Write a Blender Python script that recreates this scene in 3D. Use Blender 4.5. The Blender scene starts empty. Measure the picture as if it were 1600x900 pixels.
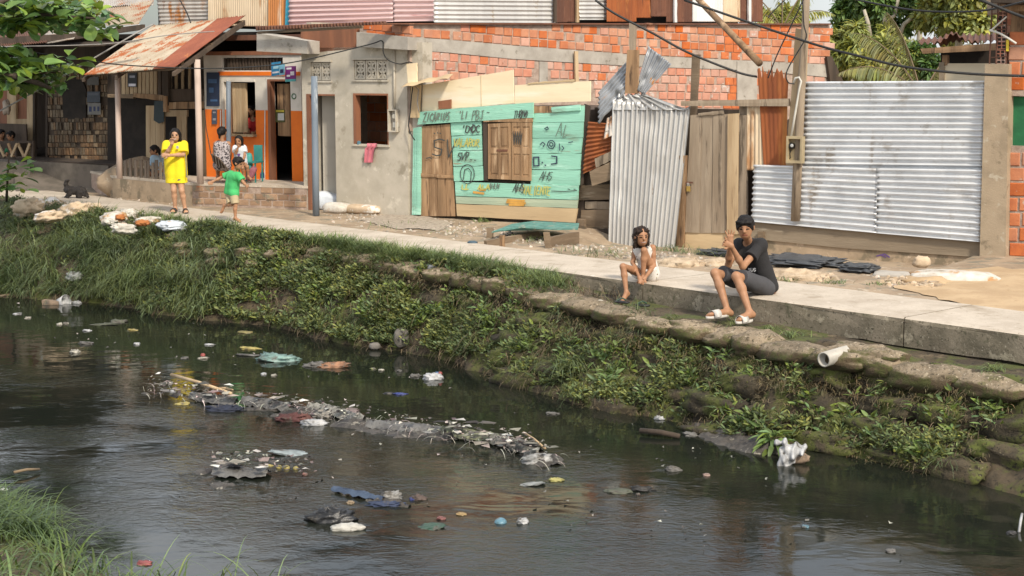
import bpy, bmesh, math, random
import numpy as np
from mathutils import Vector, Matrix, noise as mnoise
random.seed(7); RNG = np.random.default_rng(7)
SC = bpy.context.scene; COL = SC.collection
# ------------------------------------------------------------------ camera
FPX = 2424.0; HC = 2.6; PITCH = math.atan(340.0 / FPX)
cd = bpy.data.cameras.new('camera'); cam = bpy.data.objects.new('camera', cd); COL.objects.link(cam)
cam.location = (0, 0, HC); cam.rotation_euler = (math.pi / 2 - PITCH, 0, 0)
cd.sensor_width = 36.0; cd.lens = 36.0 * FPX / 1600.0; cd.clip_end = 2000.0
SC.camera = cam
# ------------------------------------------------------------------ light
SUN_EL = math.radians(42.0); SX, SY = 0.42, -0.907      # the sun stands behind the camera, a little to its right
sun_v = Vector((SX * math.cos(SUN_EL), SY * math.cos(SUN_EL), math.sin(SUN_EL)))
sd = bpy.data.lights.new('sun', 'SUN'); sun = bpy.data.objects.new('sun', sd); COL.objects.link(sun)
sun.rotation_euler = sun_v.to_track_quat('Z', 'Y').to_euler(); sun.location = (0, -20, 30)
sd.energy = 3.1; sd.angle = math.radians(6.0); sd.color = (1.0, 0.91, 0.77)
W = bpy.data.worlds.new('World'); SC.world = W; W.use_nodes = True
nt = W.node_tree; nt.nodes.clear()
o_ = nt.nodes.new('ShaderNodeOutputWorld'); bg = nt.nodes.new('ShaderNodeBackground'); sky = nt.nodes.new('ShaderNodeTexSky')
sky.sky_type = 'NISHITA'; sky.sun_disc = False; sky.sun_elevation = SUN_EL; sky.sun_rotation = math.atan2(SX, SY)
sky.dust_density = 3.0; sky.air_density = 1.0; sky.altitude = 100
tc = nt.nodes.new('ShaderNodeTexCoord'); cn = nt.nodes.new('ShaderNodeTexNoise'); cn.inputs['Scale'].default_value = 2.2; cn.inputs['Detail'].default_value = 6
cr = nt.nodes.new('ShaderNodeValToRGB'); cr.color_ramp.elements[0].position = .34; cr.color_ramp.elements[1].position = .62
mx = nt.nodes.new('ShaderNodeMix'); mx.data_type = 'RGBA'; mx.inputs[7].default_value = (8.6, 8.9, 9.3, 1)
nt.links.new(tc.outputs['Generated'], cn.inputs['Vector']); nt.links.new(cn.outputs['Fac'], cr.inputs['Fac'])
nt.links.new(cr.outputs['Color'], mx.inputs[0]); nt.links.new(sky.outputs['Color'], mx.inputs[6])
nt.links.new(mx.outputs[2], bg.inputs['Color']); bg.inputs['Strength'].default_value = 0.12
nt.links.new(bg.outputs[0], o_.inputs[0])
SC.view_settings.view_transform = 'Standard'; SC.view_settings.look = 'None'; SC.view_settings.gamma = 1.0
SC.view_settings.use_curve_mapping = False; SC.view_settings.exposure = 0.45
SC.render.engine = 'CYCLES'; SC.cycles.max_bounces = 6; SC.cycles.transparent_max_bounces = 4
# ------------------------------------------------------------------ pixels of the photograph to points of the place
CAMP = np.array([0, 0, HC]); _f = np.array([0, math.cos(PITCH), -math.sin(PITCH)]); _u = np.array([0, math.sin(PITCH), math.cos(PITCH)])
def ray(x, y):
    d = _f * FPX + _u * (450.0 - y); d[0] += x - 800.0; return d
def gp(x, y, z=0.0):
    d = ray(x, y); return CAMP + d * ((z - HC) / d[2])
def dp(x, y, Y):                       # the point of the pixel's ray at distance Y
    d = ray(x, y); return CAMP + d * (Y / d[1])
def ppm(Y): return FPX / Y             # pixels per metre, about
class Frame:
    def __init__(s, o, d):
        s.o = np.array([o[0], o[1]], float); d = np.array([d[0], d[1]], float); s.d = d / np.hypot(*d)
        s.n = np.array([s.d[1], -s.d[0]])          # outward, towards the camera
        s.d3 = np.array([*s.d, 0]); s.n3 = np.array([*s.n, 0])
    def hit(s, x, y, v=0.0):
        r = ray(x, y); o = np.array([*(s.o + s.n * v), 0])
        t = np.dot(o - CAMP, s.n3) / np.dot(r, s.n3); return CAMP + r * t
    def uz(s, x, y, v=0.0):
        p = s.hit(x, y, v); return float(np.dot(p[:2] - s.o, s.d)), float(p[2])
    def pt(s, u, v, z):
        q = s.o + s.d * u + s.n * v; return np.array([q[0], q[1], z])
    def uv(s, p): q = np.asarray(p)[:2] - s.o; return float(np.dot(q, s.d)), float(np.dot(q, s.n))
    def rot(s): return Matrix(((s.d[0], -s.n[0], 0), (s.d[1], -s.n[1], 0), (0, 0, 1)))   # local x along, y into the wall, z up
_a = gp(640, 335); _b = gp(905, 352)
F = Frame(_a, _b - _a)                                  # the row of house fronts
_a = gp(700, 400); _b = gp(1600, 522)
WK = Frame(_a, _b - _a)                                 # the front edge of the concrete walk
_a = F.hit(640, 100); BW = Frame(_a, (9.2, 6.6))        # the long brick wall, running back to the right
WATER = -1.25
# ------------------------------------------------------------------ materials
MATS = {}
def mat(name, c1, c2=None, scale=6.0, stretch=(1, 1, 1), rough=.8, metal=0.0, bump=.25, bscale=30.0, spots=(), rnd=0.0, hue=0.0, transl=0.0, island=0.0, spec=.5, detail=5.0, lo=.35, hi=.65, bstretch=None, side=None):
    if name in MATS: return MATS[name]
    m = bpy.data.materials.new(name); m.use_nodes = True; t = m.node_tree; N = t.nodes; L = t.links; N.clear()
    out = N.new('ShaderNodeOutputMaterial'); b = N.new('ShaderNodeBsdfPrincipled')
    g = N.new('ShaderNodeNewGeometry'); mp = N.new('ShaderNodeMapping'); mp.inputs['Scale'].default_value = stretch
    L.new(g.outputs['Position'], mp.inputs['Vector'])
    def noise(sc, det=detail, src=None):
        n = N.new('ShaderNodeTexNoise'); n.inputs['Scale'].default_value = sc; n.inputs['Detail'].default_value = det; n.inputs['Roughness'].default_value = .62
        L.new((src or mp).outputs[0], n.inputs['Vector']); return n
    def ramp(src, a, z):
        r = N.new('ShaderNodeMapRange'); r.interpolation_type = 'SMOOTHSTEP'; r.inputs[1].default_value = a; r.inputs[2].default_value = z; L.new(src, r.inputs[0]); return r.outputs[0]
    def mix(fac, a, bcol):
        x = N.new('ShaderNodeMix'); x.data_type = 'RGBA'; L.new(fac, x.inputs[0])
        if hasattr(a, 'links'): L.new(a, x.inputs[6])
        else: x.inputs[6].default_value = (*a, 1)
        if hasattr(bcol, 'links'): L.new(bcol, x.inputs[7])
        else: x.inputs[7].default_value = (*bcol, 1)
        return x.outputs[2]
    c2 = c2 or tuple(v * .75 for v in c1)
    base = mix(ramp(noise(scale).outputs['Fac'], lo, hi), c1, c2)
    for sp in spots:                                   # (colour, scale, from, to, stretch)
        mm = mp
        if len(sp) > 4:
            mm = N.new('ShaderNodeMapping'); mm.inputs['Scale'].default_value = sp[4]; mm.inputs['Location'].default_value = (3.1 * sp[1], 1.7, .4); L.new(g.outputs['Position'], mm.inputs['Vector'])
        base = mix(ramp(noise(sp[1], 6, mm).outputs['Fac'], sp[2], sp[3]), base, sp[0])
    if side:                                           # moss and painted-in shade darken the steep sides, dust on what faces up
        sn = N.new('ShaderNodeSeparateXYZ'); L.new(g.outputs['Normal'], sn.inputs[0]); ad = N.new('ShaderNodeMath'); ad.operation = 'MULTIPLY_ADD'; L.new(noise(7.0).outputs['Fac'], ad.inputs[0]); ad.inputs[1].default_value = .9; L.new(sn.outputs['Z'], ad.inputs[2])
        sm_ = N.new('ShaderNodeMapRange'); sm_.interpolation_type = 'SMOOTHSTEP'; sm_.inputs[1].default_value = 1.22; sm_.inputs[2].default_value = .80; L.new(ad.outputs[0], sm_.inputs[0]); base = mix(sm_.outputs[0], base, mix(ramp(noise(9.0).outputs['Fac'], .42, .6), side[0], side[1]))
    if rnd or hue or island:
        h = N.new('ShaderNodeHueSaturation'); L.new(base, h.inputs['Color'])
        if island: src = g.outputs['Random Per Island']; amt = island
        else: oi = N.new('ShaderNodeObjectInfo'); src = oi.outputs['Random']; amt = rnd
        r = N.new('ShaderNodeMapRange'); r.inputs[3].default_value = 1 - amt; r.inputs[4].default_value = 1 + amt; L.new(src, r.inputs[0]); L.new(r.outputs[0], h.inputs['Value'])
        if hue:
            ma = N.new('ShaderNodeMath'); ma.operation = 'MULTIPLY'; ma.inputs[1].default_value = 7.31; L.new(src, ma.inputs[0])
            fr = N.new('ShaderNodeMath'); fr.operation = 'FRACT'; L.new(ma.outputs[0], fr.inputs[0])
            r2 = N.new('ShaderNodeMapRange'); r2.inputs[3].default_value = .5 - hue; r2.inputs[4].default_value = .5 + hue; L.new(fr.outputs[0], r2.inputs[0]); L.new(r2.outputs[0], h.inputs['Hue'])
            r3 = N.new('ShaderNodeMapRange'); r3.inputs[3].default_value = 1.1; r3.inputs[4].default_value = .75; L.new(fr.outputs[0], r3.inputs[0]); L.new(r3.outputs[0], h.inputs['Saturation'])
        base = h.outputs[0]
    L.new(base, b.inputs['Base Color']); b.inputs['Metallic'].default_value = metal; b.inputs['Specular IOR Level'].default_value = spec
    b.inputs['Roughness'].default_value = rough
    if bump:
        bm_ = N.new('ShaderNodeBump'); bm_.inputs['Strength'].default_value = bump; bm_.inputs['Distance'].default_value = .02
        bs = mp
        if bstretch: bs = N.new('ShaderNodeMapping'); bs.inputs['Scale'].default_value = bstretch; L.new(g.outputs['Position'], bs.inputs['Vector'])
        L.new(noise(bscale, 6, bs).outputs['Fac'], bm_.inputs['Height']); L.new(bm_.outputs[0], b.inputs['Normal'])
    sh = b.outputs[0]
    if transl:
        tr = N.new('ShaderNodeBsdfTranslucent'); L.new(base, tr.inputs['Color']); ms = N.new('ShaderNodeMixShader'); ms.inputs[0].default_value = transl
        L.new(sh, ms.inputs[1]); L.new(tr.outputs[0], ms.inputs[2]); sh = ms.outputs[0]
    L.new(sh, out.inputs[0]); MATS[name] = m; return m
# ------------------------------------------------------------------ objects
def thing(name, label, cat, loc, group=None):
    o = bpy.data.objects.new(name, None); COL.objects.link(o); o.location = Vector(loc); o.empty_display_size = .1
    o['label'] = label; o['category'] = cat
    if group: o['group'] = group
    return o
def tag(o, label=None, cat=None, group=None, kind=None):
    if label: o['label'] = label
    if cat: o['category'] = cat
    if group: o['group'] = group
    if kind: o['kind'] = kind
    return o
def put(name, me, m=None, parent=None, smooth=False):
    o = bpy.data.objects.new(name, me); COL.objects.link(o)
    if m is not None and not me.materials: me.materials.append(m)
    if smooth: me.polygons.foreach_set('use_smooth', [True] * len(me.polygons))
    if parent is not None:
        o.parent = parent
        o.matrix_parent_inverse = Matrix.Translation(-(parent.location if parent.parent is None else Vector((0, 0, 0))))
    return o
def obj(name, V, Fc, m, parent=None, smooth=False):
    me = bpy.data.meshes.new(name); me.from_pydata([tuple(map(float, v)) for v in V], [], [tuple(f) for f in Fc]); me.update()
    return put(name, me, m, parent, smooth)
def npmesh(name, V, Q, m, parent=None, smooth=False, k=4):
    me = bpy.data.meshes.new(name); V = np.asarray(V, np.float32); Q = np.asarray(Q, np.int32)
    me.vertices.add(len(V)); me.vertices.foreach_set('co', V.ravel()); me.loops.add(Q.size); me.loops.foreach_set('vertex_index', Q.ravel())
    me.polygons.add(len(Q)); me.polygons.foreach_set('loop_start', np.arange(len(Q), dtype=np.int32) * k); me.polygons.foreach_set('loop_total', np.full(len(Q), k, np.int32))
    me.update(calc_edges=True); me.validate()
    return put(name, me, m, parent, smooth)
class MB:                                              # collects shapes into ONE mesh
    def __init__(s): s.V = []; s.F = []
    def prism(s, P, off):                              # P front polygon (counter-clockwise from outside), off = vector to the back polygon
        n = len(P); b = len(s.V); s.V += [np.asarray(p, float) for p in P] + [np.asarray(p, float) + off for p in P]
        s.F.append(tuple(range(b, b + n))); s.F.append(tuple(range(b + 2 * n - 1, b + n - 1, -1)))
        for i in range(n): j = (i + 1) % n; s.F.append((b + i, b + n + i, b + n + j, b + j))
        return s
    def fbox(s, fr, u0, u1, z0, z1, v0, v1, jit=0.0):  # v1 is the front
        P = [fr.pt(u, v1, z) for u, z in ((u0, z0), (u1, z0), (u1, z1), (u0, z1))]
        if jit: P = [p + fr.d3 * random.uniform(-jit, jit) + np.array([0, 0, random.uniform(-jit, jit)]) for p in P]
        return s.prism(P, -fr.n3 * (v1 - v0))
    def pbox(s, fr, x0, x1, y0, y1, v, t):
        return s.prism([fr.hit(x, y, v) for x, y in ((x0, y1), (x1, y1), (x1, y0), (x0, y0))], -fr.n3 * t)
    def poly(s, fr, pix, v, t):
        P = [fr.hit(x, y, v) for x, y in pix]
        A = sum((pix[i][0] * pix[(i + 1) % len(pix)][1] - pix[(i + 1) % len(pix)][0] * pix[i][1]) for i in range(len(pix)))
        if A > 0: P = P[::-1]
        return s.prism(P, -fr.n3 * t)
    def tube(s, pts, r, n=8, cap=True):
        pts = [np.asarray(p, float) for p in pts]; b = len(s.V); r = r if hasattr(r, '__len__') else [r] * len(pts); ref = None
        for i, p in enumerate(pts):
            d = pts[min(i + 1, len(pts) - 1)] - pts[max(i - 1, 0)]; d = d / (np.linalg.norm(d) + 1e-9)
            if ref is None: ref = np.array([0, 0, 1.]) if abs(d[2]) < .9 else np.array([1., 0, 0])
            a = np.cross(d, ref); a /= np.linalg.norm(a) + 1e-9; c = np.cross(a, d); ref = c
            for k in range(n): w = 2 * math.pi * k / n; s.V.append(p + (a * math.cos(w) + c * math.sin(w)) * r[i])
        for i in range(len(pts) - 1):
            for k in range(n): k2 = (k + 1) % n; s.F.append((b + i * n + k, b + i * n + k2, b + (i + 1) * n + k2, b + (i + 1) * n + k))
        if cap: s.F.append(tuple(b + k for k in range(n))[::-1]); s.F.append(tuple(b + (len(pts) - 1) * n + k for k in range(n)))
        return s
    def lathe(s, base, prof, axis=(0, 0, 1), n=14):     # prof = [(r, h)]
        ax = np.array(axis, float); ax /= np.linalg.norm(ax); ref = np.array([0, 0, 1.]) if abs(ax[2]) < .9 else np.array([1., 0, 0])
        a = np.cross(ax, ref); a /= np.linalg.norm(a); c = np.cross(ax, a); b = len(s.V); base = np.asarray(base, float)
        for r, h in prof:
            for k in range(n): w = 2 * math.pi * k / n; s.V.append(base + ax * h + (a * math.cos(w) + c * math.sin(w)) * max(r, 1e-4))
        for i in range(len(prof) - 1):
            for k in range(n): k2 = (k + 1) % n; s.F.append((b + i * n + k, b + i * n + k2, b + (i + 1) * n + k2, b + (i + 1) * n + k))
        s.F.append(tuple(b + k for k in range(n))[::-1]); s.F.append(tuple(b + (len(prof) - 1) * n + k for k in range(n))); return s
    def done(s, name, m, parent=None, smooth=False): return obj(name, s.V, s.F, m, parent, smooth)
def slab(name, fr, pix, v, t, m, parent=None): return MB().poly(fr, pix, v, t).done(name, m, parent)
def pbox(name, fr, x0, x1, y0, y1, v, t, m, parent=None): return MB().pbox(fr, x0, x1, y0, y1, v, t).done(name, m, parent)
def plank(name, fr, pix, v, t, m, parent=None, n=7, wob=.006):
    """a board from four pixel corners (TL, TR, BR, BL) with uneven edges, its face slightly cupped"""
    c = [fr.hit(x, y, v) for x, y in pix]; V = []; Fc = []
    horiz = np.linalg.norm(c[1] - c[0]) > np.linalg.norm(c[3] - c[0])
    a0, a1, b0, b1 = (c[0], c[1], c[3], c[2]) if horiz else (c[3], c[0], c[2], c[1])
    side = (b0 - a0); side = side / np.linalg.norm(side); ph = random.random() * 9
    for i in range(n + 1):
        s = i / n; A = a0 + (a1 - a0) * s; B = b0 + (b1 - b0) * s
        A = A + side * wob * mnoise.noise((s * 4, ph, 0)) * 1.6; B = B + side * wob * mnoise.noise((s * 4, ph, 5)) * 1.6
        M_ = (A + B) / 2 + fr.n3 * wob * .5
        V += [A, M_, B, A - fr.n3 * t, B - fr.n3 * t]
    for i in range(n):
        k = i * 5; l = k + 5
        Fc += [(k, l, l + 1, k + 1), (k + 1, l + 1, l + 2, k + 2), (k + 2, l + 2, l + 4, k + 4), (k + 4, l + 4, l + 3, k + 3), (k + 3, l + 3, l, k)]
    e = n * 5; Fc += [(0, 1, 2, 4, 3), (e + 3, e + 4, e + 2, e + 1, e)]
    return obj(name, V, Fc, m, parent)
def holed(name, fr, u0, u1, z0, z1, holes, v0, v1, m, parent=None):
    """a wall u0..u1, z0..z1 with rectangular openings (u0,u1,z0,z1), front at v1"""
    us = sorted({u0, u1, *[h[0] for h in holes], *[h[1] for h in holes]}); zs = sorted({z0, z1, *[h[2] for h in holes], *[h[3] for h in holes]})
    us = [u for u in us if u0 <= u <= u1]; zs = [z for z in zs if z0 <= z <= z1]
    def solid(i, j):
        if not (0 <= i < len(us) - 1 and 0 <= j < len(zs) - 1): return False
        u = (us[i] + us[i + 1]) / 2; z = (zs[j] + zs[j + 1]) / 2
        return not any(h[0] < u < h[1] and h[2] < z < h[3] for h in holes)
    V = []; Fc = []; ix = {}
    def vi(i, j, s):
        if (i, j, s) not in ix: ix[(i, j, s)] = len(V); V.append(fr.pt(us[i], v1 if s else v0, zs[j]))
        return ix[(i, j, s)]
    for i in range(len(us) - 1):
        for j in range(len(zs) - 1):
            if not solid(i, j): continue
            Fc.append((vi(i, j, 1), vi(i + 1, j, 1), vi(i + 1, j + 1, 1), vi(i, j + 1, 1))); Fc.append((vi(i, j + 1, 0), vi(i + 1, j + 1, 0), vi(i + 1, j, 0), vi(i, j, 0)))
            if not solid(i - 1, j): Fc.append((vi(i, j, 0), vi(i, j, 1), vi(i, j + 1, 1), vi(i, j + 1, 0)))
            if not solid(i + 1, j): Fc.append((vi(i + 1, j, 1), vi(i + 1, j, 0), vi(i + 1, j + 1, 0), vi(i + 1, j + 1, 1)))
            if not solid(i, j - 1): Fc.append((vi(i, j, 0), vi(i + 1, j, 0), vi(i + 1, j, 1), vi(i, j, 1)))
            if not solid(i, j + 1): Fc.append((vi(i, j + 1, 1), vi(i + 1, j + 1, 1), vi(i + 1, j + 1, 0), vi(i, j + 1, 0)))
    return obj(name, V, Fc, m, parent)
def sheet(name, P, m, parent=None, pitch=.08, amp=.011, ribs='h', nrm=None, dent=.006, along=26, seed=0, rag=0.0):
    """corrugated metal: P = four corner points TL, TR, BR, BL; ribs 'h' run along the top edge, 'v' down the side"""
    TL, TR, BR, BL = [np.asarray(p, float) for p in P]
    w = np.linalg.norm(TR - TL); h = np.linalg.norm(BL - TL)
    nv = nrm if nrm is not None else np.cross(TR - TL, BL - TL) * -1; nv = nv / np.linalg.norm(nv)
    if ribs == 'h': nu, nw, per = along, max(8, int(h / pitch * 8)), h / pitch
    else: nu, nw, per = max(8, int(w / pitch * 8)), along, w / pitch
    S, T = np.meshgrid(np.linspace(0, 1, nu + 1), np.linspace(0, 1, nw + 1))
    G = ((TL * (1 - S[..., None]) + TR * S[..., None]) * (1 - T[..., None]) + (BL * (1 - S[..., None]) + BR * S[..., None]) * T[..., None])
    q = (T if ribs == 'h' else S) * per * 2 * math.pi
    dn = np.zeros_like(S); rg = np.random.default_rng(seed + 11)
    for _ in range(14):
        cs, ct = rg.random(2); rr = rg.uniform(.03, .14); dn += rg.normal() * dent * np.exp(-(((S - cs) * max(w / h, 1)) ** 2 + ((T - ct) * max(h / w, 1)) ** 2) / rr ** 2)
    off = amp * np.sin(q) + dn
    if rag:                                            # torn, uneven ends
        e = np.interp(S, np.linspace(0, 1, 24), rg.normal(0, rag, 24)) if ribs == 'v' else np.interp(T, np.linspace(0, 1, 14), rg.normal(0, rag, 14))
        if ribs == 'v': G = G + (TL - BL) / h * (e * np.clip(1 - T * 4, 0, 1))[..., None]
        else: G = G + (TR - TL) / w * (e * np.clip(S * 4 - 3, 0, 1))[..., None]
    A = G + nv * off[..., None]; B = A - nv * .004
    n1, n2 = nw + 1, nu + 1; idx = np.arange(n1 * n2).reshape(n1, n2)
    q1 = np.stack([idx[:-1, :-1], idx[1:, :-1], idx[1:, 1:], idx[:-1, 1:]], -1).reshape(-1, 4); q2 = q1[:, ::-1] + n1 * n2
    rim = []
    for line in (idx[0], idx[-1][::-1], idx[::-1, 0], idx[:, -1]):
        a, b = line[:-1], line[1:]; rim.append(np.stack([a, b, b + n1 * n2, a + n1 * n2], -1))
    return npmesh(name, np.concatenate([A.reshape(-1, 3), B.reshape(-1, 3)]), np.concatenate([q1, q2] + rim), m, parent, True)
def psheet(name, fr, pix, v, m, parent=None, **k): return sheet(name, [fr.hit(x, y, v) for x, y in pix], m, parent, nrm=fr.n3, **k)
def grid(name, G, m, parent=None, smooth=True):
    G = np.asarray(G); n1, n2 = G.shape[:2]; idx = np.arange(n1 * n2).reshape(n1, n2)
    return npmesh(name, G.reshape(-1, 3), np.stack([idx[:-1, :-1], idx[:-1, 1:], idx[1:, 1:], idx[1:, :-1]], -1).reshape(-1, 4), m, parent, smooth)
def fnoise(x, y, s=1.0, seed=0.0): return mnoise.fractal((x * s, y * s, seed), 1.0, 2.0, 4)
def smooth(a, b, x): t = np.clip((x - a) / (b - a), 0, 1); return t * t * (3 - 2 * t)
def lump(name, c, size, m, parent=None, rot=0.0, seed=0.0, amp=.25, freq=2.2, nu=20, nv=12, power=.75, tilt=None, crease=0.0):
    """a soft closed lump (bag, sack, stone): c centre, size = full length, width, height"""
    V = []; Fc = []
    for j in range(nv + 1):
        ph = -math.pi / 2 + math.pi * j / nv
        for i in range(nu):
            th = 2 * math.pi * i / nu
            d = np.array([math.cos(ph) * math.cos(th), math.cos(ph) * math.sin(th), math.sin(ph)])
            p = np.sign(d) * np.abs(d) ** power
            k = 1 + amp * mnoise.fractal((d[0] * freq + seed, d[1] * freq, d[2] * freq), 1.0, 2.0, 3)
            if crease: k += crease * (abs(mnoise.noise((d[0] * freq * 2.3 + seed, d[1] * freq * 2.3, d[2] * freq * 2.3 + 4))) - .25)
            V.append(p * k * np.array(size) / 2)
    for j in range(nv):
        for i in range(nu): i2 = (i + 1) % nu; Fc.append((j * nu + i, j * nu + i2, (j + 1) * nu + i2, (j + 1) * nu + i))
    R = Matrix.Rotation(rot, 3, 'Z')
    if tilt: R = R @ Matrix.Rotation(tilt[0], 3, 'X') @ Matrix.Rotation(tilt[1], 3, 'Y')
    R = np.array(R); V = [R @ v + np.asarray(c) for v in V]
    return obj(name, V, Fc, m, parent, True)
def wire(name, pts, r, m, label, n=6, sag=0.0):
    P = []
    for i in range(len(pts) - 1):
        for k in range(6): P.append(None)
    pts = [np.asarray(p, float) for p in pts]; out = []
    for i in range(len(pts) - 1):                      # Catmull-Rom through the points
        p0, p1, p2, p3 = pts[max(i - 1, 0)], pts[i], pts[i + 1], pts[min(i + 2, len(pts) - 1)]
        for k in range(6):
            t = k / 6; out.append(.5 * (2 * p1 + (p2 - p0) * t + (2 * p0 - 5 * p1 + 4 * p2 - p3) * t * t + (3 * p1 - p0 - 3 * p2 + p3) * t ** 3))
    out.append(pts[-1]); o = MB().tube(out, r, n).done(name, m, None, True)
    return tag(o, label, 'cable')
# ------------------------------------------------------------------ leaves and blades, many at a time
def leaf_arrays(P, D, Nn, L, Wd, droop=.3, fold=.25):
    """P base points, D directions, Nn rough normals: one leaf = 4 quads over 8 points"""
    n = len(P); D = D / np.linalg.norm(D, axis=1, keepdims=True); S = np.cross(D, Nn); S /= np.linalg.norm(S, axis=1, keepdims=True) + 1e-9; U = np.cross(S, D)
    L = np.broadcast_to(L, (n,))[:, None]; Wd = np.broadcast_to(Wd, (n,))[:, None]; droop = np.broadcast_to(droop, (n,))[:, None]
    def mid(t): return P + D * L * t - U * L * droop * t * t
    a = mid(0.); b = mid(.38); c = mid(.72); e = mid(1.)
    V = np.stack([a, b + S * Wd * .5 + U * Wd * fold, b, b - S * Wd * .5 + U * Wd * fold, c + S * Wd * .4 + U * Wd * fold * .8, c, c - S * Wd * .4 + U * Wd * fold * .8, e], 1)
    q = np.array([[0, 2, 1, 1], [0, 3, 2, 2], [1, 2, 5, 4], [2, 3, 6, 5], [4, 5, 7, 7], [5, 6, 7, 7]])
    T = np.array([[0, 2, 1], [0, 3, 2], [1, 2, 5], [1, 5, 4], [2, 3, 6], [2, 6, 5], [4, 5, 7], [5, 6, 7]])
    return V.reshape(-1, 3), (T[None] + (np.arange(n) * 8)[:, None, None]).reshape(-1, 3)
def blade_arrays(P, D, L, Wd, bend, seg=4):
    """grass blades: thin strips that start along D and bend over to the ground"""
    n = len(P); D = D / np.linalg.norm(D, axis=1, keepdims=True); H = D.copy(); H[:, 2] = 0; H /= np.linalg.norm(H, axis=1, keepdims=True) + 1e-6
    S = np.stack([-H[:, 1], H[:, 0], np.zeros(n)], 1); L = np.broadcast_to(L, (n,)); Wd = np.broadcast_to(Wd, (n,)); bend = np.broadcast_to(bend, (n,))
    rows = []; p = P.copy(); d = D.copy()
    for i in range(seg + 1):
        w = (Wd * (1 - (i / seg) ** 1.6) * .5 + .0006)[:, None]; rows += [p + S * w, p - S * w]
        p = p + d * (L / seg)[:, None]; d = d + (H * .5 - np.array([0, 0, 1.])) * (bend * (i + 1) / seg)[:, None]; d /= np.linalg.norm(d, axis=1, keepdims=True)
    V = np.stack(rows, 1); k = 2 * (seg + 1)
    T = np.array([[[2 * i, 2 * i + 1, 2 * i + 3], [2 * i, 2 * i + 3, 2 * i + 2]] for i in range(seg)]).reshape(-1, 3)
    return V.reshape(-1, 3), (T[None] + (np.arange(n) * k)[:, None, None]).reshape(-1, 3)
def joined(name, parts, m, parent=None, smooth=False):
    V = []; T = []; b = 0
    for v, t in parts: V.append(v); T.append(t + b); b += len(v)
    return npmesh(name, np.concatenate(V), np.concatenate(T), m, parent, smooth, 3)
def rand_dirs(n, up=.3, spread=1.0):
    a = RNG.uniform(0, 2 * math.pi, n); z = RNG.uniform(-.2, 1, n) * spread + up
    return np.stack([np.cos(a), np.sin(a), z], 1)
# ================================================================== materials of the place
V1, V2, V3 = (1, 1, .12), (.15, .15, 1), (1, 1, 1)      # grain up the wall, along the wall, none
M = {}
M['dirt'] = mat('dirt', (.36, .27, .18), (.25, .18, .115), 1.6, bump=.5, bscale=22, rough=.95, spots=[((.20, .17, .12), 3.5, .52, .62), ((.45, .38, .29), 9, .58, .68)])
M['sand'] = mat('sand', (.47, .335, .195), (.38, .26, .145), 2.0, bump=.5, bscale=30, rough=.95, spots=[((.36, .24, .13), 6, .56, .7)])
M['gravel'] = mat('gravel', (.42, .35, .27), (.26, .21, .16), 14, bump=.8, bscale=45, rough=.95)
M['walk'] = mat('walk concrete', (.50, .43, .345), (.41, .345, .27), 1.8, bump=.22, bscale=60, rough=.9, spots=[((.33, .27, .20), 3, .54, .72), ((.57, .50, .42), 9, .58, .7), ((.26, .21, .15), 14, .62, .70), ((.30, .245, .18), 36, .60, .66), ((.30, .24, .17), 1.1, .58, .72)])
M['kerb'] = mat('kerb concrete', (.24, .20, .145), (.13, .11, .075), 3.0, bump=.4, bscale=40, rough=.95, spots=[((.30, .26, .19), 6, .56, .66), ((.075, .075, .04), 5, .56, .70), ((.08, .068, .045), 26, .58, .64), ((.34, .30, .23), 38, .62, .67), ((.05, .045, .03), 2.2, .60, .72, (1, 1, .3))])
M['bankearth'] = mat('bank earth', (.085, .062, .036), (.042, .032, .019), 3.0, bump=.9, bscale=14, rough=.97, spots=[((.07, .08, .018), 2.4, .46, .58), ((.17, .13, .08), 4, .6, .7), ((.018, .014, .009), 20, .56, .63)])
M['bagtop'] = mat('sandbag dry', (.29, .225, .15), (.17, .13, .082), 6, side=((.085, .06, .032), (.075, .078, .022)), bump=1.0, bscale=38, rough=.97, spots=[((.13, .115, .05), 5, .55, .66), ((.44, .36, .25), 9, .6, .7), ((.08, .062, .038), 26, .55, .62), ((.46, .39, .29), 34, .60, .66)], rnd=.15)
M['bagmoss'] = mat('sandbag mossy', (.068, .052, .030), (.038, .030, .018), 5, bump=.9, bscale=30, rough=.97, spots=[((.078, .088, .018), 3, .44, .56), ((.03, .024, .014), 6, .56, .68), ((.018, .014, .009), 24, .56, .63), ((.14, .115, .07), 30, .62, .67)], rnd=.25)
M['plaster'] = mat('grey plaster', (.475, .425, .345), (.375, .335, .265), 1.6, bump=.15, bscale=40, rough=.92, spots=[((.27, .235, .175), 2.6, .56, .68), ((.55, .50, .41), 4, .58, .68), ((.20, .175, .13), 1.3, .64, .76, (1, 1, .5))])
M['cbeam'] = mat('beam concrete', (.40, .365, .315), (.30, .27, .23), 2.5, bump=.35, bscale=50, rough=.95, spots=[((.17, .15, .115), 5, .6, .7)])
M['pillar'] = mat('pillar render', (.36, .28, .19), (.27, .21, .14), 2.5, bump=.3, bscale=45, rough=.95, spots=[((.20, .155, .10), 4, .58, .7), ((.42, .36, .27), 7, .6, .7)])
M['mortar'] = mat('mortar', (.40, .31, .25), (.29, .21, .165), 9, bump=.7, bscale=45, rough=.97)
M['brick'] = mat('hollow brick', (.50, .165, .055), (.40, .125, .045), 5, bump=.25, bscale=40, rough=.9, rnd=.11, hue=.007, spots=[((.46, .36, .29), 6, .62, .70), ((.22, .075, .03), 4, .66, .76)])
M['brickpale'] = mat('pale hollow brick', (.52, .25, .165), (.44, .20, .13), 5, bump=.25, bscale=40, rough=.92, rnd=.10, hue=.006, spots=[((.50, .43, .37), 5, .57, .68), ((.30, .12, .06), 4, .68, .76)])
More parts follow.
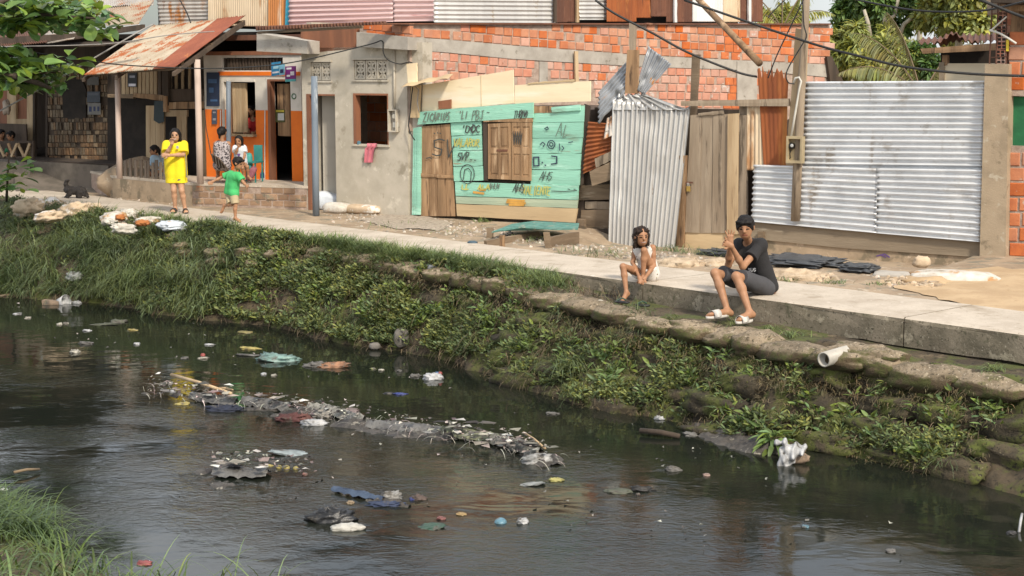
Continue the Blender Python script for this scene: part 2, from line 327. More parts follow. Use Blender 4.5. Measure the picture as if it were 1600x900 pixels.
M['brickold'] = mat('worn brick', (.33, .21, .13), (.25, .16, .10), 5, bump=.5, bscale=30, rough=.95, rnd=.25, spots=[((.20, .17, .12), 4, .52, .62), ((.36, .15, .07), 5, .6, .68)])
M['orange'] = mat('orange paint', (.78, .175, .008), (.70, .145, .008), 2, bump=.1, bscale=30, rough=.7, spots=[((.50, .11, .012), 4, .62, .75)])
M['white'] = mat('white wall paint', (.66, .61, .54), (.56, .52, .45), 3, bump=.1, rough=.8, spots=[((.42, .38, .31), 5, .62, .74)])
M['green'] = mat('mint paint on boards', (.30, .60, .455), (.235, .475, .36), 3, V2, bump=.45, bscale=16, bstretch=(.3, .3, 3), rough=.85, spots=[((.42, .70, .56), 6, .55, .68, V2), ((.20, .27, .19), 3.0, .56, .72, (.3, .3, 1.4)), ((.30, .23, .15), 8, .63, .71, V2)], rnd=.06)
M['greenpale'] = mat('worn mint paint', (.42, .47, .33), (.32, .40, .29), 3, V2, bump=.35, bscale=16, bstretch=(.3, .3, 3), rough=.88, spots=[((.24, .18, .11), 4, .58, .68, V2), ((.52, .40, .18), 3, .62, .7)])
M['ply'] = mat('cream plywood', (.80, .68, .47), (.72, .58, .38), 2.2, V2, bump=.12, bscale=30, rough=.85, spots=[((.50, .36, .20), 3, .62, .76, V2), ((.80, .72, .56), 2, .56, .68)])
M['plyd'] = mat('weathered cream board', (.58, .43, .25), (.45, .33, .19), 2.5, V2, bump=.2, rough=.9, spots=[((.28, .20, .12), 4, .6, .7, V2)])
M['wood'] = mat('brown weathered wood', (.36, .22, .115), (.20, .118, .06), 5, V1, bump=.5, bscale=26, bstretch=(3, 3, .12), rough=.9, rnd=.15, spots=[((.095, .055, .03), 7, .57, .66, V1), ((.47, .32, .19), 6, .56, .68, V1)])
M['woodh'] = mat('brown weathered board', (.23, .165, .105), (.14, .098, .06), 4, V2, bump=.5, bscale=20, bstretch=(.2, .2, 3), rough=.92, rnd=.18, spots=[((.085, .062, .04), 6, .57, .66, V2), ((.34, .27, .19), 5, .6, .7, V2)])
M['woodgrey'] = mat('grey weathered plank', (.335, .265, .19), (.235, .178, .122), 5, V1, bump=.6, bscale=24, bstretch=(3, 3, .12), rough=.94, rnd=.14, spots=[((.12, .09, .062), 6, .58, .66, V1), ((.43, .36, .27), 5, .58, .7, V1)])
M['woodlight'] = mat('pale wood', (.46, .34, .205), (.36, .25, .14), 5, V1, bump=.4, bscale=24, bstretch=(3, 3, .12), rough=.9, rnd=.12, spots=[((.22, .145, .08), 5, .6, .7, V1)])
M['wooddark'] = mat('dark old wood', (.075, .052, .036), (.045, .032, .022), 4, V1, bump=.5, rough=.94, rnd=.25)
M['zinc'] = mat('bright corrugated zinc', (.74, .75, .755), (.64, .65, .655), 2, rough=.38, metal=.42, bump=.06, bscale=60, spots=[((.50, .48, .45), 3, .56, .72), ((.40, .34, .27), 2.4, .60, .72, (1, 1, .22)), ((.34, .27, .20), 17, .68, .72)])
M['zincgate'] = mat('dull corrugated zinc', (.52, .505, .475), (.42, .405, .38), 2, V1, rough=.42, metal=.5, bump=.1, bscale=50, spots=[((.30, .28, .25), 4, .58, .70, V1), ((.62, .60, .56), 5, .6, .7), ((.33, .20, .11), 2.1, .62, .72, (1, 1, .3)), ((.25, .17, .11), 15, .67, .72)])
M['zincworn'] = mat('worn corrugated zinc', (.62, .61, .58), (.48, .47, .45), 2, V1, rough=.42, metal=.4, bump=.08, bscale=50, spots=[((.40, .33, .24), 5, .62, .72, V1)])
M['zincrust'] = mat('rust streaked zinc', (.50, .46, .41), (.38, .34, .30), 3, V1, rough=.6, metal=.35, bump=.15, spots=[((.40, .17, .05), 3, .54, .64, (1, 1, .3)), ((.22, .09, .035), 7, .6, .7, V1)])
M['bluezinc'] = mat('blue grey bent zinc', (.36, .37, .38), (.22, .23, .245), 3, rough=.5, metal=.5, bump=.12, spots=[((.50, .22, .05), 2.6, .60, .68), ((.24, .12, .05), 6, .62, .72)])
M['rust'] = mat('rusty sheet', (.33, .10, .028), (.20, .058, .020), 3, V1, rough=.88, metal=.1, bump=.2, spots=[((.42, .165, .045), 4, .55, .66, V1), ((.11, .04, .02), 6, .6, .7, V1)])
M['rustdark'] = mat('dark rusty sheet', (.165, .07, .04), (.105, .047, .03), 3, V1, rough=.88, metal=.1, bump=.2, rnd=.2, spots=[((.24, .12, .07), 5, .6, .7, V1)])
M['awn'] = mat('rusting awning sheet', (.46, .395, .30), (.37, .30, .215), 2.2, rough=.75, metal=.15, bump=.15, spots=[((.33, .10, .03), 1.7, .51, .60, (1, 1.3, 1.6)), ((.26, .12, .06), 16, .60, .68), ((.30, .11, .04), 6, .62, .68)])
M['awnred'] = mat('red brown awning sheet', (.27, .085, .045), (.22, .066, .036), 3, rough=.8, metal=.1, bump=.12, spots=[((.40, .15, .05), 4, .62, .72)])
M['creamsheet'] = mat('cream streaked sheet', (.62, .50, .35), (.50, .38, .24), 3, V1, rough=.8, metal=.1, bump=.12, spots=[((.36, .19, .085), 3, .56, .68, (1, 1, .25)), ((.20, .11, .06), 8, .64, .72, V1)])
M['pinksheet'] = mat('faded pink sheet', (.70, .50, .47), (.62, .41, .39), 2, V2, rough=.45, metal=.35, bump=.06, spots=[((.46, .20, .18), 3, .6, .72, V2)])
M['orangesheet'] = mat('orange stained sheet', (.55, .24, .07), (.44, .17, .05), 3, V1, rough=.8, bump=.12, spots=[((.60, .46, .33), 3, .58, .7, V1)])
M['whitesheet'] = mat('whitish sheet', (.70, .70, .68), (.58, .57, .55), 3, V1, rough=.6, metal=.2, bump=.08)
M['darkcon'] = mat('dark concrete', (.15, .125, .10), (.095, .08, .062), 2.2, bump=.3, bscale=40, rough=.95)
M['cyan'] = mat('cyan paint', (.05, .38, .52), rough=.7, bump=.1)
M['black'] = mat('black cable', (.012, .012, .012), rough=.6, bump=0)
M['greywire'] = mat('grey cable', (.30, .28, .26), rough=.6, bump=0)
M['bamboo'] = mat('woven bamboo strip', (.18, .118, .062), (.115, .072, .037), 9, bump=.3, rough=.85, rnd=.45, hue=.012)
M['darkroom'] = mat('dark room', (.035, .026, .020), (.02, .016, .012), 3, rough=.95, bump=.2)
M['paledoor'] = mat('pale door', (.47, .44, .37), (.40, .37, .31), 2, V1, rough=.7, bump=.1)
M['jamb'] = mat('red brown jamb', (.26, .105, .052), (.18, .075, .04), 5, V1, rough=.8, bump=.3)
M['bluepost'] = mat('blue grey painted post', (.165, .20, .24), (.13, .16, .195), 3, V1, rough=.6, bump=.12, spots=[((.40, .42, .42), 5, .62, .68, V1)])
M['pinkpost'] = mat('whitewashed post', (.58, .46, .39), (.46, .36, .30), 4, V1, rough=.9, bump=.35, spots=[((.28, .20, .15), 5, .6, .7, V1)])
M['oldpvc'] = mat('old pipe', (.44, .41, .355), (.36, .33, .28), 5, rough=.5, bump=.05, spots=[((.24, .19, .13), 4, .60, .70)])
M['pvc'] = mat('white pipe', (.62, .60, .54), (.52, .50, .44), 5, rough=.45, bump=.05)
M['tarp'] = mat('black plastic', (.035, .038, .042), (.055, .058, .062), 3, rough=.42, bump=.5, bscale=9)
M['sack'] = mat('white woven sack', (.60, .57, .51), (.46, .41, .34), 5, rough=.85, bump=.5, bscale=60, spots=[((.42, .24, .11), 3.4, .53, .62), ((.26, .20, .14), 5, .60, .70)])
M['sackblue'] = mat('bluish white sack', (.58, .62, .66), (.50, .53, .57), 4, rough=.75, bump=.3, bscale=60, spots=[((.45, .33, .22), 3, .60, .68)])
M['sacktan'] = mat('earth stained sack', (.55, .43, .30), (.42, .31, .20), 3, rough=.9, bump=.5, bscale=40, spots=[((.66, .62, .56), 3, .55, .62), ((.25, .16, .10), 5, .6, .7)])
M['clay'] = mat('orange clay', (.42, .16, .045), (.33, .12, .04), 5, rough=.95, bump=.6)
M['grass'] = mat('grass blades', (.165, .205, .075), (.085, .125, .04), 1.3, rough=.45, bump=0, island=.5, hue=.025, transl=.3)
M['grassfar'] = mat('bright grass blades', (.18, .235, .07), (.115, .165, .048), 2.0, rough=.6, bump=0, island=.4, hue=.025, transl=.3)
M['grassnear'] = mat('near grass blades', (.115, .175, .042), (.075, .125, .03), 2.0, rough=.5, bump=0, island=.5, hue=.025, transl=.3)
M['herb'] = mat('herb leaves', (.165, .195, .05), (.085, .118, .03), 1.6, rough=.6, bump=0, island=.65, hue=.045, transl=.25)
M['herblight'] = mat('light herb leaves', (.17, .24, .05), (.12, .19, .04), 2.5, rough=.5, bump=0, island=.5, hue=.03, transl=.3)
M['dry'] = mat('dry stems', (.165, .12, .07), (.10, .075, .045), 4, rough=.9, bump=0, island=.5)
M['treeleaf'] = mat('tree leaves', (.13, .22, .035), (.075, .145, .027), .9, rough=.5, bump=0, island=.45, hue=.03, transl=.3)
M['treeyellow'] = mat('yellow green leaves', (.33, .33, .06), (.22, .26, .045), .9, rough=.55, bump=0, island=.45, hue=.03, transl=.3)
M['almond'] = mat('broad glossy leaves', (.12, .22, .035), (.065, .14, .028), 1.5, rough=.35, bump=0, island=.55, hue=.035, transl=.3)
M['frond'] = mat('palm leaflets', (.16, .20, .05), (.24, .22, .08), .8, rough=.5, bump=0, island=.35, hue=.02, transl=.25)
M['bark'] = mat('pale bark', (.42, .38, .30), (.27, .24, .18), 4, V1, rough=.9, bump=.3)
def flat(name, c, rough=.7, **k): return mat(name, c, None, 5, rough=rough, bump=k.pop('bump', .12), **k)
# ================================================================== ground, walk, bank, water
def wedge(pts):
    q = [WK.uv(gp(x, y, WATER)) for x, y in pts]; return np.array(q)
EDGE = wedge([(-160, 448), (0, 461), (70, 468), (130, 472), (210, 483), (300, 499), (390, 506), (450, 516), (500, 530), (560, 541), (640, 551), (700, 563), (750, 582), (830, 611), (900, 629), (980, 645), (1060, 656), (1110, 678), (1200, 699), (1260, 699), (1310, 706), (1370, 722), (1450, 740), (1520, 755), (1600, 773), (1720, 802), (1900, 850)])
EDGE = EDGE[np.argsort(EDGE[:, 0])]
def wku(x): return float(WK.uv(gp(x, 350 + (x - 331) * .1355))[0])       # position along the walk of a photo column
def bank_w(u): return float(np.interp(u, EDGE[:, 0], EDGE[:, 1])) + .10 * fnoise(u, 0, 1.3, 3)
ZT = ([wku(x) for x in (150, 400, 700, 900, 1030, 1200, 1410, 1600)], [-.03, -.04, -.07, -.16, -.25, -.27, -.33, -.33])
SH = ([wku(x) for x in (250, 520, 700, 950, 1250)], [.08, .14, .25, .42, .48])
def bank(u, t, rough=True):
    w = bank_w(u); zt = float(np.interp(u, *ZT)); sh = float(np.interp(u, *SH)); pw = float(np.interp(u, [wku(300), wku(900)], [1.15, .75]))
    g = max(0.0, (t - sh) / (1 - sh)); v = t * w
    z = zt + (WATER - zt) * (g ** pw if t <= 1 else 1 + (g - 1) * 3)
    k = smooth(.05, .3, t) * (1 if rough else 0)
    n1 = fnoise(u, z * 1.5 + v, 1.7, 1); n2 = fnoise(u, z * 2 + v, 5.0, 7)
    v += k * (.09 * n1 + .05 * n2); z += k * (.05 * n1 + .03 * n2) * (0 if t > .97 else 1)
    return WK.pt(u, v, z)
us = np.arange(-22, 12.0, .09); ts = np.concatenate([np.linspace(-.06, 1.0, 26), [1.1, 1.3]])
o = grid('bank', ([[WK.pt(u, -.35, -.06) for u in us]] + [[bank(u, t) for u in us] for t in ts])[::-1], M['bankearth']); tag(o, 'steep dark earth bank between the concrete walk and the water', None, None, 'structure')
# --- ground behind the walk, one sheet to the horizon
UL = [F.uv(F.hit(x, 300))[0] for x in (920, 990, 1480, 1545)]
def zg(p):
    u, v = F.uv(p); d = float(smooth(UL[0], UL[1], u) * (1 - smooth(UL[2], UL[3], u)) * smooth(2.4, 1.0, v) * smooth(-2, -.5, v))
    n = fnoise(p[0], p[1], .9, 2) * .025 + fnoise(p[0], p[1], 4, 5) * .012
    return -.035 - .22 * d + n
ug = np.concatenate([[-300, -150, -80, -50, -35], np.arange(-25, 12, .3), [14, 18, 25, 40, 80, 150, 300]]); vg = np.concatenate([np.arange(.0, -13, -.25), [-14, -17, -22, -30, -45, -70, -120, -200, -400]])
G = [[(lambda p: (p[0], p[1], zg(p) if abs(u) < 60 and v > -40 else -.05))(WK.pt(u, v, 0)) for u in ug] for v in vg]
o = grid('ground', G, M['dirt']); tag(o, 'bare earth yard behind the concrete walk', None, None, 'structure')
def patch(name, pix, m, label, dz=.012, n=48):
    P = [gp(x, y, -.03) for x, y in pix]; c = np.mean(P, 0); V = []; Fc = []
    ring = []
    for i in range(n):
        s = i / n * len(P); a = P[int(s) % len(P)]; b = P[(int(s) + 1) % len(P)]; q = a + (b - a) * (s - int(s)); ring.append(c + (q - c) * (1 + .12 * mnoise.noise((i * .9, 2, len(P)))))
    for k in range(6):
        for q in ring: p = c + (q - c) * (1 - k / 5.5); V.append((p[0], p[1], zg(p) + dz + .02 * min(k, 2) / 2))
    for k in range(5):
        for i in range(n): i2 = (i + 1) % n; Fc.append((k * n + i, k * n + i2, (k + 1) * n + i2, (k + 1) * n + i))
    Fc.append(tuple(5 * n + i for i in range(n)))
    return tag(obj(name, V, Fc, m, None, True), label, None, None, 'structure')
patch('sand_ground', [(1395, 448), (1450, 428), (1560, 418), (1700, 430), (1750, 500), (1640, 500), (1560, 487), (1470, 468)], M['sand'], 'orange sand spread on the ground by the brick house')
patch('gravel_ground', [(560, 344), (600, 336), (665, 338), (710, 348), (690, 361), (620, 358)], M['gravel'], 'patch of pale gravel in front of the grey house')
# --- the concrete walk, slab by slab
ju = [wku(-40), wku(120)] + [WK.uv(gp(1040, 436.5))[0] + k * (WK.uv(gp(1410, 497))[0] - WK.uv(gp(1040, 436.5))[0]) for k in (-3, -2, -1, 0, 1, 2, 3)]
walk = thing('walk', 'long pale concrete walk running along the top of the bank', 'path', WK.pt(0, -.6, 0)); del walk['category']; walk['kind'] = 'structure'
for a, b in zip(ju[:-1], ju[1:]):
    n = max(4, int((b - a) / .25)); V = []; Fc = []
    prof = [(-1.36, -.30), (-1.36, 0), (-.03, .004), (-.004, -.012), (0, -.05), (.0, -.17), (-.01, -.31)]
    for i in range(n + 1):
        u = a + .008 + (b - a - .016) * i / n
        for k, (v, z) in enumerate(prof):
            e = (.012 * fnoise(u, k, 2.2, 4) - (.03 * max(0, fnoise(u, k, 6.0, 14) - .25) if k in (2, 3, 4) else 0)) if k in (2, 3, 4, 5) else 0
            zz = z + (.045 * max(0, fnoise(u, 0, 1.9, 9)) if k == 6 else 0) + (.006 * fnoise(u, v, 1.2, 6) if k in (1, 2) else 0)
            V.append(WK.pt(u, v + e, zz))
    L = len(prof)
    for i in range(n):
        for k in range(L): k2 = (k + 1) % L; Fc.append((i * L + k, i * L + k2, (i + 1) * L + k2, (i + 1) * L + k))
    Fc += [tuple(range(L))[::-1], tuple(n * L + k for k in range(L))]
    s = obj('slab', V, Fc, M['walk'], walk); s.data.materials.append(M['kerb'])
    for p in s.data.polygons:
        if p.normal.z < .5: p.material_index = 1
# --- water
def water_mat():
    m = bpy.data.materials.new('murky water'); m.use_nodes = True; t = m.node_tree; N = t.nodes; L = t.links; b = N['Principled BSDF']
    b.inputs['Roughness'].default_value = .05; b.inputs['IOR'].default_value = 1.34
    g = N.new('ShaderNodeNewGeometry')
    def noise(scale, rot, st, det, dist=0.0):
        mp = N.new('ShaderNodeMapping'); mp.inputs['Rotation'].default_value = (0, 0, rot); mp.inputs['Scale'].default_value = st; L.new(g.outputs['Position'], mp.inputs['Vector'])
        n = N.new('ShaderNodeTexNoise'); n.inputs['Scale'].default_value = scale; n.inputs['Detail'].default_value = det; n.inputs['Distortion'].default_value = dist; L.new(mp.outputs[0], n.inputs['Vector']); return n.outputs['Fac']
    def rng(src, a, z, lo, hi):
        r = N.new('ShaderNodeMapRange'); r.interpolation_type = 'SMOOTHSTEP'; r.inputs[1].default_value = a; r.inputs[2].default_value = z; r.inputs[3].default_value = lo; r.inputs[4].default_value = hi; L.new(src, r.inputs[0]); return r.outputs[0]
    def math_(op, a, bb):
        x = N.new('ShaderNodeMath'); x.operation = op; L.new(a, x.inputs[0])
        if hasattr(bb, 'links'): L.new(bb, x.inputs[1])
        else: x.inputs[1].default_value = bb
        return x.outputs[0]
    mx = N.new('ShaderNodeMix'); mx.data_type = 'RGBA'; L.new(rng(noise(.9, 0, (1, 1, 1), 5), .4, .62, 0, 1), mx.inputs[0])
    mx.inputs[6].default_value = (.011, .0135, .010, 1); mx.inputs[7].default_value = (.018, .0185, .013, 1); L.new(mx.outputs[2], b.inputs['Base Color'])
    sx = N.new('ShaderNodeSeparateXYZ'); L.new(g.outputs['Position'], sx.inputs[0])
    # the stream runs over shallows in the middle: broken ripples there, calm water by the far bank
    far = rng(math_('ADD', math_('MULTIPLY', sx.outputs['X'], .62), sx.outputs['Y']), 17.0, 14.6, .10, 1.0)
    patchy = rng(noise(.55, .7, (1, 1.6, 1), 3), .36, .66, .06, 1.15)
    amt = math_('MULTIPLY', far, patchy)
    r1 = noise(10, .75, (.75, 1.25, 1), 4, 1.3); r2 = noise(24, .62, (.7, 1.4, 1), 3, .8)
    r3 = noise(2.3, .4, (.8, 1.2, 1), 2, .5); h = math_('ADD', math_('MULTIPLY', math_('ADD', r1, math_('MULTIPLY', r2, .25)), amt), math_('MULTIPLY', r3, .9))
    bp = N.new('ShaderNodeBump'); bp.inputs['Strength'].default_value = .125; bp.inputs['Distance'].default_value = .05
    L.new(h, bp.inputs['Height']); L.new(bp.outputs[0], b.inputs['Normal']); return m
M['water'] = water_mat()
Gw = [[WK.pt(u, v, WATER) for u in np.concatenate([[-120, -60], np.arange(-25, 14, 1.0), [30, 80]])] for v in np.linspace(-.4, 16, 20)]
o = grid('water', Gw[::-1], M['water']); tag(o, 'dark polluted canal water drifting with litter', None, None, 'structure')
# --- the near bank in the lower left corner
NE = [gp(x, y, WATER) for x, y in ((-500, 715), (-200, 768), (-40, 800), (40, 826), (110, 868), (190, 918), (300, 960), (420, 1010), (700, 1080), (1200, 1200))]
away = np.array([.62, -1.0, 0]) / np.hypot(.62, 1); away = np.array([-.3, -1, 0]) / np.hypot(.3, 1)
def nbank(i, t):
    k = min(int(i), len(NE) - 2); p = NE[k] + (NE[k + 1] - NE[k]) * (i - k); q = p + away * (t * 1.0)
    z = WATER + (-.12 if t < 0 else .55 * (1 - math.exp(-t * .8)) + .05 * fnoise(q[0], q[1], 2.5, 8)); return np.array([q[0], q[1], z])
o = grid('near_bank', [[nbank(i, t) for i in np.linspace(0, len(NE) - 1, 60)] for t in np.concatenate([[-.25], np.linspace(0, 3, 14), [5, 9, 16]])][::-1], M['bankearth']); tag(o, 'grassy near bank at the lower left of the canal', None, None, 'structure')
o = None
# ================================================================== houses
def U(x, v=0.0, y=200): return F.uz(x, y, v)[0]
def Z(x, y, v=0.0): return F.uz(x, y, v)[1]
BRK = None
def brick_mesh(m, key, holes=False):
    global BRK
    if BRK is None: BRK = {}
    if key in BRK: return BRK[key]
    V = []; Fc = []; e = .06                           # unit brick, x along, z up, front at y = 0 (towards -y), rounded front edges
    for (x, z, y) in [(-.5, -.5, 1), (.5, -.5, 1), (.5, .5, 1), (-.5, .5, 1), (-.5, -.5, .18), (.5, -.5, .18), (.5, .5, .18), (-.5, .5, .18), (-.5 + e, -.5 + e, 0), (.5 - e, -.5 + e * 1.2, 0.02), (.5 - e, .5 - e, 0), (-.5 + e, .5 - e * 1.4, .03)]: V.append((x, y, z))
    Fc = [(0, 3, 2, 1), (8, 9, 10, 11)]
    for i in range(4): j = (i + 1) % 4; Fc += [(i, j, 4 + j, 4 + i), (4 + i, 4 + j, 8 + j, 8 + i)]
    me = bpy.data.meshes.new('brick'); me.from_pydata(V, [], Fc); me.materials.append(m); me.update(); BRK[key] = me; return me
BRICK_N = {}
def brick(fr, pix_c, w, h, v, m, key, parent, depth=.09, slope=0.0, name='brick'):
    """one brick: pixel centre, pixel width and height on the plane of fr at v"""
    x, y = pix_c; a = fr.hit(x - w / 2, y - slope * w / 2, v); b = fr.hit(x + w / 2, y + slope * w / 2, v); t = fr.hit(x, y - h / 2, v); d = fr.hit(x, y + h / 2, v)
    X = b - a; Zv = np.array([0, 0, t[2] - d[2]]); c = (a + b) / 2; Y = -fr.n3 * depth; c = c + fr.n3 * random.uniform(-.003, .010)
    o = bpy.data.objects.new(name, brick_mesh(m, key)); COL.objects.link(o); o.parent = parent
    mw = Matrix(((X[0], Y[0], Zv[0], c[0]), (X[1], Y[1], Zv[1], c[1]), (X[2], Y[2], Zv[2], c[2]), (0, 0, 0, 1)))
    o.matrix_parent_inverse = Matrix.Translation(-parent.location) if parent.parent is None else Matrix()
    o.matrix_basis = mw; return o
# ---- strokes for painted writing
FONT = {'A': [[(0, 0), (.5, 1), (1, 0)], [(.2, .4), (.8, .4)]], 'B': [[(0, 0), (0, 1), (.7, .95), (.7, .6), (0, .52), (.85, .45), (.85, .05), (0, 0)]], 'C': [[(.95, .85), (.5, 1), (.05, .7), (.05, .3), (.5, 0), (.95, .15)]],
 'D': [[(0, 0), (0, 1), (.6, .95), (.95, .6), (.95, .35), (.6, .03), (0, 0)]], 'E': [[(.9, 1), (0, 1), (0, 0), (.9, 0)], [(0, .5), (.7, .5)]], 'H': [[(0, 0), (0, 1)], [(1, 0), (1, 1)], [(0, .5), (1, .5)]], 'I': [[(.5, 0), (.5, 1)]],
 'J': [[(.2, 1), (.95, 1)], [(.65, 1), (.65, .2), (.35, 0), (.05, .2)]], 'L': [[(.1, 1), (.1, 0), (.9, 0)]], 'M': [[(0, 0), (.1, 1), (.5, .4), (.9, 1), (1, 0)]], 'N': [[(0, 0), (0, 1), (1, 0), (1, 1)]],
 'O': [[(.5, 0), (.08, .25), (.08, .75), (.5, 1), (.92, .75), (.92, .25), (.5, 0)]], 'P': [[(.1, 0), (.1, 1), (.8, .95), (.85, .6), (.1, .5)]], 'R': [[(.1, 0), (.1, 1), (.8, .95), (.85, .6), (.1, .5), (.95, 0)]],
 'S': [[(.92, .86), (.5, 1), (.1, .8), (.2, .55), (.8, .45), (.92, .2), (.5, 0), (.06, .14)]], 'T': [[(0, 1), (1, 1)], [(.5, 1), (.5, 0)]], 'U': [[(.05, 1), (.05, .2), (.5, 0), (.95, .2), (.95, 1)]], 'V': [[(0, 1), (.5, 0), (1, 1)]],
 'Z': [[(0, 1), (1, 1), (0, 0), (1, 0)]], '-': [[(.1, .5), (.9, .5)]], '.': [[(.4, .0), (.6, .04)]], "'": [[(.5, 1), (.45, .75)]], '0': [[(.5, 0), (.08, .25), (.08, .75), (.5, 1), (.92, .75), (.92, .25), (.5, 0)], [(.15, .1), (.85, .9)]]}
def strokes(name, fr, lines, v, r, m, parent=None):
    """paint strokes: flat ribbons 1.5 mm proud of the board; lines are pixel polylines, r half width in pixels"""
    V = []; Fc = []
    for ln in lines:
        for (x0, y0), (x1, y1) in zip(ln[:-1], ln[1:]):
            dx, dy = x1 - x0, y1 - y0; L = math.hypot(dx, dy) + 1e-6; nx, ny = -dy / L * r, dx / L * r; ex, ey = dx / L * r * .6, dy / L * r * .6; b = len(V)
            q = [(x0 + nx - ex, y0 + ny - ey), (x0 - nx - ex, y0 - ny - ey), (x1 - nx + ex, y1 - ny + ey), (x1 + nx + ex, y1 + ny + ey)]
            vv = v + .0002 * (len(V) // 4); V += [fr.hit(a, c, vv) for a, c in q]; Fc.append((b, b + 1, b + 2, b + 3))
    return obj(name, V, Fc, m, parent)
def text(name, s, fr, x, y, w, h, v, r, m, parent=None, slope=0.0, lean=0.0):
    """hand lettering: s starts at pixel (x, y baseline), w per letter, h high"""
    L = []
    for ch in s:
        for st in FONT.get(ch, []): L.append([(x + (px + random.uniform(-.10, .10)) * w * .84 + lean * py * h, y + slope * (px * w) - (py + random.uniform(-.10, .10)) * h) for px, py in st])
        x += w; y += slope * w
    return strokes(name, fr, L, v, r, m, parent) if L else None
M['ink'] = flat('black marker', (.06, .065, .06), .8); M['inkblue'] = flat('blue black marker', (.03, .04, .08), .8); M['inkyellow'] = flat('yellow paint', (.52, .50, .14), .8); M['inkwhite'] = flat('white print', (.7, .7, .7), .8)
M['inkfaint'] = flat('faded marker', (.16, .20, .16), .9); M['inkorange'] = flat('orange paint splash', (.62, .33, .07), .85); M['inkpurple'] = flat('purple paint', (.13, .07, .22), .85)

# ------------------------------------------------------------------ the grey rendered house
t = thing('concrete_house', 'unfinished grey plastered house with an open window and two lattice vents', 'house', F.pt(U(560), 0, 0))
uL, uR = U(473), U(637)
hd = (U(480), U(524), -.1, Z(500, 147)); hw = (U(553), U(607), Z(580, 226), Z(580, 146)); hv1 = (U(487), U(518), Z(500, 126), Z(500, 97)); hv2 = (U(554), U(606), Z(580, 124.5), Z(580, 93.5))
holed('wall', F, uL, uR, -.3, Z(560, 74), [hd, hw, hv1, hv2], -.16, 0, M['plaster'], t)
MB().fbox(F, uL, uL + .12, -.3, 3.5, -5, -.16).fbox(F, uR - .12, uR, -.3, 3.3, -5, -.16).fbox(F, uL, uR, -.3, 3.5, -5.15, -5.0).done('side_wall', M['plaster'], t)
MB().fbox(F, uL - .02, uR + .02, 3.32, 3.42, -5.2, -.165).done('roof', M['cbeam'], t)
MB().fbox(F, uL + .13, uR - .13, -.25, -.02, -4.9, -.17).done('floor', M['cbeam'], t)
# column at the right corner, set back a little
MB().fbox(F, uR, U(658), -.3, Z(645, 66), -.35, -.06).done('corner_column', M['plaster'], t)
# red brown window jambs and door jambs
m_ = MB(); m_.fbox(F, hw[0], hw[0] + .05, hw[2], hw[3], -.14, .012).fbox(F, hw[0] + .05, hw[1], hw[3] - .035, hw[3], -.14, .010).fbox(F, hw[1] - .02, hw[1], hw[2], hw[3] - .036, -.14, .008); m_.done('window_frame', M['jamb'], t)
MB().fbox(F, hw[0] - .02, hw[1] + .03, hw[2] - .035, hw[2] + .004, -.13, .03).done('window_sill', M['plaster'], t)
MB().fbox(F, hd[0], hd[0] + .075, -.1, hd[3], -.15, .012).fbox(F, hd[0] + .076, hd[1], hd[3] - .03, hd[3], -.15, .010).done('door_frame', M['jamb'], t)
dq = [F.pt(hd[0] + .12, -.30, 0), F.pt(hd[1] + .02, -.55, 0)]
d_ = Frame(dq[0], dq[1] - dq[0]); dl = float(np.linalg.norm((dq[1] - dq[0])[:2]))
door = MB().fbox(d_, 0, dl, .02, hd[3] + .02, -.04, 0).done('door', M['paledoor'], t)
for k in range(4): MB().fbox(d_, .05, dl - .05, .06 + k * .55, .06 + k * .55 + .50, .001, .012).done('panel', M['paledoor'], door)
MB().tube([d_.pt(dl - .1, .02, 1.1), d_.pt(dl - .1, .07, 1.1), d_.pt(dl - .2, .07, 1.1)], .012).done('handle', M['zincworn'], door)
# brick back wall of the room, seen through the window
room = MB().fbox(F, uL + .14, uR - .14, -.02, 3.3, -1.95, -1.8).done('room_wall', M['mortar'], t)
zz = [Z(580, y, -1.8) for y in (228, 142)]
for r in range(9):
    for c in range(9):
        u = U(545, -1.8) + .02 + c * .262 + (.13 if r % 2 else 0); z = zz[0] - .35 + r * .185
        o = bpy.data.objects.new('brick', brick_mesh(M['brick'], 'orange')); COL.objects.link(o); o.parent = t; o.matrix_parent_inverse = Matrix.Translation(-t.location)
        p = F.pt(u, -1.795 + random.uniform(0, .012), z); o.matrix_basis = Matrix(((F.d[0] * .25, -F.n[0] * .05, 0, p[0]), (F.d[1] * .25, -F.n[1] * .05, 0, p[1]), (0, 0, .17, p[2]), (0, 0, 0, 1)))
def vent_block(u0, u1, z0, z1, parent):
    w, h = u1 - u0, z1 - z0; m = MB(); f = .03
    m.fbox(F, u0, u0 + f, z0, z1, -.13, -.02).fbox(F, u1 - f, u1, z0, z1, -.13, -.02).fbox(F, u0 + f, u1 - f, z0, z0 + f, -.13, -.022).fbox(F, u0 + f, u1 - f, z1 - f, z1, -.13, -.022)
    for a, b in (((f, f), (w - f, h / 2)), ((w - f, f), (f, h / 2)), ((f, h / 2), (w - f, h - f)), ((w - f, h / 2), (f, h - f))):
        d = np.array([b[0] - a[0], b[1] - a[1]]); n = np.array([-d[1], d[0]]) / np.hypot(*d) * .017
        m.prism([F.pt(u0 + q[0], -.03, z0 + q[1]) for q in ((a[0] - n[0], a[1] - n[1]), (b[0] - n[0], b[1] - n[1]), (b[0] + n[0], b[1] + n[1]), (a[0] + n[0], a[1] + n[1]))], -F.n3 * .08)
    m.fbox(F, u0 + w / 2 - .03, u0 + w / 2 + .03, z0 + f, z1 - f, -.12, -.034)
    return m.done('vent_block', M['plaster'], parent)
